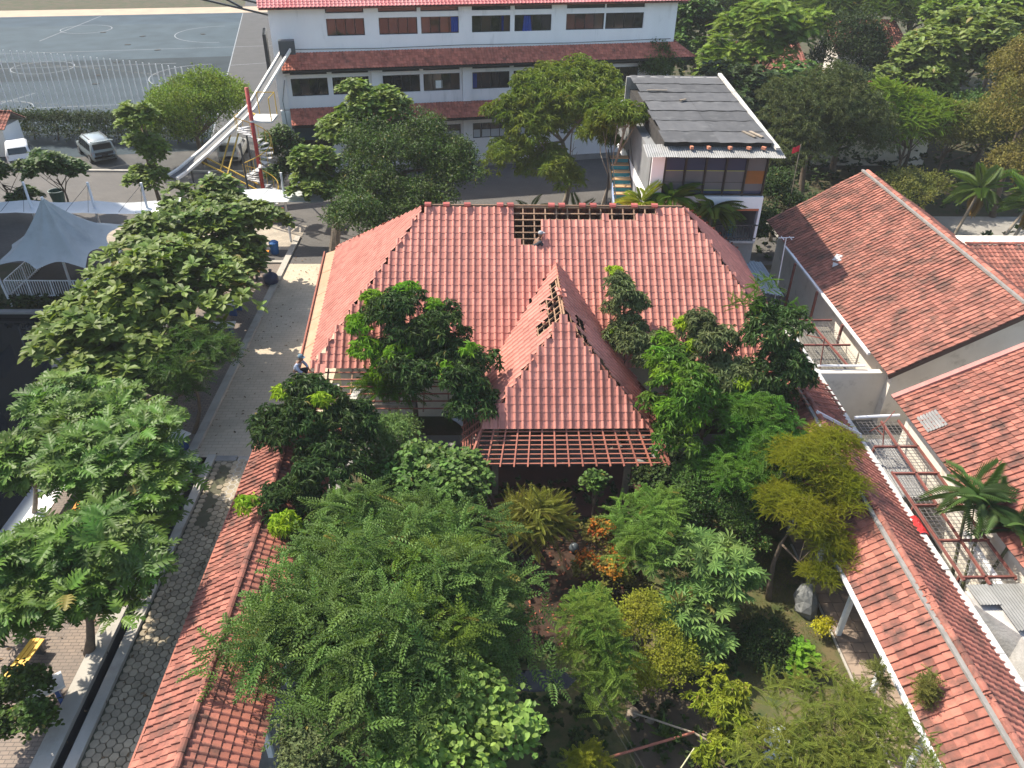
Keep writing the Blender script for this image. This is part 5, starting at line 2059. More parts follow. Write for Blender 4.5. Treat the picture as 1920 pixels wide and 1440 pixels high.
for i in range(9):
    for j in range(9):
        vs.append((7.45 + i * .1 + .04 * sin(j * 2), 11.5 + j * .12, .05 + .14 * abs(sin(i * 1.7 + j * .9)) + .05 * random.random()))
for i in range(8):
    for j in range(8):
        fs.append((i * 9 + j, i * 9 + 9 + j, i * 9 + 10 + j, i * 9 + j + 1))
b.add(vs, fs)
b.build("plastic", mat("pale_blue_plastic", (.55, .6, .64), (.42, .47, .52), scale=5, rough=.4), ws)
sp = thing("garden_stick", "thin blue and cream stick in the lawn at the bottom edge", "stick", (5.0, 10.9, 0))
b = MB()
b.tube([(4.75, 10.75, .5), (5.4, 11.35, 1.0)], .018, n=6)
b.build("shaft", mat("pale_cane", (.5, .48, .3), None, rough=.7), sp)
b = MB()
b.tube([(4.6, 10.6, .4), (4.76, 10.76, .51)], .024, n=6)
b.build("grip", mat("light_blue_plastic", (.2, .5, .65), None, rough=.5), sp)
ball = thing("plastic_globe", "small shiny grey globe beside the orange leaved shrub", "globe", (3.1, 19.3, .2))
b = MB()
b.tube([(3.1, 19.3, z) for z in (0.02, .06, .14, .24, .32, .36)], [.06, .14, .19, .17, .1, .03], n=12)
b.build("shell", mat("shiny_grey", (.09, .105, .115), None, rough=.25), ball, smooth=True)
hd = thing("garden_shed", "small dark plank shed tucked among leaves below the house verandah", "shed", (-3.9, 22.9, 0))
b = MB()
b.prism([(-4.6, 22.3), (-3.2, 22.3), (-3.2, 23.4), (-4.6, 23.4)], 0, 1.9)
b.build("wall", mat("dark_plank", (.07, .06, .055), (.05, .045, .04), scale=3, rough=.9), hd)
b = MB()
b.slab([(-4.8, 22.1, 1.9), (-3.0, 22.1, 1.9), (-3.0, 23.5, 2.5), (-4.8, 23.5, 2.5)], .05)
b.build("roof", mat("grey_board", (.13, .12, .11), (.1, .09, .085), scale=3, rough=.9), hd)
for x in (-4.5, -3.9):
    b = MB()
    b.bar((x, 22.05, 1.95), (x, 23.4, 2.53), .06, .05)
    b.build("batten", wood_old, hd)
for n_, (p, q) in enumerate((((-1.0, 21.5, 3.6), (4.0, 9.0, 2.4)), ((-.85, 21.5, 3.6), (4.15, 9.0, 2.4)))):
    b = MB()
    b.tube([Vector(p).lerp(Vector(q), k / 10) - Vector((0, 0, .5 * sin(pi * k / 10))) for k in range(11)], .0055, n=4)
    tag(b.build("overhead_wire", mat("black_cable", (.03, .03, .03), None, rough=1.0, spec=0.0)), ("left" if n_ == 0 else "right") + " one of two thin cables slung over the garden", "cable", "garden cables")


rc = thing("red_cloth", "red cloth hanging over the white wall by the red stemmed palms", "cloth", (13.95, 17.9, 2.4))
b = MB()
vs, fs = [], []
for i in range(7):
    for j in range(6):
        vs.append((13.75 + .09 * j, 17.5 + .13 * i, 2.52 + .03 * sin(i * 1.9 + j) - .02 * (j - 2) ** 2))
for i in range(6):
    for j in range(5):
        fs.append((i * 6 + j, i * 6 + 6 + j, i * 6 + 7 + j, i * 6 + j + 1))
b.add(vs, fs)
b.build("cloth", mat("bright_red_cloth", (.5, .03, .03), (.4, .03, .03), scale=6, rough=.9), rc)
wt = thing("white_tarpaulin", "folded white tarpaulin hung beside the left skirt of the pavilion", "tarpaulin", (-1.0, 24.0, 2.6))
b = MB()
vs, fs = [], []
for i in range(6):
    for j in range(5):
        vs.append((-1.35 + .14 * j, 23.4 + .12 * i, 2.75 - .1 * j + .05 * sin(i * 2.3 + j * 1.1)))
for i in range(5):
    for j in range(4):
        fs.append((i * 5 + j, i * 5 + 5 + j, i * 5 + 6 + j, i * 5 + j + 1))
b.add(vs, fs)
b.build("sheet", mat("white_tarp", (.7, .72, .74), None, rough=.6), wt)


# ================================================================== PEOPLE
def skin_chain(name, chains, m, parent, sub=1):
    """chains: list of [(pos, radius), ...]; first vertex of the first chain is the root; later chains start with an index into the vertex list"""
    vs, es, rs = [], [], []
    for ch_ in chains:
        prev = None
        for it in ch_:
            if isinstance(it, int):
                prev = it
                continue
            p, r_ = it
            vs.append(Vector(p) - org(parent))
            rs.append(r_)
            if prev is not None:
                es.append((prev, len(vs) - 1))
            prev = len(vs) - 1
    me = bpy.data.meshes.new(name)
    me.from_pydata([tuple(v) for v in vs], es, [])
    me.materials.append(m)
    o = link(name, me, parent)
    md = o.modifiers.new("skin", 'SKIN')
    for i, sv in enumerate(me.skin_vertices[0].data):
        sv.radius = (rs[i], rs[i])
        sv.use_root = (i == 0)
    md.use_smooth_shade = True
    s_ = o.modifiers.new("sub", 'SUBSURF')
    s_.levels = s_.render_levels = sub
    return o


skin_m = mat("brown_skin", (.22, .12, .075), (.19, .10, .065), scale=8, rough=.6)


def crouching(label, base, rz, shirt, trousers, hat):
    t = thing("person", label, "person", base)
    M = Matrix.Translation(base) @ Matrix.Rotation(rz, 4, 'Z')      # faces +y locally

    def P(x, y, z):
        return M @ Vector((x, y, z))
    body = [[(P(0, 0, .32), .12), (P(0, .05, .5), .12), (P(0, .16, .7), .13), (P(0, .2, .8), .06), (P(0, .25, .9), .055)]]
    for s in (1, -1):
        body.append([2, (P(.19 * s, .17, .74), .06), (P(.25 * s, .3, .55), .045), (P(.15 * s, .48, .42), .035), (P(.13 * s, .56, .36), .028)])
        body.append([0, (P(.11 * s, .03, .3), .09), (P(.2 * s, .38, .42), .07), (P(.16 * s, .2, .1), .05), (P(.16 * s, .22, .04), .045), (P(.17 * s, .4, .03), .04)])
    skin_chain("body", body, skin_m, t)
    sh = [[(P(0, .0, .36), .14), (P(0, .05, .5), .145), (P(0, .16, .7), .15), (P(0, .19, .77), .08)]]
    for s in (1, -1):
        sh.append([2, (P(.19 * s, .17, .74), .075), (P(.25 * s, .3, .55), .06), (P(.19 * s, .41, .48), .05)])
    skin_chain("shirt", sh, shirt, t)
    tr = [[(P(0, 0, .3), .135), (P(0, .0, .38), .14)]]
    for s in (1, -1):
        tr.append([0, (P(.11 * s, .03, .29), .105), (P(.2 * s, .38, .42), .085), (P(.16 * s, .2, .1), .065)])
    skin_chain("trousers", tr, trousers, t)
    hd_ = MB()
    hd_.tube([P(0, .29, z) for z in (.87, .9, .97, 1.05, 1.1, 1.13)], [.04, .075, .095, .095, .07, .02], n=12)
    hd_.build("head", skin_m, t, smooth=True)
    fc = MB()
    fc.tube([P(0, .375, .985), P(0, .40, .965)], [.018, .012], n=6)
    fc.build("nose", skin_m, t)
    for s in (1, -1):
        e_ = MB()
        e_.tube([P(.035 * s, .372, 1.0), P(.035 * s, .384, 1.0)], .012, n=6)
        e_.build("eye", mat("dark_eye", (.02, .015, .012), None, rough=.3), t)
        h_ = MB()
        for f in range(4):
            h_.tube([P(.13 * s + (f - 1.5) * .016, .57, .355), P(.13 * s + (f - 1.5) * .018, .615, .335), P(.13 * s + (f - 1.5) * .018, .64, .30)], .008, n=5)
        h_.tube([P(.10 * s, .56, .35), P(.085 * s, .59, .33)], .009, n=5)
        h_.build("fingers", skin_m, t)
    c_ = MB()
    c_.tube([P(0, .285, z) for z in (1.03, 1.06, 1.12, 1.15)], [.105, .107, .085, .02], n=14)
    c_.build("cap", hat, t, smooth=True)
    c_ = MB()
    c_.add([P(-.08, .37, 1.045), P(.08, .37, 1.045), P(.06, .47, 1.03), P(-.06, .47, 1.03), P(-.08, .37, 1.055), P(.08, .37, 1.055), P(.06, .47, 1.04), P(-.06, .47, 1.04)],
           [(0, 3, 2, 1), (4, 5, 6, 7), (0, 1, 5, 4), (1, 2, 6, 5), (2, 3, 7, 6), (3, 0, 4, 7)])
    c_.build("cap_peak", hat, t)
    return t


crouching("worker in pale blue shirt and grey cap crouching on the house eave corner", (-7.12, 24.95, 3.52), radians(-110), mat("pale_blue_shirt", (.34, .40, .5), (.28, .33, .42), scale=6, rough=.9),
          mat("black_trousers", (.02, .022, .026), None, rough=.9), mat("grey_blue_cap", (.12, .18, .22), None, rough=.9))
crouching("worker in dark clothes crouching in the gap below the house ridge", (2.02, 29.35, 6.5), radians(-60), mat("dark_grey_shirt", (.035, .04, .05), None, rough=.9), mat("black_trousers", (0, 0, 0)),
          mat("pale_cloth_cap", (.35, .36, .37), None, rough=.9))


# ================================================================== VEGETATION
def L_simple(w=.3, fold=.1, droop=.15):
    return np.array([(0, 0, 0), (.42, w / 2, fold), (1, 0, -droop), (.42, -w / 2, fold)], float), np.array([(0, 2, 1), (0, 3, 2)])


def L_oval(w=.55, fold=.06, droop=.15):
    V = [(0, 0, 0), (.3, w * .42, fold), (.3, -w * .42, fold), (.72, w * .5, fold - droop * .5), (.72, -w * .5, fold - droop * .5), (1, 0, -droop), (.5, 0, -.02)]
    F = [(0, 6, 1), (0, 2, 6), (6, 3, 1), (6, 2, 4), (6, 5, 3), (6, 4, 5)]
    return np.array(V, float), np.array(F)


def L_lobed(n=5, w=.72, droop=.28):
    V = [(0, 0, 0)]
    F = []
    xs = [.16 + .74 * k / n for k in range(n + 1)]
    for x in xs:
        V.append((x, 0, -droop * x * x))
    V.append((1.0, 0, -droop))
    mid = list(range(1, n + 2))
    tipi = n + 2
    for s in (1, -1):
        for k in range(n):
            wk_ = w / 2 * (.62, .95, 1.0, .85, .55)[k] if n == 5 else w / 2 * (1 - abs(k / (n - 1) - .4))
            x = xs[k] + .23
            b = len(V)
            dz = lambda q: -droop * q * q
            V.append((xs[k] + .005, s * .05, dz(xs[k]) + .01))
            V.append((xs[k + 1] - .012, s * .05, dz(xs[k + 1]) + .01))
            V.append((xs[k] + .11, s * wk_ * .62, dz(xs[k] + .1) + .05))
            V.append((xs[k + 1] + .06, s * wk_ * .62, dz(xs[k + 1]) + .05))
            V.append((x, s * wk_, dz(x) + .03))
            f = [(mid[k], b, b + 1), (mid[k], b + 1, mid[k + 1]), (b, b + 2, b + 3), (b, b + 3, b + 1), (b + 2, b + 4, b + 3)]
            F += [t if s < 0 else t[::-1] for t in f]
        b = len(V)
        V.append((.9, s * .13, -droop * .8))
        F.append((mid[n], b, tipi) if s < 0 else (tipi, b, mid[n]))
    F.append((0, mid[0], len(V) - 1))
    F = F[:-1]
    return np.array(V, float), np.array(F)


def L_pinnate(n=8, ll=.22, lw=.075, droop=.3, taper=.5):
    V, F = [], []
    for k in range(n):
        x = .12 + .82 * k / (n - 1)
        l_ = ll * (1 - taper * abs(k / (n - 1) - .45) * 1.2)
        for s in (1, -1):
            b = len(V)
            z0 = -droop * x * x
            a = radians(58 - 14 * k / n)
            dx, dy = cos(a), sin(a) * s
            px_, py_ = -dy * s, dx * s
            V += [(x, 0, z0), (x + dx * l_ * .45 + px_ * lw / 2, dy * l_ * .45 + py_ * lw / 2, z0 + .03), (x + dx * l_, dy * l_, z0 - .035), (x + dx * l_ * .45 - px_ * lw / 2, dy * l_ * .45 - py_ * lw / 2, z0 + .03)]
            F += [(b, b + 2, b + 1), (b, b + 3, b + 2)]
    b = len(V)
    V += [(0, .012, 0), (0, -.012, 0), (.5, 0, -droop * .25 + .003), (.98, 0, -droop)]
    F += [(b, b + 1, b + 2), (b, b + 2, b + 3)]
    x = 1.0
    b = len(V)
    V += [(.92, 0, -droop * .85), (1.02, lw * .4, -droop), (1.1, 0, -droop * 1.12), (1.02, -lw * .4, -droop)]
    F += [(b, b + 2, b + 1), (b, b + 3, b + 2)]
    return np.array(V, float), np.array(F)


def L_palmate(n=9):
    V, F = [], []
    for k in range(n):
        a = radians(-145 + 290 * k / (n - 1))
        l_ = .5 * (1.0 - .35 * abs(k / (n - 1) - .5) * 1.4)
        b = len(V)
        c, s = cos(a), sin(a)
        w_ = .065
        V += [(.5, 0, 0), (.5 + c * l_ * .6 - s * w_, s * l_ * .6 + c * w_, .015), (.5 + c * l_, s * l_, -.09), (.5 + c * l_ * .6 + s * w_, s * l_ * .6 - c * w_, .015)]
        F += [(b, b + 2, b + 1), (b, b + 3, b + 2)]
    b = len(V)
    V += [(0, .01, -.02), (0, -.01, -.02), (.5, 0, -.005)]
    F += [(b, b + 1, b + 2)]
    return np.array(V, float), np.array(F)


def frames(D, rng, tilt=.35):
    D = D / np.linalg.norm(D, axis=1, keepdims=True)
    U = np.tile(np.array([0, 0, 1.0]), (len(D), 1)) + rng.normal(0, tilt, (len(D), 3))
    Y = np.cross(U, D)
    Y /= np.linalg.norm(Y, axis=1, keepdims=True) + 1e-9
    Z = np.cross(D, Y)
    return np.stack([D, Y, Z], axis=1)          # rows are axes


TONE = np.random.default_rng(3)
LASTTONE = [None]


def leaf_cloud(proto, B, P, S):
    V0, F0 = proto
    V = np.einsum('vk,nkj->nvj', V0, B) * S[:, None, None] + P[:, None, :]
    F = F0[None] + (np.arange(len(P)) * len(V0))[:, None, None]
    tone = TONE.random(len(P)) * .6 + .4 * (np.sin(P[:, 0] * 3.1 + 2 * np.sin(P[:, 1] * 2.3)) * np.sin(P[:, 2] * 3.7 + P[:, 1] * 1.9) * .5 + .5)
    LASTTONE[0] = np.repeat(tone * .999, len(V0))
    return V.reshape(-1, 3), F.reshape(-1, 3)


def subblobs(blobs, rng, n, rr=(.32, .5), shell=.72):
    out = []
    for x, y, z, rx, ry, rz in blobs:
        for _ in range(n):
            d = rng.normal(size=3)
            d /= np.linalg.norm(d)
            if d[2] < -.35:
                d[2] *= -.6
            f = shell * rng.uniform(.75, 1.08)
            r = rng.uniform(*rr)
            out.append((x + d[0] * rx * f, y + d[1] * ry * f, z + d[2] * rz * f, rx * r, ry * r, max(rz * r, min(rx, ry) * r * .7)))
    return np.array(out)


def shell_points(SB, n, rng, inner=.25):
    w = SB[:, 3] * SB[:, 4]
    idx = rng.choice(len(SB), size=n, p=w / w.sum())
    d = rng.normal(size=(n, 3))
    d[:, 2] = np.where(d[:, 2] < -.3, -d[:, 2] * .7, d[:, 2])
    d /= np.linalg.norm(d, axis=1, keepdims=True)
    f = np.where(rng.random(n) < inner, rng.uniform(.35, .8, n), rng.uniform(.85, 1.06, n))
    P = SB[idx, :3] + d * SB[idx, 3:6] * f[:, None]
    return P, d


def rosettes(P, N, rng, k, size, spread=(55, 88), jitter=.25, upb=.8):
    """k leaves round each shoot tip"""
    n = len(P)
    ax = N * (1 - upb * .5) + np.array([0, 0, upb])
    ax /= np.linalg.norm(ax, axis=1, keepdims=True)
    t = np.cross(ax, rng.normal(size=(n, 3)))
    t /= np.linalg.norm(t, axis=1, keepdims=True)
    bt = np.cross(ax, t)
    Ds, Ps, Ss = [], [], []
    for q in range(k):
        a = 2 * pi * q / k + rng.normal(0, jitter, n)
        th = np.radians(rng.uniform(*spread, n))
        D = ax * np.cos(th)[:, None] + (t * np.cos(a)[:, None] + bt * np.sin(a)[:, None]) * np.sin(th)[:, None]
        Ds.append(D)
        Ps.append(P)
        Ss.append(size * rng.uniform(.7, 1.15, n))
    return np.concatenate(Ds), np.concatenate(Ps), np.concatenate(Ss)


LEAF = {
    'breadfruit': (L_lobed(), .62, 6), 'terminalia': (L_oval(.5), .34, 8), 'mango': (L_simple(.24, .05, .25), .3, 12), 'dense': (L_simple(.5, .08, .1), .17, 9),
    'pinnate': (L_pinnate(8), .62, 4), 'fern': (L_pinnate(12, .16, .05, .22), .5, 5), 'longan': (L_simple(.36, .05, .3), .24, 12), 'oval': (L_oval(.62), .2, 7),
    'palmate': (L_palmate(), .56, 7), 'feather': (L_pinnate(9, .13, .035, .25), .3, 7), 'smallpin': (L_pinnate(6, .26, .11, .3), .42, 5), 'needle': (L_pinnate(14, .12, .02, .12), .7, 4),
}


def gen_leaves(kind, SB, nclump, rng, size=1.0, proto=None):
    pr0, s0, k = LEAF[kind]
    P, Nn = shell_points(SB, nclump, rng)
    s0 *= size
    if kind in ('mango', 'longan'):
        D, Q, S = rosettes(P, Nn, rng, k, s0, (50, 120), .3, .9)
        D[:, 2] -= .35
        Q = Q + rng.normal(0, s0 * .12, Q.shape)
    elif kind == 'dense':
        D, Q, S = rosettes(P, Nn, rng, k, s0, (20, 100), .5, .6)
        Q = Q + rng.normal(0, s0 * .7, Q.shape)
    elif kind in ('oval',):
        D, Q, S = rosettes(P, Nn, rng, k, s0, (40, 95), .4, .8)
        Q = Q + rng.normal(0, s0 * .45, Q.shape)
    elif kind in ('pinnate', 'fern', 'smallpin', 'feather', 'needle'):
        D, Q, S = rosettes(P, Nn, rng, k, s0, (45, 85), .5, .7)
        Q = Q + rng.normal(0, s0 * .1, Q.shape)
        D[:, 2] += .1
    else:
        D, Q, S = rosettes(P, Nn, rng, k, s0, (50, 88), .25, .9)
    return pr0, D, Q, S


def limbs(b, base, SB, rng, r0, top, nl=7, bend=.3):
    """tapered trunk with limbs that reach into the crown"""
    base, top = Vector(base), Vector(top)
    pts, rad = [], []
    off = Vector((rng.normal(0, bend), rng.normal(0, bend), 0)) * .5
    for k in range(6):
        t = k / 5
        pts.append(base.lerp(top, t) + off * sin(pi * t))
        rad.append(r0 * (1.25 if k == 0 else 1 - .5 * t))
    b.tube(pts, rad, n=8)
    order = rng.permutation(len(SB))[:nl]
    for i in order:
        tgt = Vector(SB[i, :3])
        a = pts[rng.integers(3, 6)]
        mid = a.lerp(tgt, .5) + Vector(rng.normal(0, .12, 3)) + Vector((0, 0, -.1))
        r = r0 * rng.uniform(.32, .5)
        b.tube([a, mid, tgt], [r, r * .65, r * .25], n=6)
        for _ in range(2):
            j = rng.integers(0, len(SB))
            t2 = tgt.lerp(Vector(SB[j, :3]), .35)
            b.tube([mid.lerp(tgt, .4), t2], [r * .45, r * .15], n=5)


SEED = [100]


def plant(name, label, base, blobs, kind, m, nclump, cat="tree", group=None, trunk=.14, nsub=14, size=1.0, bark_m=None, extra=None, top=None, parts=0, rr=(.32, .5), nl=7, shell=.72, grow=1.13, dens=1.35):
    SEED[0] += 1
    rng = np.random.default_rng(SEED[0])
    t = thing(name, label, cat, (*base[:2], 0), group)
    blobs = [(b if len(b) == 6 else (b[0], b[1], b[2], b[3], b[3], b[4])) for b in blobs]
    blobs = [(b[0], b[1], b[2], b[3] * grow, b[4] * grow, b[5] * grow) for b in blobs]
    nclump = int(nclump * dens)
    SB = subblobs(blobs, rng, nsub, rr, shell)
    L = np.array(org(t))
    c = blobs[0]
    if trunk:
        b = MB()
        limbs(b, (base[0], base[1], 0), SB, rng, trunk, top or (c[0], c[1], c[2] - c[5] * .3), nl=nl)
        b.build("trunk", bark_m or bark, t, smooth=True)
    proto, D, Q, S = gen_leaves(kind, SB, nclump, rng, size)
    B = frames(D, rng, .25)
    if parts:                                        # the leaves that show largest are pieces of their own
        cp = np.array(CAM_POS)
        d2 = np.linalg.norm(Q - cp, axis=1) - (Q[:, 2] - c[2]) * 2.0
        order = np.argsort(d2)
        pick, restI = order[:parts], order[parts:]
        lme = np_mesh("leaf", proto[0], proto[1], m)
        for i in pick:
            ax_, s_, q_ = B[i], S[i], Q[i]
            M = Matrix(((ax_[0, 0] * s_, ax_[1, 0] * s_, ax_[2, 0] * s_, q_[0]), (ax_[0, 1] * s_, ax_[1, 1] * s_, ax_[2, 1] * s_, q_[1]), (ax_[0, 2] * s_, ax_[1, 2] * s_, ax_[2, 2] * s_, q_[2]), (0, 0, 0, 1)))
            place("leaf", lme, M, t)
        B, Q, S = B[restI], Q[restI], S[restI]
    V, F = leaf_cloud(proto, B, Q - L, S)
    link("crown", np_mesh("crown", V, F, m, rnd=LASTTONE[0]), t, kind="stuff")
    if extra:                                        # young shoots of another colour on some clumps
        em_, pos_list, ek, en, es = extra
        SB2 = np.array(pos_list, float)
        pr0, D, Q, S = gen_leaves(ek, SB2, en, rng, es)
        V, F = leaf_cloud(pr0, frames(D, rng, .25), Q - L, S)
        link("young_leaves", np_mesh("young_leaves", V, F, em_, rnd=LASTTONE[0]), t, kind="stuff")
    return t


lf_bread = leafmat("breadfruit_leaf", (.050, .105, .018), var=.4, trans=.3, rough=.38, spec=.5, hue=.025)
lf_bread2 = leafmat("breadfruit_leaf_far", (.072, .115, .024), var=.4, trans=.3, rough=.42, spec=.5, hue=.02)
lf_small = leafmat("small_tree_leaf", (.04, .085, .02), var=.4, trans=.3, rough=.42, spec=.45)
lf_pin = leafmat("feathered_leaf", (.072, .132, .048), var=.35, trans=.35, rough=.5, spec=.35, hue=.015)
lf_pin2 = leafmat("pale_feathered_leaf", (.10, .165, .04), var=.3, trans=.4, rough=.5, spec=.3)
lf_oval = leafmat("broad_oval_leaf", (.10, .18, .045), var=.35, trans=.35, rough=.42, spec=.45)
lf_oval_d = leafmat("dark_oval_leaf", (.055, .115, .03), var=.4, trans=.3, rough=.42, spec=.4)
lf_lon = leafmat("dark_longan_leaf", (.028, .058, .018), var=.45, trans=.25, rough=.45, spec=.4)
lf_lon2 = leafmat("mid_longan_leaf", (.052, .115, .018), var=.4, trans=.35, rough=.45, spec=.4)
lf_young = leafmat("bright_young_leaf", (.155, .25, .025), var=.25, trans=.45, rough=.5, spec=.3)
lf_young2 = leafmat("lime_young_leaf", (.08, .175, .02), var=.3, trans=.45, rough=.5, spec=.3)
lf_grey = leafmat("grey_green_leaf", (.07, .095, .05), var=.4, trans=.25, rough=.55, spec=.3)
lf_dark = leafmat("dark_dense_leaf", (.034, .068, .014), var=.5, trans=.3, rough=.4, spec=.45)
lf_mango = leafmat("mango_leaf", (.085, .125, .03), var=.4, trans=.3, rough=.5, spec=.35)
lf_term = leafmat("almond_leaf", (.085, .135, .03), var=.4, trans=.3, rough=.42, spec=.45)
lf_feat = leafmat("olive_feather_leaf", (.135, .16, .02), var=.25, trans=.4, rough=.6, spec=.2, hue=.012)
lf_cass = leafmat("cassava_leaf", (.095, .165, .06), var=.3, trans=.3, rough=.45, spec=.35)
lf_orange = leafmat("orange_shoot_leaf", (.26, .10, .02), var=.5, trans=.35, rough=.5, spec=.3, hue=.03)
lf_olive = leafmat("olive_leaf", (.085, .10, .03), var=.4, trans=.3, rough=.55, spec=.3)
lf_palm = leafmat("palm_leaf", (.048, .088, .02), var=.3, trans=.3, rough=.4, spec=.45)
lf_hedge = leafmat("hedge_leaf", (.022, .042, .013), var=.5, trans=.25, rough=.5, spec=.35)
lf_rear = leafmat("rear_tree_leaf", (.055, .095, .022), var=.45, trans=.3, rough=.5, spec=.35)
lf_rear2 = leafmat("rear_lime_leaf", (.09, .15, .025), var=.4, trans=.35, rough=.5, spec=.35)

G = "breadfruit trees beside the pool"
plant("breadfruit_tree", "nearest breadfruit tree with big lobed leaves at lower left", (-11.9, 15.3), [(-11.4, 15.0, 3.4, 2.0, 1.2), (-12.6, 15.6, 3.2, 1.4, 1.0), (-10.4, 14.6, 3.2, 1.2, .9)], 'breadfruit', lf_bread, 150, group=G, parts=150, nsub=14, size=1.25, shell=.84, grow=1.02)
plant("breadfruit_tree", "second breadfruit tree with lobed leaves above the drain kerb", (-11.7, 20.0), [(-11.5, 19.8, 3.6, 2.0, 1.4), (-13.0, 20.8, 3.5, 1.5, 1.1), (-10.9, 18.4, 3.0, 1.2, .9)], 'breadfruit', lf_bread, 150, group=G, parts=150, nsub=14, size=1.25, shell=.84, grow=1.02)
plant("breadfruit_tree", "breadfruit tree overhanging the dark pool at the left edge", (-16.1, 20.6), [(-15.0, 20.4, 3.5, 1.0, .9)], 'breadfruit', lf_bread, 60, group=G, size=1.35, trunk=.1, parts=40, nsub=9, bark_m=bark_pale)
plant("breadfruit_tree", "spreading breadfruit tree at the pool corner below the canopy tree", (-14.6, 23.6), [(-15.1, 23.0, 3.5, 1.2, .9), (-13.4, 22.4, 3.4, 1.2, .9), (-14.2, 21.6, 3.6, .9, .7)], 'breadfruit', lf_bread, 130, group=G, size=1.35, parts=60, nsub=11)
plant("small_leaved_tree", "small dark leaved tree standing alone by the path kerb", (-12.1, 26.2), [(-11.9, 26.7, 2.9, 1.7, 1.3), (-12.6, 25.6, 2.5, 1.3, 1.0), (-12.2, 28.2, 2.9, 1.2, 1.0)], 'smallpin', lf_small, 640, trunk=.09, nsub=12, size=.9)
plant("breadfruit_tree", "big broad breadfruit tree between the tent and the path", (-14.0, 31.2), [(-13.7, 31.0, 3.9, 2.9, 1.6), (-15.4, 29.0, 3.7, 2.0, 1.2), (-12.5, 32.6, 3.6, 1.5, 1.1), (-15.9, 32.5, 3.6, 2.0, 1.3), (-13.4, 28.6, 3.2, 1.6, 1.2), (-14.4, 34.6, 3.6, 1.8, 1.3)], 'terminalia', lf_bread2, 860, group=G, trunk=.17, size=1.42, nsub=15, shell=.86, rr=(.24, .46))
plant("breadfruit_tree", "breadfruit tree with open crown over the pool below the tent", (-16.0, 27.2), [(-15.6, 27.2, 3.7, 1.7, 1.1), (-14.2, 26.6, 3.3, 1.4, 1.1), (-16.6, 28.8, 3.5, 1.4, .9), (-15.4, 25.2, 3.2, 1.1, .8)], 'terminalia', lf_bread2, 360, group=G, trunk=.13, size=1.42, nsub=12, shell=.88, rr=(.24, .46))
plant("breadfruit_tree", "breadfruit tree by the sunlit canopy at the head of the terrace", (-13.6, 38.9), [(-13.4, 38.6, 3.9, 2.7, 1.3), (-15.8, 36.6, 3.8, 1.9, 1.3), (-12.9, 36.2, 3.2, 1.4, 1.2), (-15.0, 40.4, 4.2, 1.8, 1.2)], 'terminalia', lf_bread2, 740, group=G, trunk=.15, size=1.42, nsub=14, shell=.86, rr=(.24, .46))
plant("dark_shrub", "dark leafy shrub on the brick terrace at the lower left corner", (-12.5, 12.7), [(-12.4, 12.7, 1.2, .8, 1.0)], 'oval', lf_dark, 330, cat="shrub", trunk=.05, nsub=10, size=.7)
plant("dark_shrub", "leafy shrub cut by the left edge beside the yellow bench", (-14.6, 15.6), [(-14.5, 15.6, .9, .55, .8)], 'oval', lf_small, 160, cat="shrub", trunk=.04, nsub=8, size=.7)

# yard trees
GY = "trees of the school yard"
plant("almond_tree", "slim almond tree with pale rosettes beside the slide foot", (-22.3, 52.2), [(-22.6, 52.8, 5.4, 1.2, 1.2), (-22.7, 52.4, 3.6, 1.4, 1.2), (-22.2, 51.4, 2.0, 1.3, 1.0)], 'terminalia', lf_term, 520, group=GY, trunk=.13, nsub=9, size=1.25)
plant("round_yard_tree", "round bright green tree between the court and the slide", (-21.8, 60.8), [(-21.8, 60.6, 4.2, 3.4, 2.4), (-23.6, 59.4, 3.0, 2.2, 1.8), (-20.2, 62.0, 4.6, 2.2, 1.6)], 'dense', lf_rear2, 2600, group=GY, trunk=.2, size=1.35, nsub=16)
plant("small_yard_tree", "small round tree left of the litter bin", (-27.6, 50.2), [(-27.6, 50.0, 2.9, 1.5, 1.3)], 'terminalia', lf_small, 260, group=GY, trunk=.08, nsub=10, size=1.1)
plant("small_yard_tree", "dark bushy tree cut by the left edge below the guard hut", (-31.6, 50.6), [(-31.4, 50.4, 2.4, 1.6, 1.4), (-29.5, 49.2, 1.3, 1.0, .8)], 'terminalia', lf_dark, 300, group=GY, trunk=.08, nsub=10)
plant("small_yard_tree", "slender dark tree between the red pole and the school entrance", (-14.2, 55.6), [(-14.4, 55.6, 2.6, 1.2, 1.6), (-14.2, 55.4, 1.2, 1.2, .9)], 'oval', lf_dark, 560, group=GY, trunk=.07, nsub=10, size=1.2)
plant("almond_tree", "tall almond tree with broad leaves in front of the tiled bands", (-7.6, 51.6), [(-7.2, 51.0, 6.6, 2.0, 1.7), (-8.6, 50.6, 5.2, 1.8, 1.3), (-6.2, 50.6, 6.6, 1.4, 1.6)], 'terminalia', lf_term, 900, group=GY, trunk=.16, size=1.25, nsub=11)
plant("almond_tree", "lower almond tree with thin trunk beside the house corner and canopy", (-9.3, 45.3), [(-9.8, 46.2, 4.6, 1.6, 1.2), (-10.4, 46.0, 3.4, 1.3, .9), (-8.8, 45.9, 3.2, 1.1, .9)], 'terminalia', lf_term, 480, group=GY, trunk=.1, size=1.2, nsub=10, top=(-9.5, 46.0, 4.4))
plant("dark_dense_tree", "broad dark dense tree behind the left end of the house ridge", (-4.6, 48.6), [(-5.0, 48.4, 4.4, 3.4, 2.2), (-6.6, 44.6, 3.3, 2.0, 1.7), (-3.0, 47.8, 3.6, 2.6, 1.8), (-6.9, 42.3, 2.6, 1.9, 1.7), (-4.2, 44.4, 2.8, 2.2, 1.6)], 'dense', lf_dark, 6000, group=GY, trunk=.22, size=1.1, nsub=15)
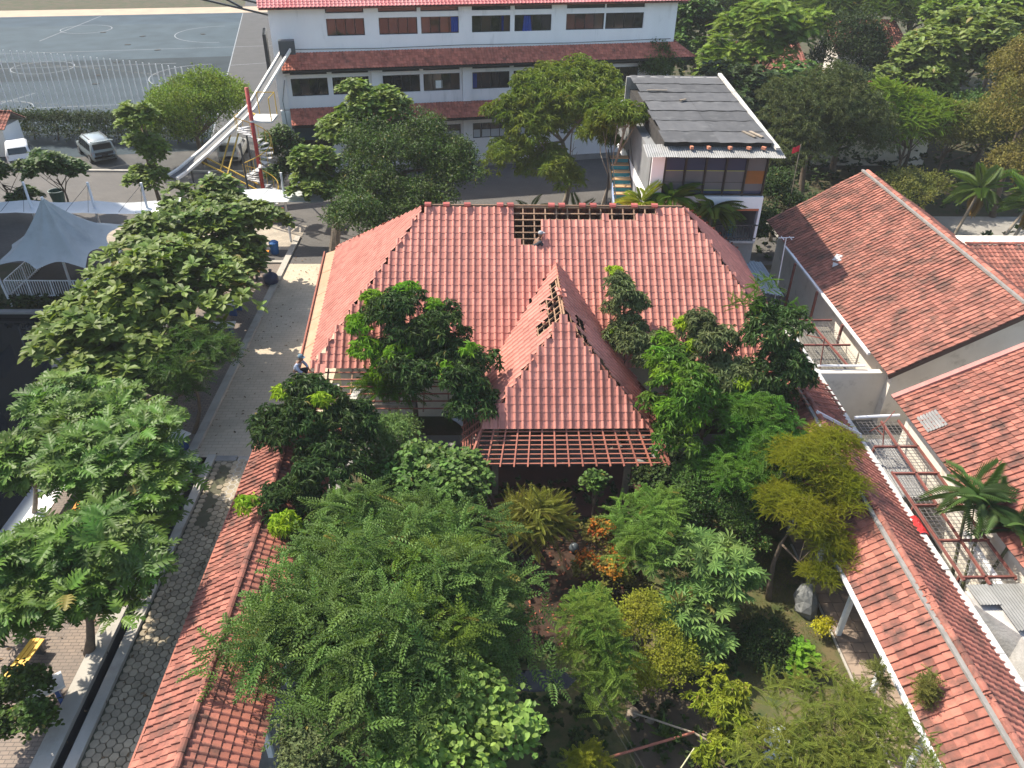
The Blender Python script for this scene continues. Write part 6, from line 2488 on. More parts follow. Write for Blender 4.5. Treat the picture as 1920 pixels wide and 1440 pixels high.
plant("mango_tree", "big mango tree with two bent trunks between school and annex", (5.4, 51.3), [(5.6, 52.0, 6.6, 3.6, 2.2), (3.0, 51.0, 5.4, 2.2, 2.0), (8.2, 50.6, 6.6, 2.4, 2.0), (1.8, 50.2, 3.8, 1.5, 2.0), (6.0, 53.4, 8.0, 2.6, 1.4), (4.2, 49.0, 3.4, 1.8, 1.6), (1.4, 51.6, 6.2, 1.5, 1.4), (3.6, 53.0, 7.6, 1.8, 1.3)], 'mango', lf_mango, 3400, group=GY, trunk=.22, nsub=12, size=1.35, bark_m=bark_pale, nl=12, top=(5.2, 51.8, 4.6))
plant("mango_tree", "smaller mango tree crowding the left wall of the annex", (6.2, 44.2), [(7.4, 41.2, 8.9, 1.1, .9), (7.0, 43.0, 8.2, 1.3, 1.1), (6.4, 44.4, 7.2, 1.2, 1.1)], 'mango', lf_mango, 520, group=GY, trunk=.12, nsub=11, size=1.2, bark_m=bark_pale)
plant("dark_climber", "dark bush growing against the right end of the upper tiled band", (13.6, 63.6), [(13.5, 63.4, 6.8, 1.7, 1.5)], 'dense', lf_dark, 700, cat="bush", trunk=.12, size=1.2, nsub=10)


def palm(name, label, base, h, nf, fl, m, group=None, crownshaft=None, trunk_m=None, lean=(0, 0), r=.09, ll=.34, droop=.55, dry=0):
    SEED[0] += 1
    rng = np.random.default_rng(SEED[0])
    t = thing(name, label, "palm", (*base, 0), group)
    topp = Vector((base[0] + lean[0], base[1] + lean[1], h))
    if h > .3:
        b = MB()
        b.tube([Vector((*base, 0)).lerp(topp, k / 6) for k in range(7)], [r * (1.25 - .4 * k / 6) for k in range(7)], n=8)
        b.build("trunk", trunk_m or bark_pale, t, smooth=True)
    if crownshaft:
        b = MB()
        b.tube([topp, topp + Vector((0, 0, .35)), topp + Vector((0, 0, .7))], [r * 1.15, r * 1.0, r * .4], n=8)
        b.build("crownshaft", crownshaft, t, smooth=True)
        topp = topp + Vector((0, 0, .6))
    proto = L_pinnate(20, ll, .05, droop, .7)
    lme = np_mesh("frond", proto[0], proto[1], m)
    for k in range(nf):
        a = 2 * pi * k * .382 * 1.0 + rng.normal(0, .15)
        el = radians(rng.uniform(8, 75) if k % 3 else rng.uniform(-10, 30))
        D = np.array([[cos(a) * cos(el), sin(a) * cos(el), sin(el)]])
        B = frames(D, rng, .15)[0]
        s = fl * rng.uniform(.8, 1.1)
        M = Matrix(((B[0, 0] * s, B[1, 0] * s, B[2, 0] * s, topp.x), (B[0, 1] * s, B[1, 1] * s, B[2, 1] * s, topp.y), (B[0, 2] * s, B[1, 2] * s, B[2, 2] * s, topp.z), (0, 0, 0, 1)))
        place("frond", lme, M, t)
    if dry:
        dm = np_mesh("dry_frond", proto[0], proto[1], leafmat("dry_palm_leaf", (.22, .15, .06), var=.3, trans=.25, rough=.7))
        for k in range(dry):
            a = rng.uniform(0, 2 * pi)
            D = np.array([[cos(a) * .4, sin(a) * .4, -.9]])
            B = frames(D, rng, .3)[0] * fl * .8
            M = Matrix(((B[0, 0], B[1, 0], B[2, 0], topp.x), (B[0, 1], B[1, 1], B[2, 1], topp.y), (B[0, 2], B[1, 2], B[2, 2], topp.z), (0, 0, 0, 1)))
            place("dry_frond", dm, M, t)
    return t


palm("clump_palm", "low palm behind the house ridge left of the mango trunks", (3.0, 48.2), 1.0, 16, 1.5, lf_palm, "palms behind the ridge")
palm("clump_palm", "low palm behind the house ridge at the mango trunk foot", (6.1, 48.0), 1.0, 16, 1.4, lf_palm, "palms behind the ridge")
palm("clump_palm", "yellow green palm in front of the outside stair", (7.7, 36.4), 6.2, 18, 1.1, leafmat("yellow_palm_leaf", (.15, .19, .03), var=.3, trans=.35), "palms behind the ridge", r=.06)
palm("clump_palm", "dark upright palm in front of the annex glass", (9.1, 36.38), 6.5, 22, 1.3, lf_lon2, "palms behind the ridge", r=.06)
palm("fan_palm", "full drooping palm at the right end of the house ridge", (11.2, 36.38), 5.9, 34, 1.4, lf_palm, "palms behind the ridge", r=.08, droop=.75)
RED = mat("scarlet_crownshaft", (.55, .05, .02), (.5, .07, .02), scale=3, rough=.4)
GP = "red stemmed palms by the wire mesh"
for k, (lb, bx, by, lx, ly, hh) in enumerate([("tallest red stemmed palm growing through the wire mesh", 15.2, 16.4, .25, .9, 3.2), ("second red stemmed palm leaning left over the wire mesh", 15.0, 16.6, .1, 1.1, 3.4), ("red stemmed palm leaning right towards the orange roof", 15.3, 16.2, .75, .4, 2.9)]):
    palm("red_stem_palm", lb, (bx, by), hh, 11, 1.25, leafmat("dark_palm_leaf", (.045, .085, .03), var=.35, trans=.25, rough=.35, spec=.5), GP, crownshaft=RED, trunk_m=mat("green_palm_stem", (.13, .13, .06), (.09, .10, .05), scale=5, rough=.7), lean=(lx, ly), r=.055, ll=.4)
GF = "palms at the far right"
palm("tall_palm", "left one of the palms with dry fronds beyond the brown roof", (29.6, 45.4), 3.6, 16, 1.9, lf_palm, GF, dry=5, lean=(1.2, .6))
palm("tall_palm", "right one of the palms with dry fronds beyond the brown roof", (32.0, 43.6), 3.8, 16, 1.9, lf_palm, GF, dry=6, lean=(1.6, .8))
palm("tall_palm", "third palm with pale leaning trunk at the right edge", (30.6, 43.0), 3.4, 13, 1.8, lf_palm, GF, dry=5, lean=(2.2, 1.0))

# right hand background
GR = "trees massed behind the annex and tiled houses"
plant("dark_round_tree", "large round grey green tree to the right of the annex", (22.4, 52.4), [(22.4, 53.2, 6.4, 3.6, 3.0), (20.6, 50.6, 4.2, 2.2, 1.8), (24.6, 52.6, 5.0, 2.6, 2.2)], 'mango', lf_grey, 3000, group=GR, trunk=.25, size=.85, nsub=16)
plant("feathery_tree", "feathery bright green tree beside the grey green round tree", (29.6, 54.0), [(29.8, 54.2, 5.2, 2.6, 2.0), (28.0, 55.0, 6.0, 1.8, 1.6)], 'fern', lf_rear2, 420, group=GR, trunk=.14, size=1.7, nsub=12)
plant("feathery_tree", "olive feathery tree behind the far palms", (33.0, 54.6), [(33.0, 54.6, 4.6, 2.8, 2.0), (36.0, 55.0, 4.6, 2.4, 2.0)], 'dense', lf_olive, 1700, group=GR, trunk=.14, size=1.3, nsub=12)
plant("broad_leaved_tree", "broad leaved tree just right of the school roof end", (24.6, 72.4), [(24.8, 73.4, 7.0, 3.6, 3.0), (27.6, 74.0, 7.6, 2.6, 2.4), (22.0, 71.4, 5.0, 2.6, 2.4)], 'breadfruit', lf_rear2, 560, group=GR, trunk=.25, size=1.6, nsub=13)
plant("broad_leaved_tree", "large almond leaved tree at the upper right", (38.0, 66.4), [(38.0, 66.0, 7.4, 4.0, 3.2), (34.6, 64.6, 5.6, 3.0, 2.6), (41.0, 66.6, 8.0, 3.0, 2.6)], 'terminalia', leafmat("olive_almond_leaf", (.085, .125, .035), var=.4, trans=.3, rough=.4, spec=.5), 1500, group=GR, trunk=.28, size=1.9, nsub=14)
plant("dark_round_tree", "dark narrow tree between the two broad leaved trees", (31.6, 70.6), [(31.8, 71.0, 6.0, 2.8, 3.4), (30.4, 66.0, 4.0, 2.4, 2.2)], 'dense', lf_hedge, 2000, group=GR, trunk=.2, size=1.6, nsub=14)
plant("olive_tree_mass", "tall olive brown tree at the right edge of the picture", (35.4, 50.6), [(35.2, 51.0, 6.8, 2.4, 3.2), (36.4, 54.0, 8.0, 2.6, 2.6), (34.6, 48.4, 4.2, 2.0, 1.8)], 'dense', leafmat("dry_olive_leaf", (.12, .115, .04), var=.4, trans=.3, rough=.6), 2600, group=GR, trunk=.2, size=1.25, nsub=14)
plant("broad_leaved_tree", "dark broad leaved tree behind the school corner", (20.4, 79.0), [(20.2, 80.6, 7.0, 2.8, 3.0), (18.6, 77.0, 4.6, 2.4, 2.4)], 'terminalia', lf_small, 700, group=GR, trunk=.2, size=1.9, nsub=12)
plant("feathery_tree", "tall feathery tree at the top between dark crowns", (34.4, 84.0), [(34.4, 84.4, 8.2, 3.0, 2.4), (38.6, 82.0, 8.6, 3.4, 2.4)], 'fern', lf_rear, 420, group=GR, trunk=.2, size=2.4, nsub=12)
plant("dark_round_tree", "bright topped tree at the upper right corner", (46.0, 73.0), [(45.6, 73.0, 9.2, 3.6, 2.8), (43.4, 76.0, 9.0, 3.2, 2.6)], 'terminalia', lf_rear2, 800, group=GR, trunk=.22, size=2.0, nsub=12)
plant("dark_round_tree", "dark tree filling the gap below the almond leaved tree", (33.6, 60.6), [(33.4, 60.6, 3.6, 3.0, 2.2), (29.0, 61.0, 3.6, 3.0, 2.2)], 'dense', lf_hedge, 1600, group=GR, trunk=.16, size=1.5, nsub=12)
plant("dark_round_tree", "dark tree behind the annex back wall", (17.0, 60.6), [(17.2, 60.6, 3.6, 2.6, 2.6), (19.6, 65.0, 4.4, 3.0, 2.8), (22.8, 62.4, 3.0, 2.6, 2.0)], 'terminalia', lf_hedge, 900, group=GR, trunk=.16, size=1.7, nsub=12)
plant("dark_round_tree", "shrubby tree with pale trunk between annex and brown roof", (18.4, 46.2), [(18.4, 46.6, 2.6, 1.5, 1.4), (20.2, 45.2, 2.0, 1.3, 1.1), (17.0, 44.4, 1.6, 1.2, 1.0)], 'dense', lf_lon, 1000, group=GR, trunk=.11, size=1.1, nsub=11, bark_m=bark_pale)
plant("dark_round_tree", "scrubby olive tree with thin trunks below the far palms", (27.0, 48.6), [(26.6, 48.0, 2.4, 2.0, 1.6), (24.4, 46.4, 1.8, 1.6, 1.2), (29.4, 49.8, 2.2, 2.0, 1.4)], 'dense', lf_olive, 900, group=GR, trunk=.12, size=1.1, nsub=11)
SEED[0] += 1
for k, (lb, x, y, z, r_, kd, mm, n_, sz) in enumerate([
        ("far tree at the top edge right of the school roof", 26, 96, 6, 5.5, 'dense', lf_rear, 1300, 2.4), ("far dark tree at the top edge above the broad leaved tree", 36, 98, 7, 6, 'dense', lf_hedge, 1300, 2.6),
        ("far tree at the top edge left of the corner", 47, 92, 8, 6, 'dense', lf_rear, 1300, 2.6), ("far tree filling the upper right corner", 57, 86, 9, 6, 'dense', lf_rear2, 1300, 2.6),
        ("dark tree filling the wood behind the grey green round tree", 27, 58.5, 3.4, 3.2, 'dense', lf_hedge, 1000, 1.6), ("dark tree filling the wood before the almond leaved tree", 38.5, 59.5, 3.6, 3.4, 'dense', lf_small, 1000, 1.6), ("dark tree at the wood edge behind the annex roof", 25.5, 66, 4, 3.2, 'terminalia', lf_small, 420, 1.7),
        ("far tree at the right edge below the corner", 46, 64, 5, 4, 'dense', lf_olive, 1100, 2.0)]):
    plant("far_tree", lb, (x, y), [(x, y, z, r_, r_ * .75)], kd, mm, n_, group=GR, trunk=.3, size=sz, nsub=20)
# low tiled roofs glimpsed between those trees
for lb, x, y, z, w_, d_ in (("tiled roof glimpsed between the dark trees right of the school", 27.0, 80, 3.0, 9, 6), ("tiled roof fragment behind the grey green round tree", 31.0, 63.5, 3.2, 10, 5), ("tiled roof fragment beyond the broad leaved tree top", 40.5, 88, 4.0, 8, 6)):
    t = thing("glimpsed_house", lb, "house", (x, y, 0))
    rf = Roof(t, tile_mid, .3, .34, .05)
    rf.plane([(x - w_ / 2, y - d_ / 2, z), (x + w_ / 2, y - d_ / 2, z), (x + w_ / 2, y + d_ / 2, z + 2.4), (x - w_ / 2, y + d_ / 2, z + 2.4)], (1, 0, 0))
    rf.finish(cap=0, rest="roof_tile_field")
    b = MB()
    b.prism([(x - w_ / 2 + .4, y - d_ / 2 + .5), (x + w_ / 2 - .4, y - d_ / 2 + .5), (x + w_ / 2 - .4, y + d_ / 2), (x - w_ / 2 + .4, y + d_ / 2)], 0, z + .1)
    b.build("wall", cream_paint, t)

# centre, in front of the house
GC = "trees pressing against the house front"
plant("longan_tree", "tall tree with lime green leaf tufts before the left house roof", (-2.7, 24.6), [(-3.2, 25.9, 5.6, 1.35, 1.1), (-1.6, 24.9, 5.4, 1.1, 1.1), (-2.5, 24.6, 4.4, 1.6, 1.2), (-.8, 23.5, 4.6, 1.1, 1.2), (-.4, 22.6, 3.9, .9, .9)], 'longan', lf_lon, 1250, group=GC, trunk=.13, nsub=12,
      extra=(lf_young2, [(-4.2, 26.4, 6.1, .5, .5, .4), (-4.7, 25.6, 5.4, .5, .5, .45), (-3.6, 25.3, 5.9, .5, .5, .4), (-4.4, 24.8, 4.9, .55, .55, .45), (-3.1, 24.2, 5.0, .55, .5, .4), (-2.9, 26.4, 6.5, .45, .45, .35), (-3.7, 24.2, 4.4, .5, .5, .4), (-1.9, 25.6, 6.3, .35, .35, .3), (-.5, 23.4, 5.7, .35, .3, .35), (-4.9, 26.3, 5.2, .4, .4, .4), (-1.2, 23.3, 4.9, .45, .4, .4)], 'longan', 330, 1.0), rr=(.3, .45))
plant("longan_tree", "dark tree with pale leaf tufts over the end of the corridor roof", (-5.5, 20.8), [(-5.4, 21.2, 4.4, 1.5, 1.1), (-6.7, 20.6, 4.3, .9, .9), (-5.2, 19.4, 3.7, 1.3, 1.0), (-4.4, 21.2, 4.0, 1.0, .9), (-7.3, 21.5, 3.6, .6, .7), (-6.1, 18.1, 3.5, .8, .6), (-5.2, 17.6, 3.2, .8, .6)], 'longan', lf_lon, 1050, group=GC, trunk=.12, nsub=11,
      extra=(lf_young, [(-6.7, 21.7, 5.1, .36, .34, .32), (-5.35, 20.9, 5.3, .36, .34, .36), (-7.2, 17.8, 3.7, .32, .3, .28), (-5.9, 16.9, 3.7, .4, .38, .36)], 'longan', 95, .95), rr=(.3, .45))
plant("round_leaved_tree", "round leaved tree below the left edge of the pavilion", (-1.7, 20.0), [(-1.7, 20.2, 2.7, 1.4, 1.0), (-2.8, 19.4, 2.4, 1.2, .9), (-.6, 19.6, 2.6, .8, .8)], 'oval', lf_oval_d, 760, group=GC, trunk=.09, nsub=12, size=1.1)
plant("small_leaved_tree", "light green fine leaved bush between corridor end and pavilion", (-3.4, 21.6), [(-3.4, 21.8, 3.1, 1.0, .8), (-2.9, 20.9, 2.6, .8, .7)], 'dense', lf_pin, 800, group=GC, trunk=.07, nsub=10, size=.7)
plant("fern_tree", "fern like tree sprouting through the bare battens by the house corner", (-3.7, 25.0), [(-3.7, 24.6, 3.1, .8, .5)], 'fern', lf_lon2, 34, group=GC, trunk=.05, nsub=6, size=1.7)
plant("longan_tree", "slim tree with pale green tip right of the pavilion ridge", (5.7, 25.2), [(5.3, 26.0, 5.9, .75, .9), (5.6, 25.4, 4.9, .9, .9), (5.1, 26.8, 6.6, .5, .5), (6.4, 24.8, 4.6, .8, .8)], 'longan', lf_grey, 620, group=GC, trunk=.09, nsub=10, size=.85,
      extra=(lf_young, [(5.0, 27.1, 7.0, .3, .3, .25), (5.5, 26.6, 6.7, .25, .25, .2), (4.9, 25.6, 5.3, .22, .22, .2)], 'longan', 45, .8))
plant("longan_tree", "bright lime green tree close to the right side of the pavilion", (6.9, 21.8), [(6.6, 21.6, 4.9, 1.1, 1.1), (6.4, 22.8, 4.9, .9, .9), (6.5, 20.8, 4.0, .9, .9), (6.9, 24.2, 4.8, .7, .7)], 'longan', lf_lon2, 760, group=GC, trunk=.1, nsub=11,
      extra=(lf_young2, [(6.3, 22.0, 5.6, .5, .5, .4), (6.9, 21.4, 5.5, .5, .5, .4), (6.2, 21.1, 4.8, .45, .45, .4), (6.9, 20.6, 4.7, .45, .45, .4), (6.1, 23.0, 5.6, .45, .45, .4), (7.3, 22.0, 5.2, .4, .4, .4), (6.6, 24.6, 5.4, .4, .4, .35)], 'longan', 250, 1.0))
plant("longan_tree", "tree with two pale tufts in front of the right house eave", (8.3, 23.8), [(8.1, 24.3, 5.3, 1.0, 1.1), (8.6, 23.2, 4.4, 1.2, 1.0)], 'longan', lf_grey, 600, group=GC, trunk=.1, nsub=11, size=.95,
      extra=(lf_young, [(7.3, 24.9, 5.9, .32, .32, .28), (7.5, 24.0, 5.5, .32, .32, .28), (9.0, 22.6, 4.9, .42, .4, .3)], 'longan', 70, .9))
plant("longan_tree", "tall tree over the right corner of the house roof", (10.6, 24.2), [(10.4, 24.6, 5.9, 1.15, 1.1), (10.6, 23.6, 4.6, 1.2, 1.1), (9.9, 22.9, 3.8, 1.2, 1.0)], 'longan', lf_lon, 800, group=GC, trunk=.11, nsub=11,
      extra=(lf_lon2, [(9.7, 25.2, 6.5, .5, .5, .4), (10.4, 25.6, 7.0, .45, .45, .4), (11.4, 25.2, 6.3, .3, .3, .3)], 'fern', 26, .9))
plant("pinnate_tree", "mid green feathered tree left of the walkway roof", (9.0, 20.7), [(8.9, 21.4, 3.6, 1.6, 1.3), (9.6, 20.2, 3.2, 1.4, 1.1), (8.2, 19.6, 3.0, 1.2, 1.0)], 'smallpin', leafmat("mid_green_feathered_leaf", (.05, .12, .02), var=.4, trans=.35), 720, group=GC, trunk=.1, nsub=12, size=.9)
plant("small_leaved_tree", "fine leaved dark bush between pavilion front and feathered tree", (7.5, 19.4), [(7.5, 19.7, 2.2, 1.3, 1.0), (8.4, 18.6, 1.9, 1.0, .8)], 'dense', lf_small, 1500, cat="bush", group=GC, trunk=.06, nsub=12, size=.62)
plant("small_leaved_tree", "dark bush under the right side of the pavilion", (6.0, 20.6), [(6.2, 20.8, 1.8, 1.0, .9)], 'oval', lf_hedge, 260, cat="bush", group=GC, trunk=.05, nsub=9, size=.8)
plant("small_leaved_tree", "slim shrub with dry flower head in front of the pavilion eave", (3.9, 20.2), [(3.9, 20.2, 2.2, .35, .45)], 'oval', lf_small, 70, cat="shrub", group=GC, trunk=.04, nsub=6, size=.9)

# the garden in the foreground
GG = "garden plants in the foreground"
plant("feathered_tree", "great feathered tree filling the lower centre of the garden", (-2.4, 13.6), [(-2.6, 13.6, 3.9, 2.3, 1.4), (-4.2, 12.0, 3.7, 1.7, 1.3), (-.9, 13.2, 3.9, 1.7, 1.3), (-3.2, 15.6, 3.6, 1.7, 1.1), (-1.2, 15.2, 3.7, 1.6, 1.1), (-2.6, 11.6, 4.3, 1.8, 1.2), (-1.0, 11.4, 3.6, 1.4, 1.1), (-5.3, 13.4, 3.1, .9, .7), (.7, 14.5, 3.2, .9, .7), (-4.3, 16.6, 3.1, 1.0, .7), (.6, 12.4, 3.0, .9, .7), (-2.2, 17.0, 3.0, .9, .7)], 'pinnate', lf_pin, 1050, group=GG, trunk=.2, nsub=15, size=1.12, parts=150, rr=(.2, .5), shell=.86, dens=1.15,
      extra=(lf_pin2, [(-1.6, 13.9, 5.2, .7, .6, .3), (-1.0, 12.0, 4.9, .6, .6, .3), (-.6, 14.4, 4.8, .5, .5, .3), (-2.0, 12.2, 5.3, .5, .5, .3)], 'pinnate', 60, .95))
plant("broad_oval_tree", "bright broad oval leaved tree at the bottom centre", (-.6, 10.4), [(-.7, 10.3, 3.9, 1.2, .8), (.3, 10.2, 3.4, .9, .8), (-1.4, 9.8, 3.6, 1.0, .7)], 'oval', lf_oval, 520, group=GG, trunk=.1, nsub=12, size=1.0, parts=120)
plant("grey_leaved_shrub", "pale grey leaved shrub tip at the bottom edge", (-3.9, 9.6), [(-3.8, 9.7, 4.0, .7, .4)], 'dense', lf_grey, 200, cat="shrub", group=GG, trunk=.05, nsub=8, size=.7)
plant("bottlebrush_shrub", "wispy yellow green bottlebrush shrub in front of the pavilion", (1.7, 18.3), [(1.7, 18.5, 1.9, .9, .9)], 'needle', leafmat("yellowed_needle_leaf", (.15, .17, .05), var=.35, trans=.3, rough=.6), 95, cat="shrub", group=GG, trunk=.05, nsub=10, size=1.15)
plant("orange_leaf_shrub", "shrub with orange red young leaves in the garden centre", (3.9, 18.0), [(3.8, 18.6, 1.3, .5, .5), (3.3, 17.6, .9, .45, .5), (4.1, 17.2, 1.0, .5, .5), (4.3, 17.9, 1.0, .4, .5)], 'oval', leafmat("bronze_green_leaf", (.08, .085, .02), var=.4, trans=.3), 260, cat="shrub", group=GG, trunk=.04, nsub=9, size=.55,
      extra=(lf_orange, [(3.85, 18.7, 1.65, .4, .4, .25), (3.3, 17.7, 1.25, .35, .35, .25), (4.1, 17.2, 1.4, .4, .4, .25), (4.4, 17.9, 1.35, .3, .3, .2)], 'oval', 130, .5))
plant("feathered_tree", "pale feathered tree left behind the cassava", (5.2, 18.0), [(5.1, 18.0, 2.6, 1.1, .8), (5.0, 17.0, 2.0, .8, .7), (5.7, 18.4, 2.4, .8, .7)], 'pinnate', leafmat("fresh_feathered_leaf", (.085, .16, .04), var=.3, trans=.35), 210, group=GG, trunk=.07, nsub=9, size=.75)
plant("cassava_plant", "cassava plant with grey green star shaped leaves", (6.7, 16.3), [(6.6, 16.5, 1.9, 1.2, .8), (7.4, 15.9, 1.7, .9, .7), (6.0, 15.4, 1.5, .9, .7), (6.3, 14.9, 1.0, .6, .5)], 'palmate', lf_cass, 52, cat="plant", group=GG, trunk=.05, nsub=9, size=1.25, parts=190)
plant("feathered_tree", "slender light green feathered sapling in the lower garden", (2.8, 13.4), [(2.7, 13.7, 3.0, .65, .6), (2.9, 13.0, 2.2, .8, .8), (3.1, 12.5, 1.6, .7, .7)], 'pinnate', lf_pin2, 190, group=GG, trunk=.05, nsub=9, size=.62)
plant("yellow_green_shrub", "yellow green small leaved shrub right of the slender sapling", (4.6, 14.1), [(4.5, 14.5, 1.7, 1.0, .8), (5.2, 13.9, 1.3, .8, .7), (4.3, 13.4, 1.1, .7, .6)], 'dense', leafmat("yellow_green_leaf", (.13, .16, .02), var=.4, trans=.4), 900, cat="shrub", group=GG, trunk=.05, nsub=11, size=.5)
plant("small_leaved_tree", "small fresh green shrub below the orange leaved shrub", (3.3, 16.0), [(3.3, 16.0, 1.0, .55, .6)], 'dense', lf_lon2, 260, cat="shrub", group=GG, trunk=.03, nsub=8, size=.6)
plant("feathery_olive_tree", "soft olive yellow feathery tree leaning over the walkway roof", (9.3, 17.05), [(10.5, 18.6, 4.3, 1.0, .8), (9.9, 17.3, 3.5, 1.0, .7), (11.2, 19.4, 4.7, .7, .5), (9.3, 18.2, 3.3, .8, .6), (10.4, 16.6, 2.8, .8, .6), (11.0, 17.8, 3.9, .8, .6), (9.9, 19.3, 4.0, .8, .6), (10.1, 15.9, 2.2, .5, .5)], 'feather', lf_feat, 1150, group=GG, trunk=.09, nsub=13, size=1.0, top=(10.0, 17.7, 3.4), bark_m=bark)
plant("fern_leaved_tree", "fern leaved tree at the bottom right edge beside the walkway", (7.6, 9.0), [(7.5, 9.7, 4.2, 1.5, .7), (8.6, 9.4, 4.0, 1.1, .7), (6.6, 9.2, 3.8, 1.1, .7), (7.8, 8.4, 4.1, 1.3, .7)], 'fern', leafmat("light_fern_leaf", (.13, .17, .045), var=.3, trans=.35), 420, group=GG, trunk=.1, nsub=12, size=.62, top=(7.6, 9.4, 3.6))
plant("yellow_tipped_shrub", "yellow tipped shrub between the poles and fern leaved tree", (6.5, 11.9), [(6.3, 12.3, 1.7, .7, .6), (6.7, 11.4, 1.3, .6, .6), (5.6, 12.4, 1.3, .35, .4), (6.0, 11.2, 1.0, .6, .5)], 'longan', leafmat("yellow_shrub_leaf", (.13, .17, .02), var=.35, trans=.4), 240, cat="shrub", group=GG, trunk=.05, nsub=9, size=.75)
plant("slender_sapling", "slender dark sapling beside the walkway gutter", (10.1, 12.2), [(10.0, 12.1, 2.4, .3, .7), (10.05, 12.2, 1.5, .3, .4)], 'smallpin', lf_olive, 70, group=GG, trunk=.025, nsub=7, size=.5)
plant("slender_sapling", "slender sapling rising in front of the walkway tiles", (10.5, 11.2), [(10.85, 11.5, 2.9, .3, .6), (10.6, 11.3, 2.0, .3, .4)], 'smallpin', lf_olive, 75, group=GG, trunk=.025, nsub=7, size=.5)
plant("small_bright_plant", "small bright green plant alone on the lawn", (9.3, 14.2), [(9.4, 14.4, .6, .3, .25), (9.1, 14.0, .4, .2, .2)], 'oval', lf_young2, 34, cat="plant", group=GG, trunk=.02, nsub=5, size=1.0)
plant("dark_shrub", "low dark shrub on the shaded lawn", (8.5, 14.9), [(8.5, 14.9, .5, .8, .45)], 'dense', lf_hedge, 420, cat="shrub", group=GG, trunk=.03, nsub=10, size=.6)
plant("small_leaved_tree", "low yellow flowered plant at the walkway edge", (10.6, 15.6), [(10.6, 15.6, .35, .35, .3)], 'dense', leafmat("yellow_flower_leaf", (.25, .24, .02), var=.4), 90, cat="plant", group=GG, trunk=.02, nsub=5, size=.45)
plant("small_leaved_tree", "yellow green plant at the bottom edge left of the poles", (2.6, 10.9), [(2.6, 10.9, 1.0, .5, .6)], 'smallpin', lf_feat, 60, cat="plant", group=GG, trunk=.03, nsub=6, size=.5)
ag = thing("agave_plant", "spiky upright sword leaved plant in the garden bed", "plant", (4.9, 12.3, 0), GG)
for k in range(11):
    a = 2 * pi * k / 11 + random.uniform(-.2, .2)
    el = radians(random.uniform(35, 80))
    l_ = random.uniform(.5, .8)
    d = Vector((cos(a) * cos(el), sin(a) * cos(el), sin(el)))
    s = d.cross(Vector((0, 0, 1))).normalized() * .045
    b = MB()
    o_ = Vector((4.9, 12.3, .02))
    b.add([o_ - s, o_ + s, o_ + d * l_ * .6 + s * .9 + Vector((0, 0, .02)), o_ + d * l_ * .6 - s * .9 + Vector((0, 0, .02)), o_ + d * l_], [(0, 1, 2, 3), (3, 2, 4)])
    b.build("leaf", lf_palm, ag)
# undergrowth that nobody could count
rng = np.random.default_rng(55)


def scatter(name, label, n, area, kind, m, size, zr=(0.0, .5), avoid=None):
    P = np.stack([rng.uniform(area[0], area[1], n), rng.uniform(area[2], area[3], n), rng.uniform(zr[0], zr[1], n)], axis=1)
    if avoid is not None:
        P = P[~avoid(P)]
    pr0, s0, k = LEAF[kind]
    D, Q, S = rosettes(P, np.tile(np.array([0, 0, 1.0]), (len(P), 1)), rng, k, s0 * size, (25, 85), .4, .9)
    V, F = leaf_cloud(pr0, frames(D, rng, .3), Q, S)
    o = link(name, np_mesh(name, V, F, m, rnd=LASTTONE[0]), None, kind="stuff")
    o["label"] = label
    o["category"] = "undergrowth"
    return o


scatter("undergrowth", "mixed dark undergrowth below the garden trees", 1300, (-4.6, 7.5, 8.5, 22.5), 'oval', lf_hedge, .9, (0, .7), avoid=lambda P: ((P[:, 0] > .4) & (P[:, 0] < 2.9) & (P[:, 1] > 13.5) & (P[:, 1] < 14.7)) | ((P[:, 0] > 1.2) & (P[:, 0] < 4.6) & (P[:, 1] > 15.4) & (P[:, 1] < 20.3)))
scatter("house_front_undergrowth", "dark undergrowth along the verandah front", 500, (-4.5, 10.4, 19.5, 23.4), 'smallpin', lf_small, .8, (.1, 1.0), avoid=lambda P: (P[:, 0] > -.6) & (P[:, 0] < 6.3) & (P[:, 1] > 20.4))
scatter("side_yard_weeds", "dark weeds beyond the annex and brown roof", 700, (16.5, 46, 42.5, 62), 'oval', lf_hedge, 1.6, (0, .8), avoid=lambda P: (P[:, 1] > 46.6) & (P[:, 1] < 50.8))
scatter("rear_undergrowth", "dark undergrowth under the trees right of the school", 1500, (17, 70, 56, 110), 'oval', lf_hedge, 2.4, (0, 1.5))
scatter("tent_planting", "dark planting between the tent platform and the pool", 330, (-27, -17, 36.8, 37.7), 'oval', lf_hedge, 1.0, (0, .5))
# hedge along the court
hg = thing("clipped_hedge", "long dark clipped hedge between the parking strip and the court", "hedge", (-32, 67, 0))
SB = []
for k in range(70):
    t = k / 69
    x = -46 + 23.5 * t
    for yy, zz in ((66.2, .8), (67.2, 1.6), (68.2, 1.2)):
        SB.append((x, yy - 1.2 * t, zz, .7, .7, .7))
SB = np.array(SB)
pr0, D, Q, S = gen_leaves('dense', SB, 2600, rng, 1.3)
V, F = leaf_cloud(pr0, frames(D, rng, .3), Q - np.array(org(hg)), S)
link("hedge_leaves", np_mesh("hedge_leaves", V, F, lf_hedge, rnd=LASTTONE[0]), hg, kind="stuff")
b = MB()
for k in range(12):
    x = -45.5 + 2 * k
    b.tube([(x, 67 - k * .1, 0), (x + .2, 67 - k * .1, 1.4)], [.06, .02], n=5)
b.build("stem", bark, hg)
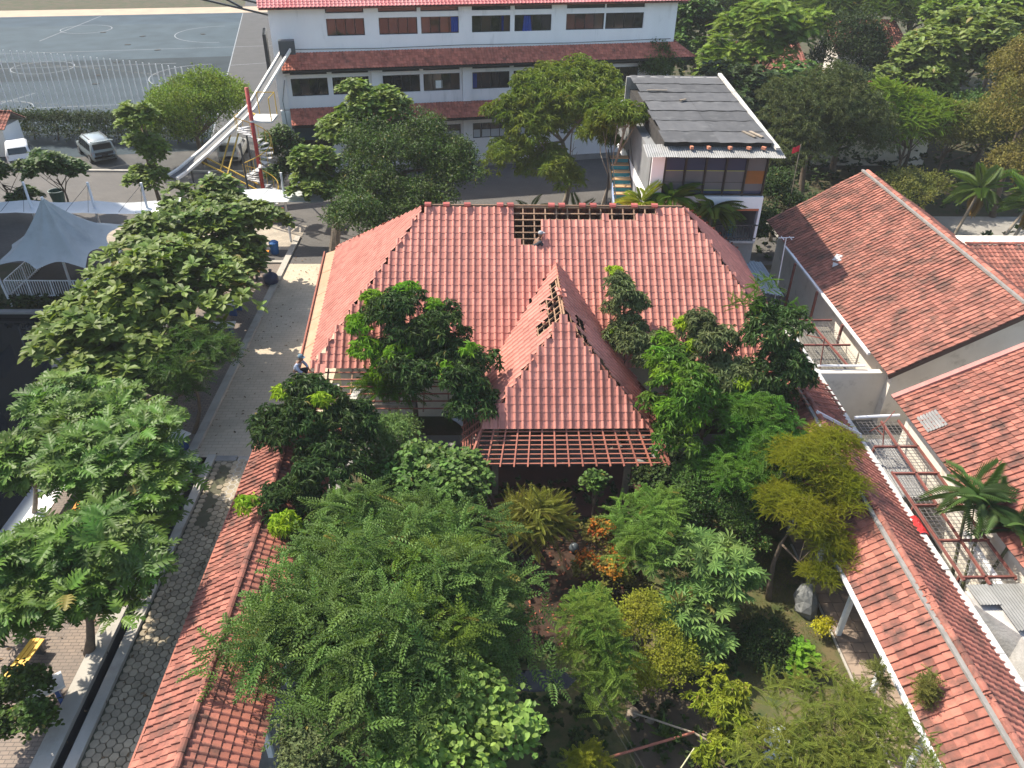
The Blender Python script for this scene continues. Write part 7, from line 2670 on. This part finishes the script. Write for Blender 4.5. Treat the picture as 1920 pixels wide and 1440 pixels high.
# lawn blades, leaf litter
n = 26000
P = np.stack([rng.uniform(6.0, 10.85, n), rng.uniform(9.0, 19.5, n), np.zeros(n)], axis=1)
nz = np.sin(P[:, 0] * 2.1 + 1.3 * np.sin(P[:, 1] * 1.7)) + np.sin(P[:, 1] * 2.6 + P[:, 0]) * .8
P = P[nz > -.75]
D = np.stack([rng.normal(0, .5, len(P)), rng.normal(0, .5, len(P)), np.ones(len(P))], axis=1)
V, F = leaf_cloud((np.array([(0, .05, 0), (0, -.05, 0), (1, 0, 0)], float), np.array([(0, 1, 2)])), frames(D, rng, .8), P, rng.uniform(.05, .12, len(P)))
gr = link("grass", np_mesh("grass", V, F, leafmat("grass_blade", (.10, .125, .025), var=.4, trans=.35, rough=.6), rnd=LASTTONE[0]), None, kind="stuff")
gr["label"], gr["category"] = "short yellowish green grass of the lawn", "grass"


def litter(name, label, n, area, m, size, z=.012):
    P = np.stack([rng.uniform(area[0], area[1], n), rng.uniform(area[2], area[3], n), np.full(n, z) + rng.uniform(0, .02, n)], axis=1)
    a = rng.uniform(0, 2 * pi, n)
    D = np.stack([np.cos(a), np.sin(a), rng.normal(0, .15, n)], axis=1)
    V, F = leaf_cloud(L_simple(.5, .1, .05), frames(D, rng, .2), P, size * rng.uniform(.5, 1.2, n))
    o = link(name, np_mesh(name, V, F, m), None, kind="stuff")
    o["label"], o["category"] = label, "leaf litter"


litter("red_leaf_litter", "fallen red brown leaves in the garden centre", 260, (1.2, 4.6, 15.3, 20.5), mat("fallen_red_leaf", (.34, .11, .06), (.16, .06, .035), scale=9, rough=.9, piece=.4), .16)
litter("path_leaf_litter", "fallen brown leaves on the path and kerbs", 260, (-11.6, -8.4, 10, 44), mat("fallen_brown_leaf", (.16, .10, .05), (.10, .07, .04), scale=9, rough=.9, piece=.4), .14, z=.04)
litter("terrace_leaf_litter", "fallen brown leaves on the brick terrace", 220, (-16, -12, 11, 42), MATS["fallen_brown_leaf"], .17)
litter("lawn_leaf_litter", "fallen leaves scattered on the lawn", 260, (4.5, 10.8, 9.5, 19), MATS["fallen_brown_leaf"], .12)

# red flag beside the annex
fl_ = thing("red_flag", "small red flag on a thin pole in front of the round tree", "flag", (18.7, 45.6, 0))
b = MB()
b.tube([(18.9, 45.6, 0), (18.7, 45.6, 6.4)], .025, n=6)
b.build("pole", bark_pale, fl_)
b = MB()
vs, fs = [], []
for i in range(6):
    for j in range(4):
        vs.append((18.68 - .08 * i, 45.6 + .05 * sin(i * 1.4), 6.35 - .12 * j - .03 * i))
for i in range(5):
    for j in range(3):
        fs.append((i * 4 + j, i * 4 + 4 + j, i * 4 + 5 + j, i * 4 + j + 1))
b.add(vs, fs)
b.build("cloth", mat("scarlet_cloth", (.6, .03, .05), None, rough=.8), fl_)

# light haze in the warm air: one closed box round the camera and everything built
hz = MB()
hz.box((-760, -260, -3), (760, 1260, 25.5))
hzm = bpy.data.materials.new("thin_haze")
hzm.use_nodes = True
hn = hzm.node_tree.nodes
hn.remove(hn["Principled BSDF"])
pv_ = hn.new("ShaderNodeVolumePrincipled")
pv_.inputs["Color"].default_value = (.93, .95, .98, 1)
pv_.inputs["Density"].default_value = 0.0004
hzm.node_tree.links.new(pv_.outputs[0], hn["Material Output"].inputs["Volume"])
ho = hz.build("haze", hzm, kind="stuff")
ho["label"], ho["category"] = "thin pale haze in the air over the whole place", "haze"
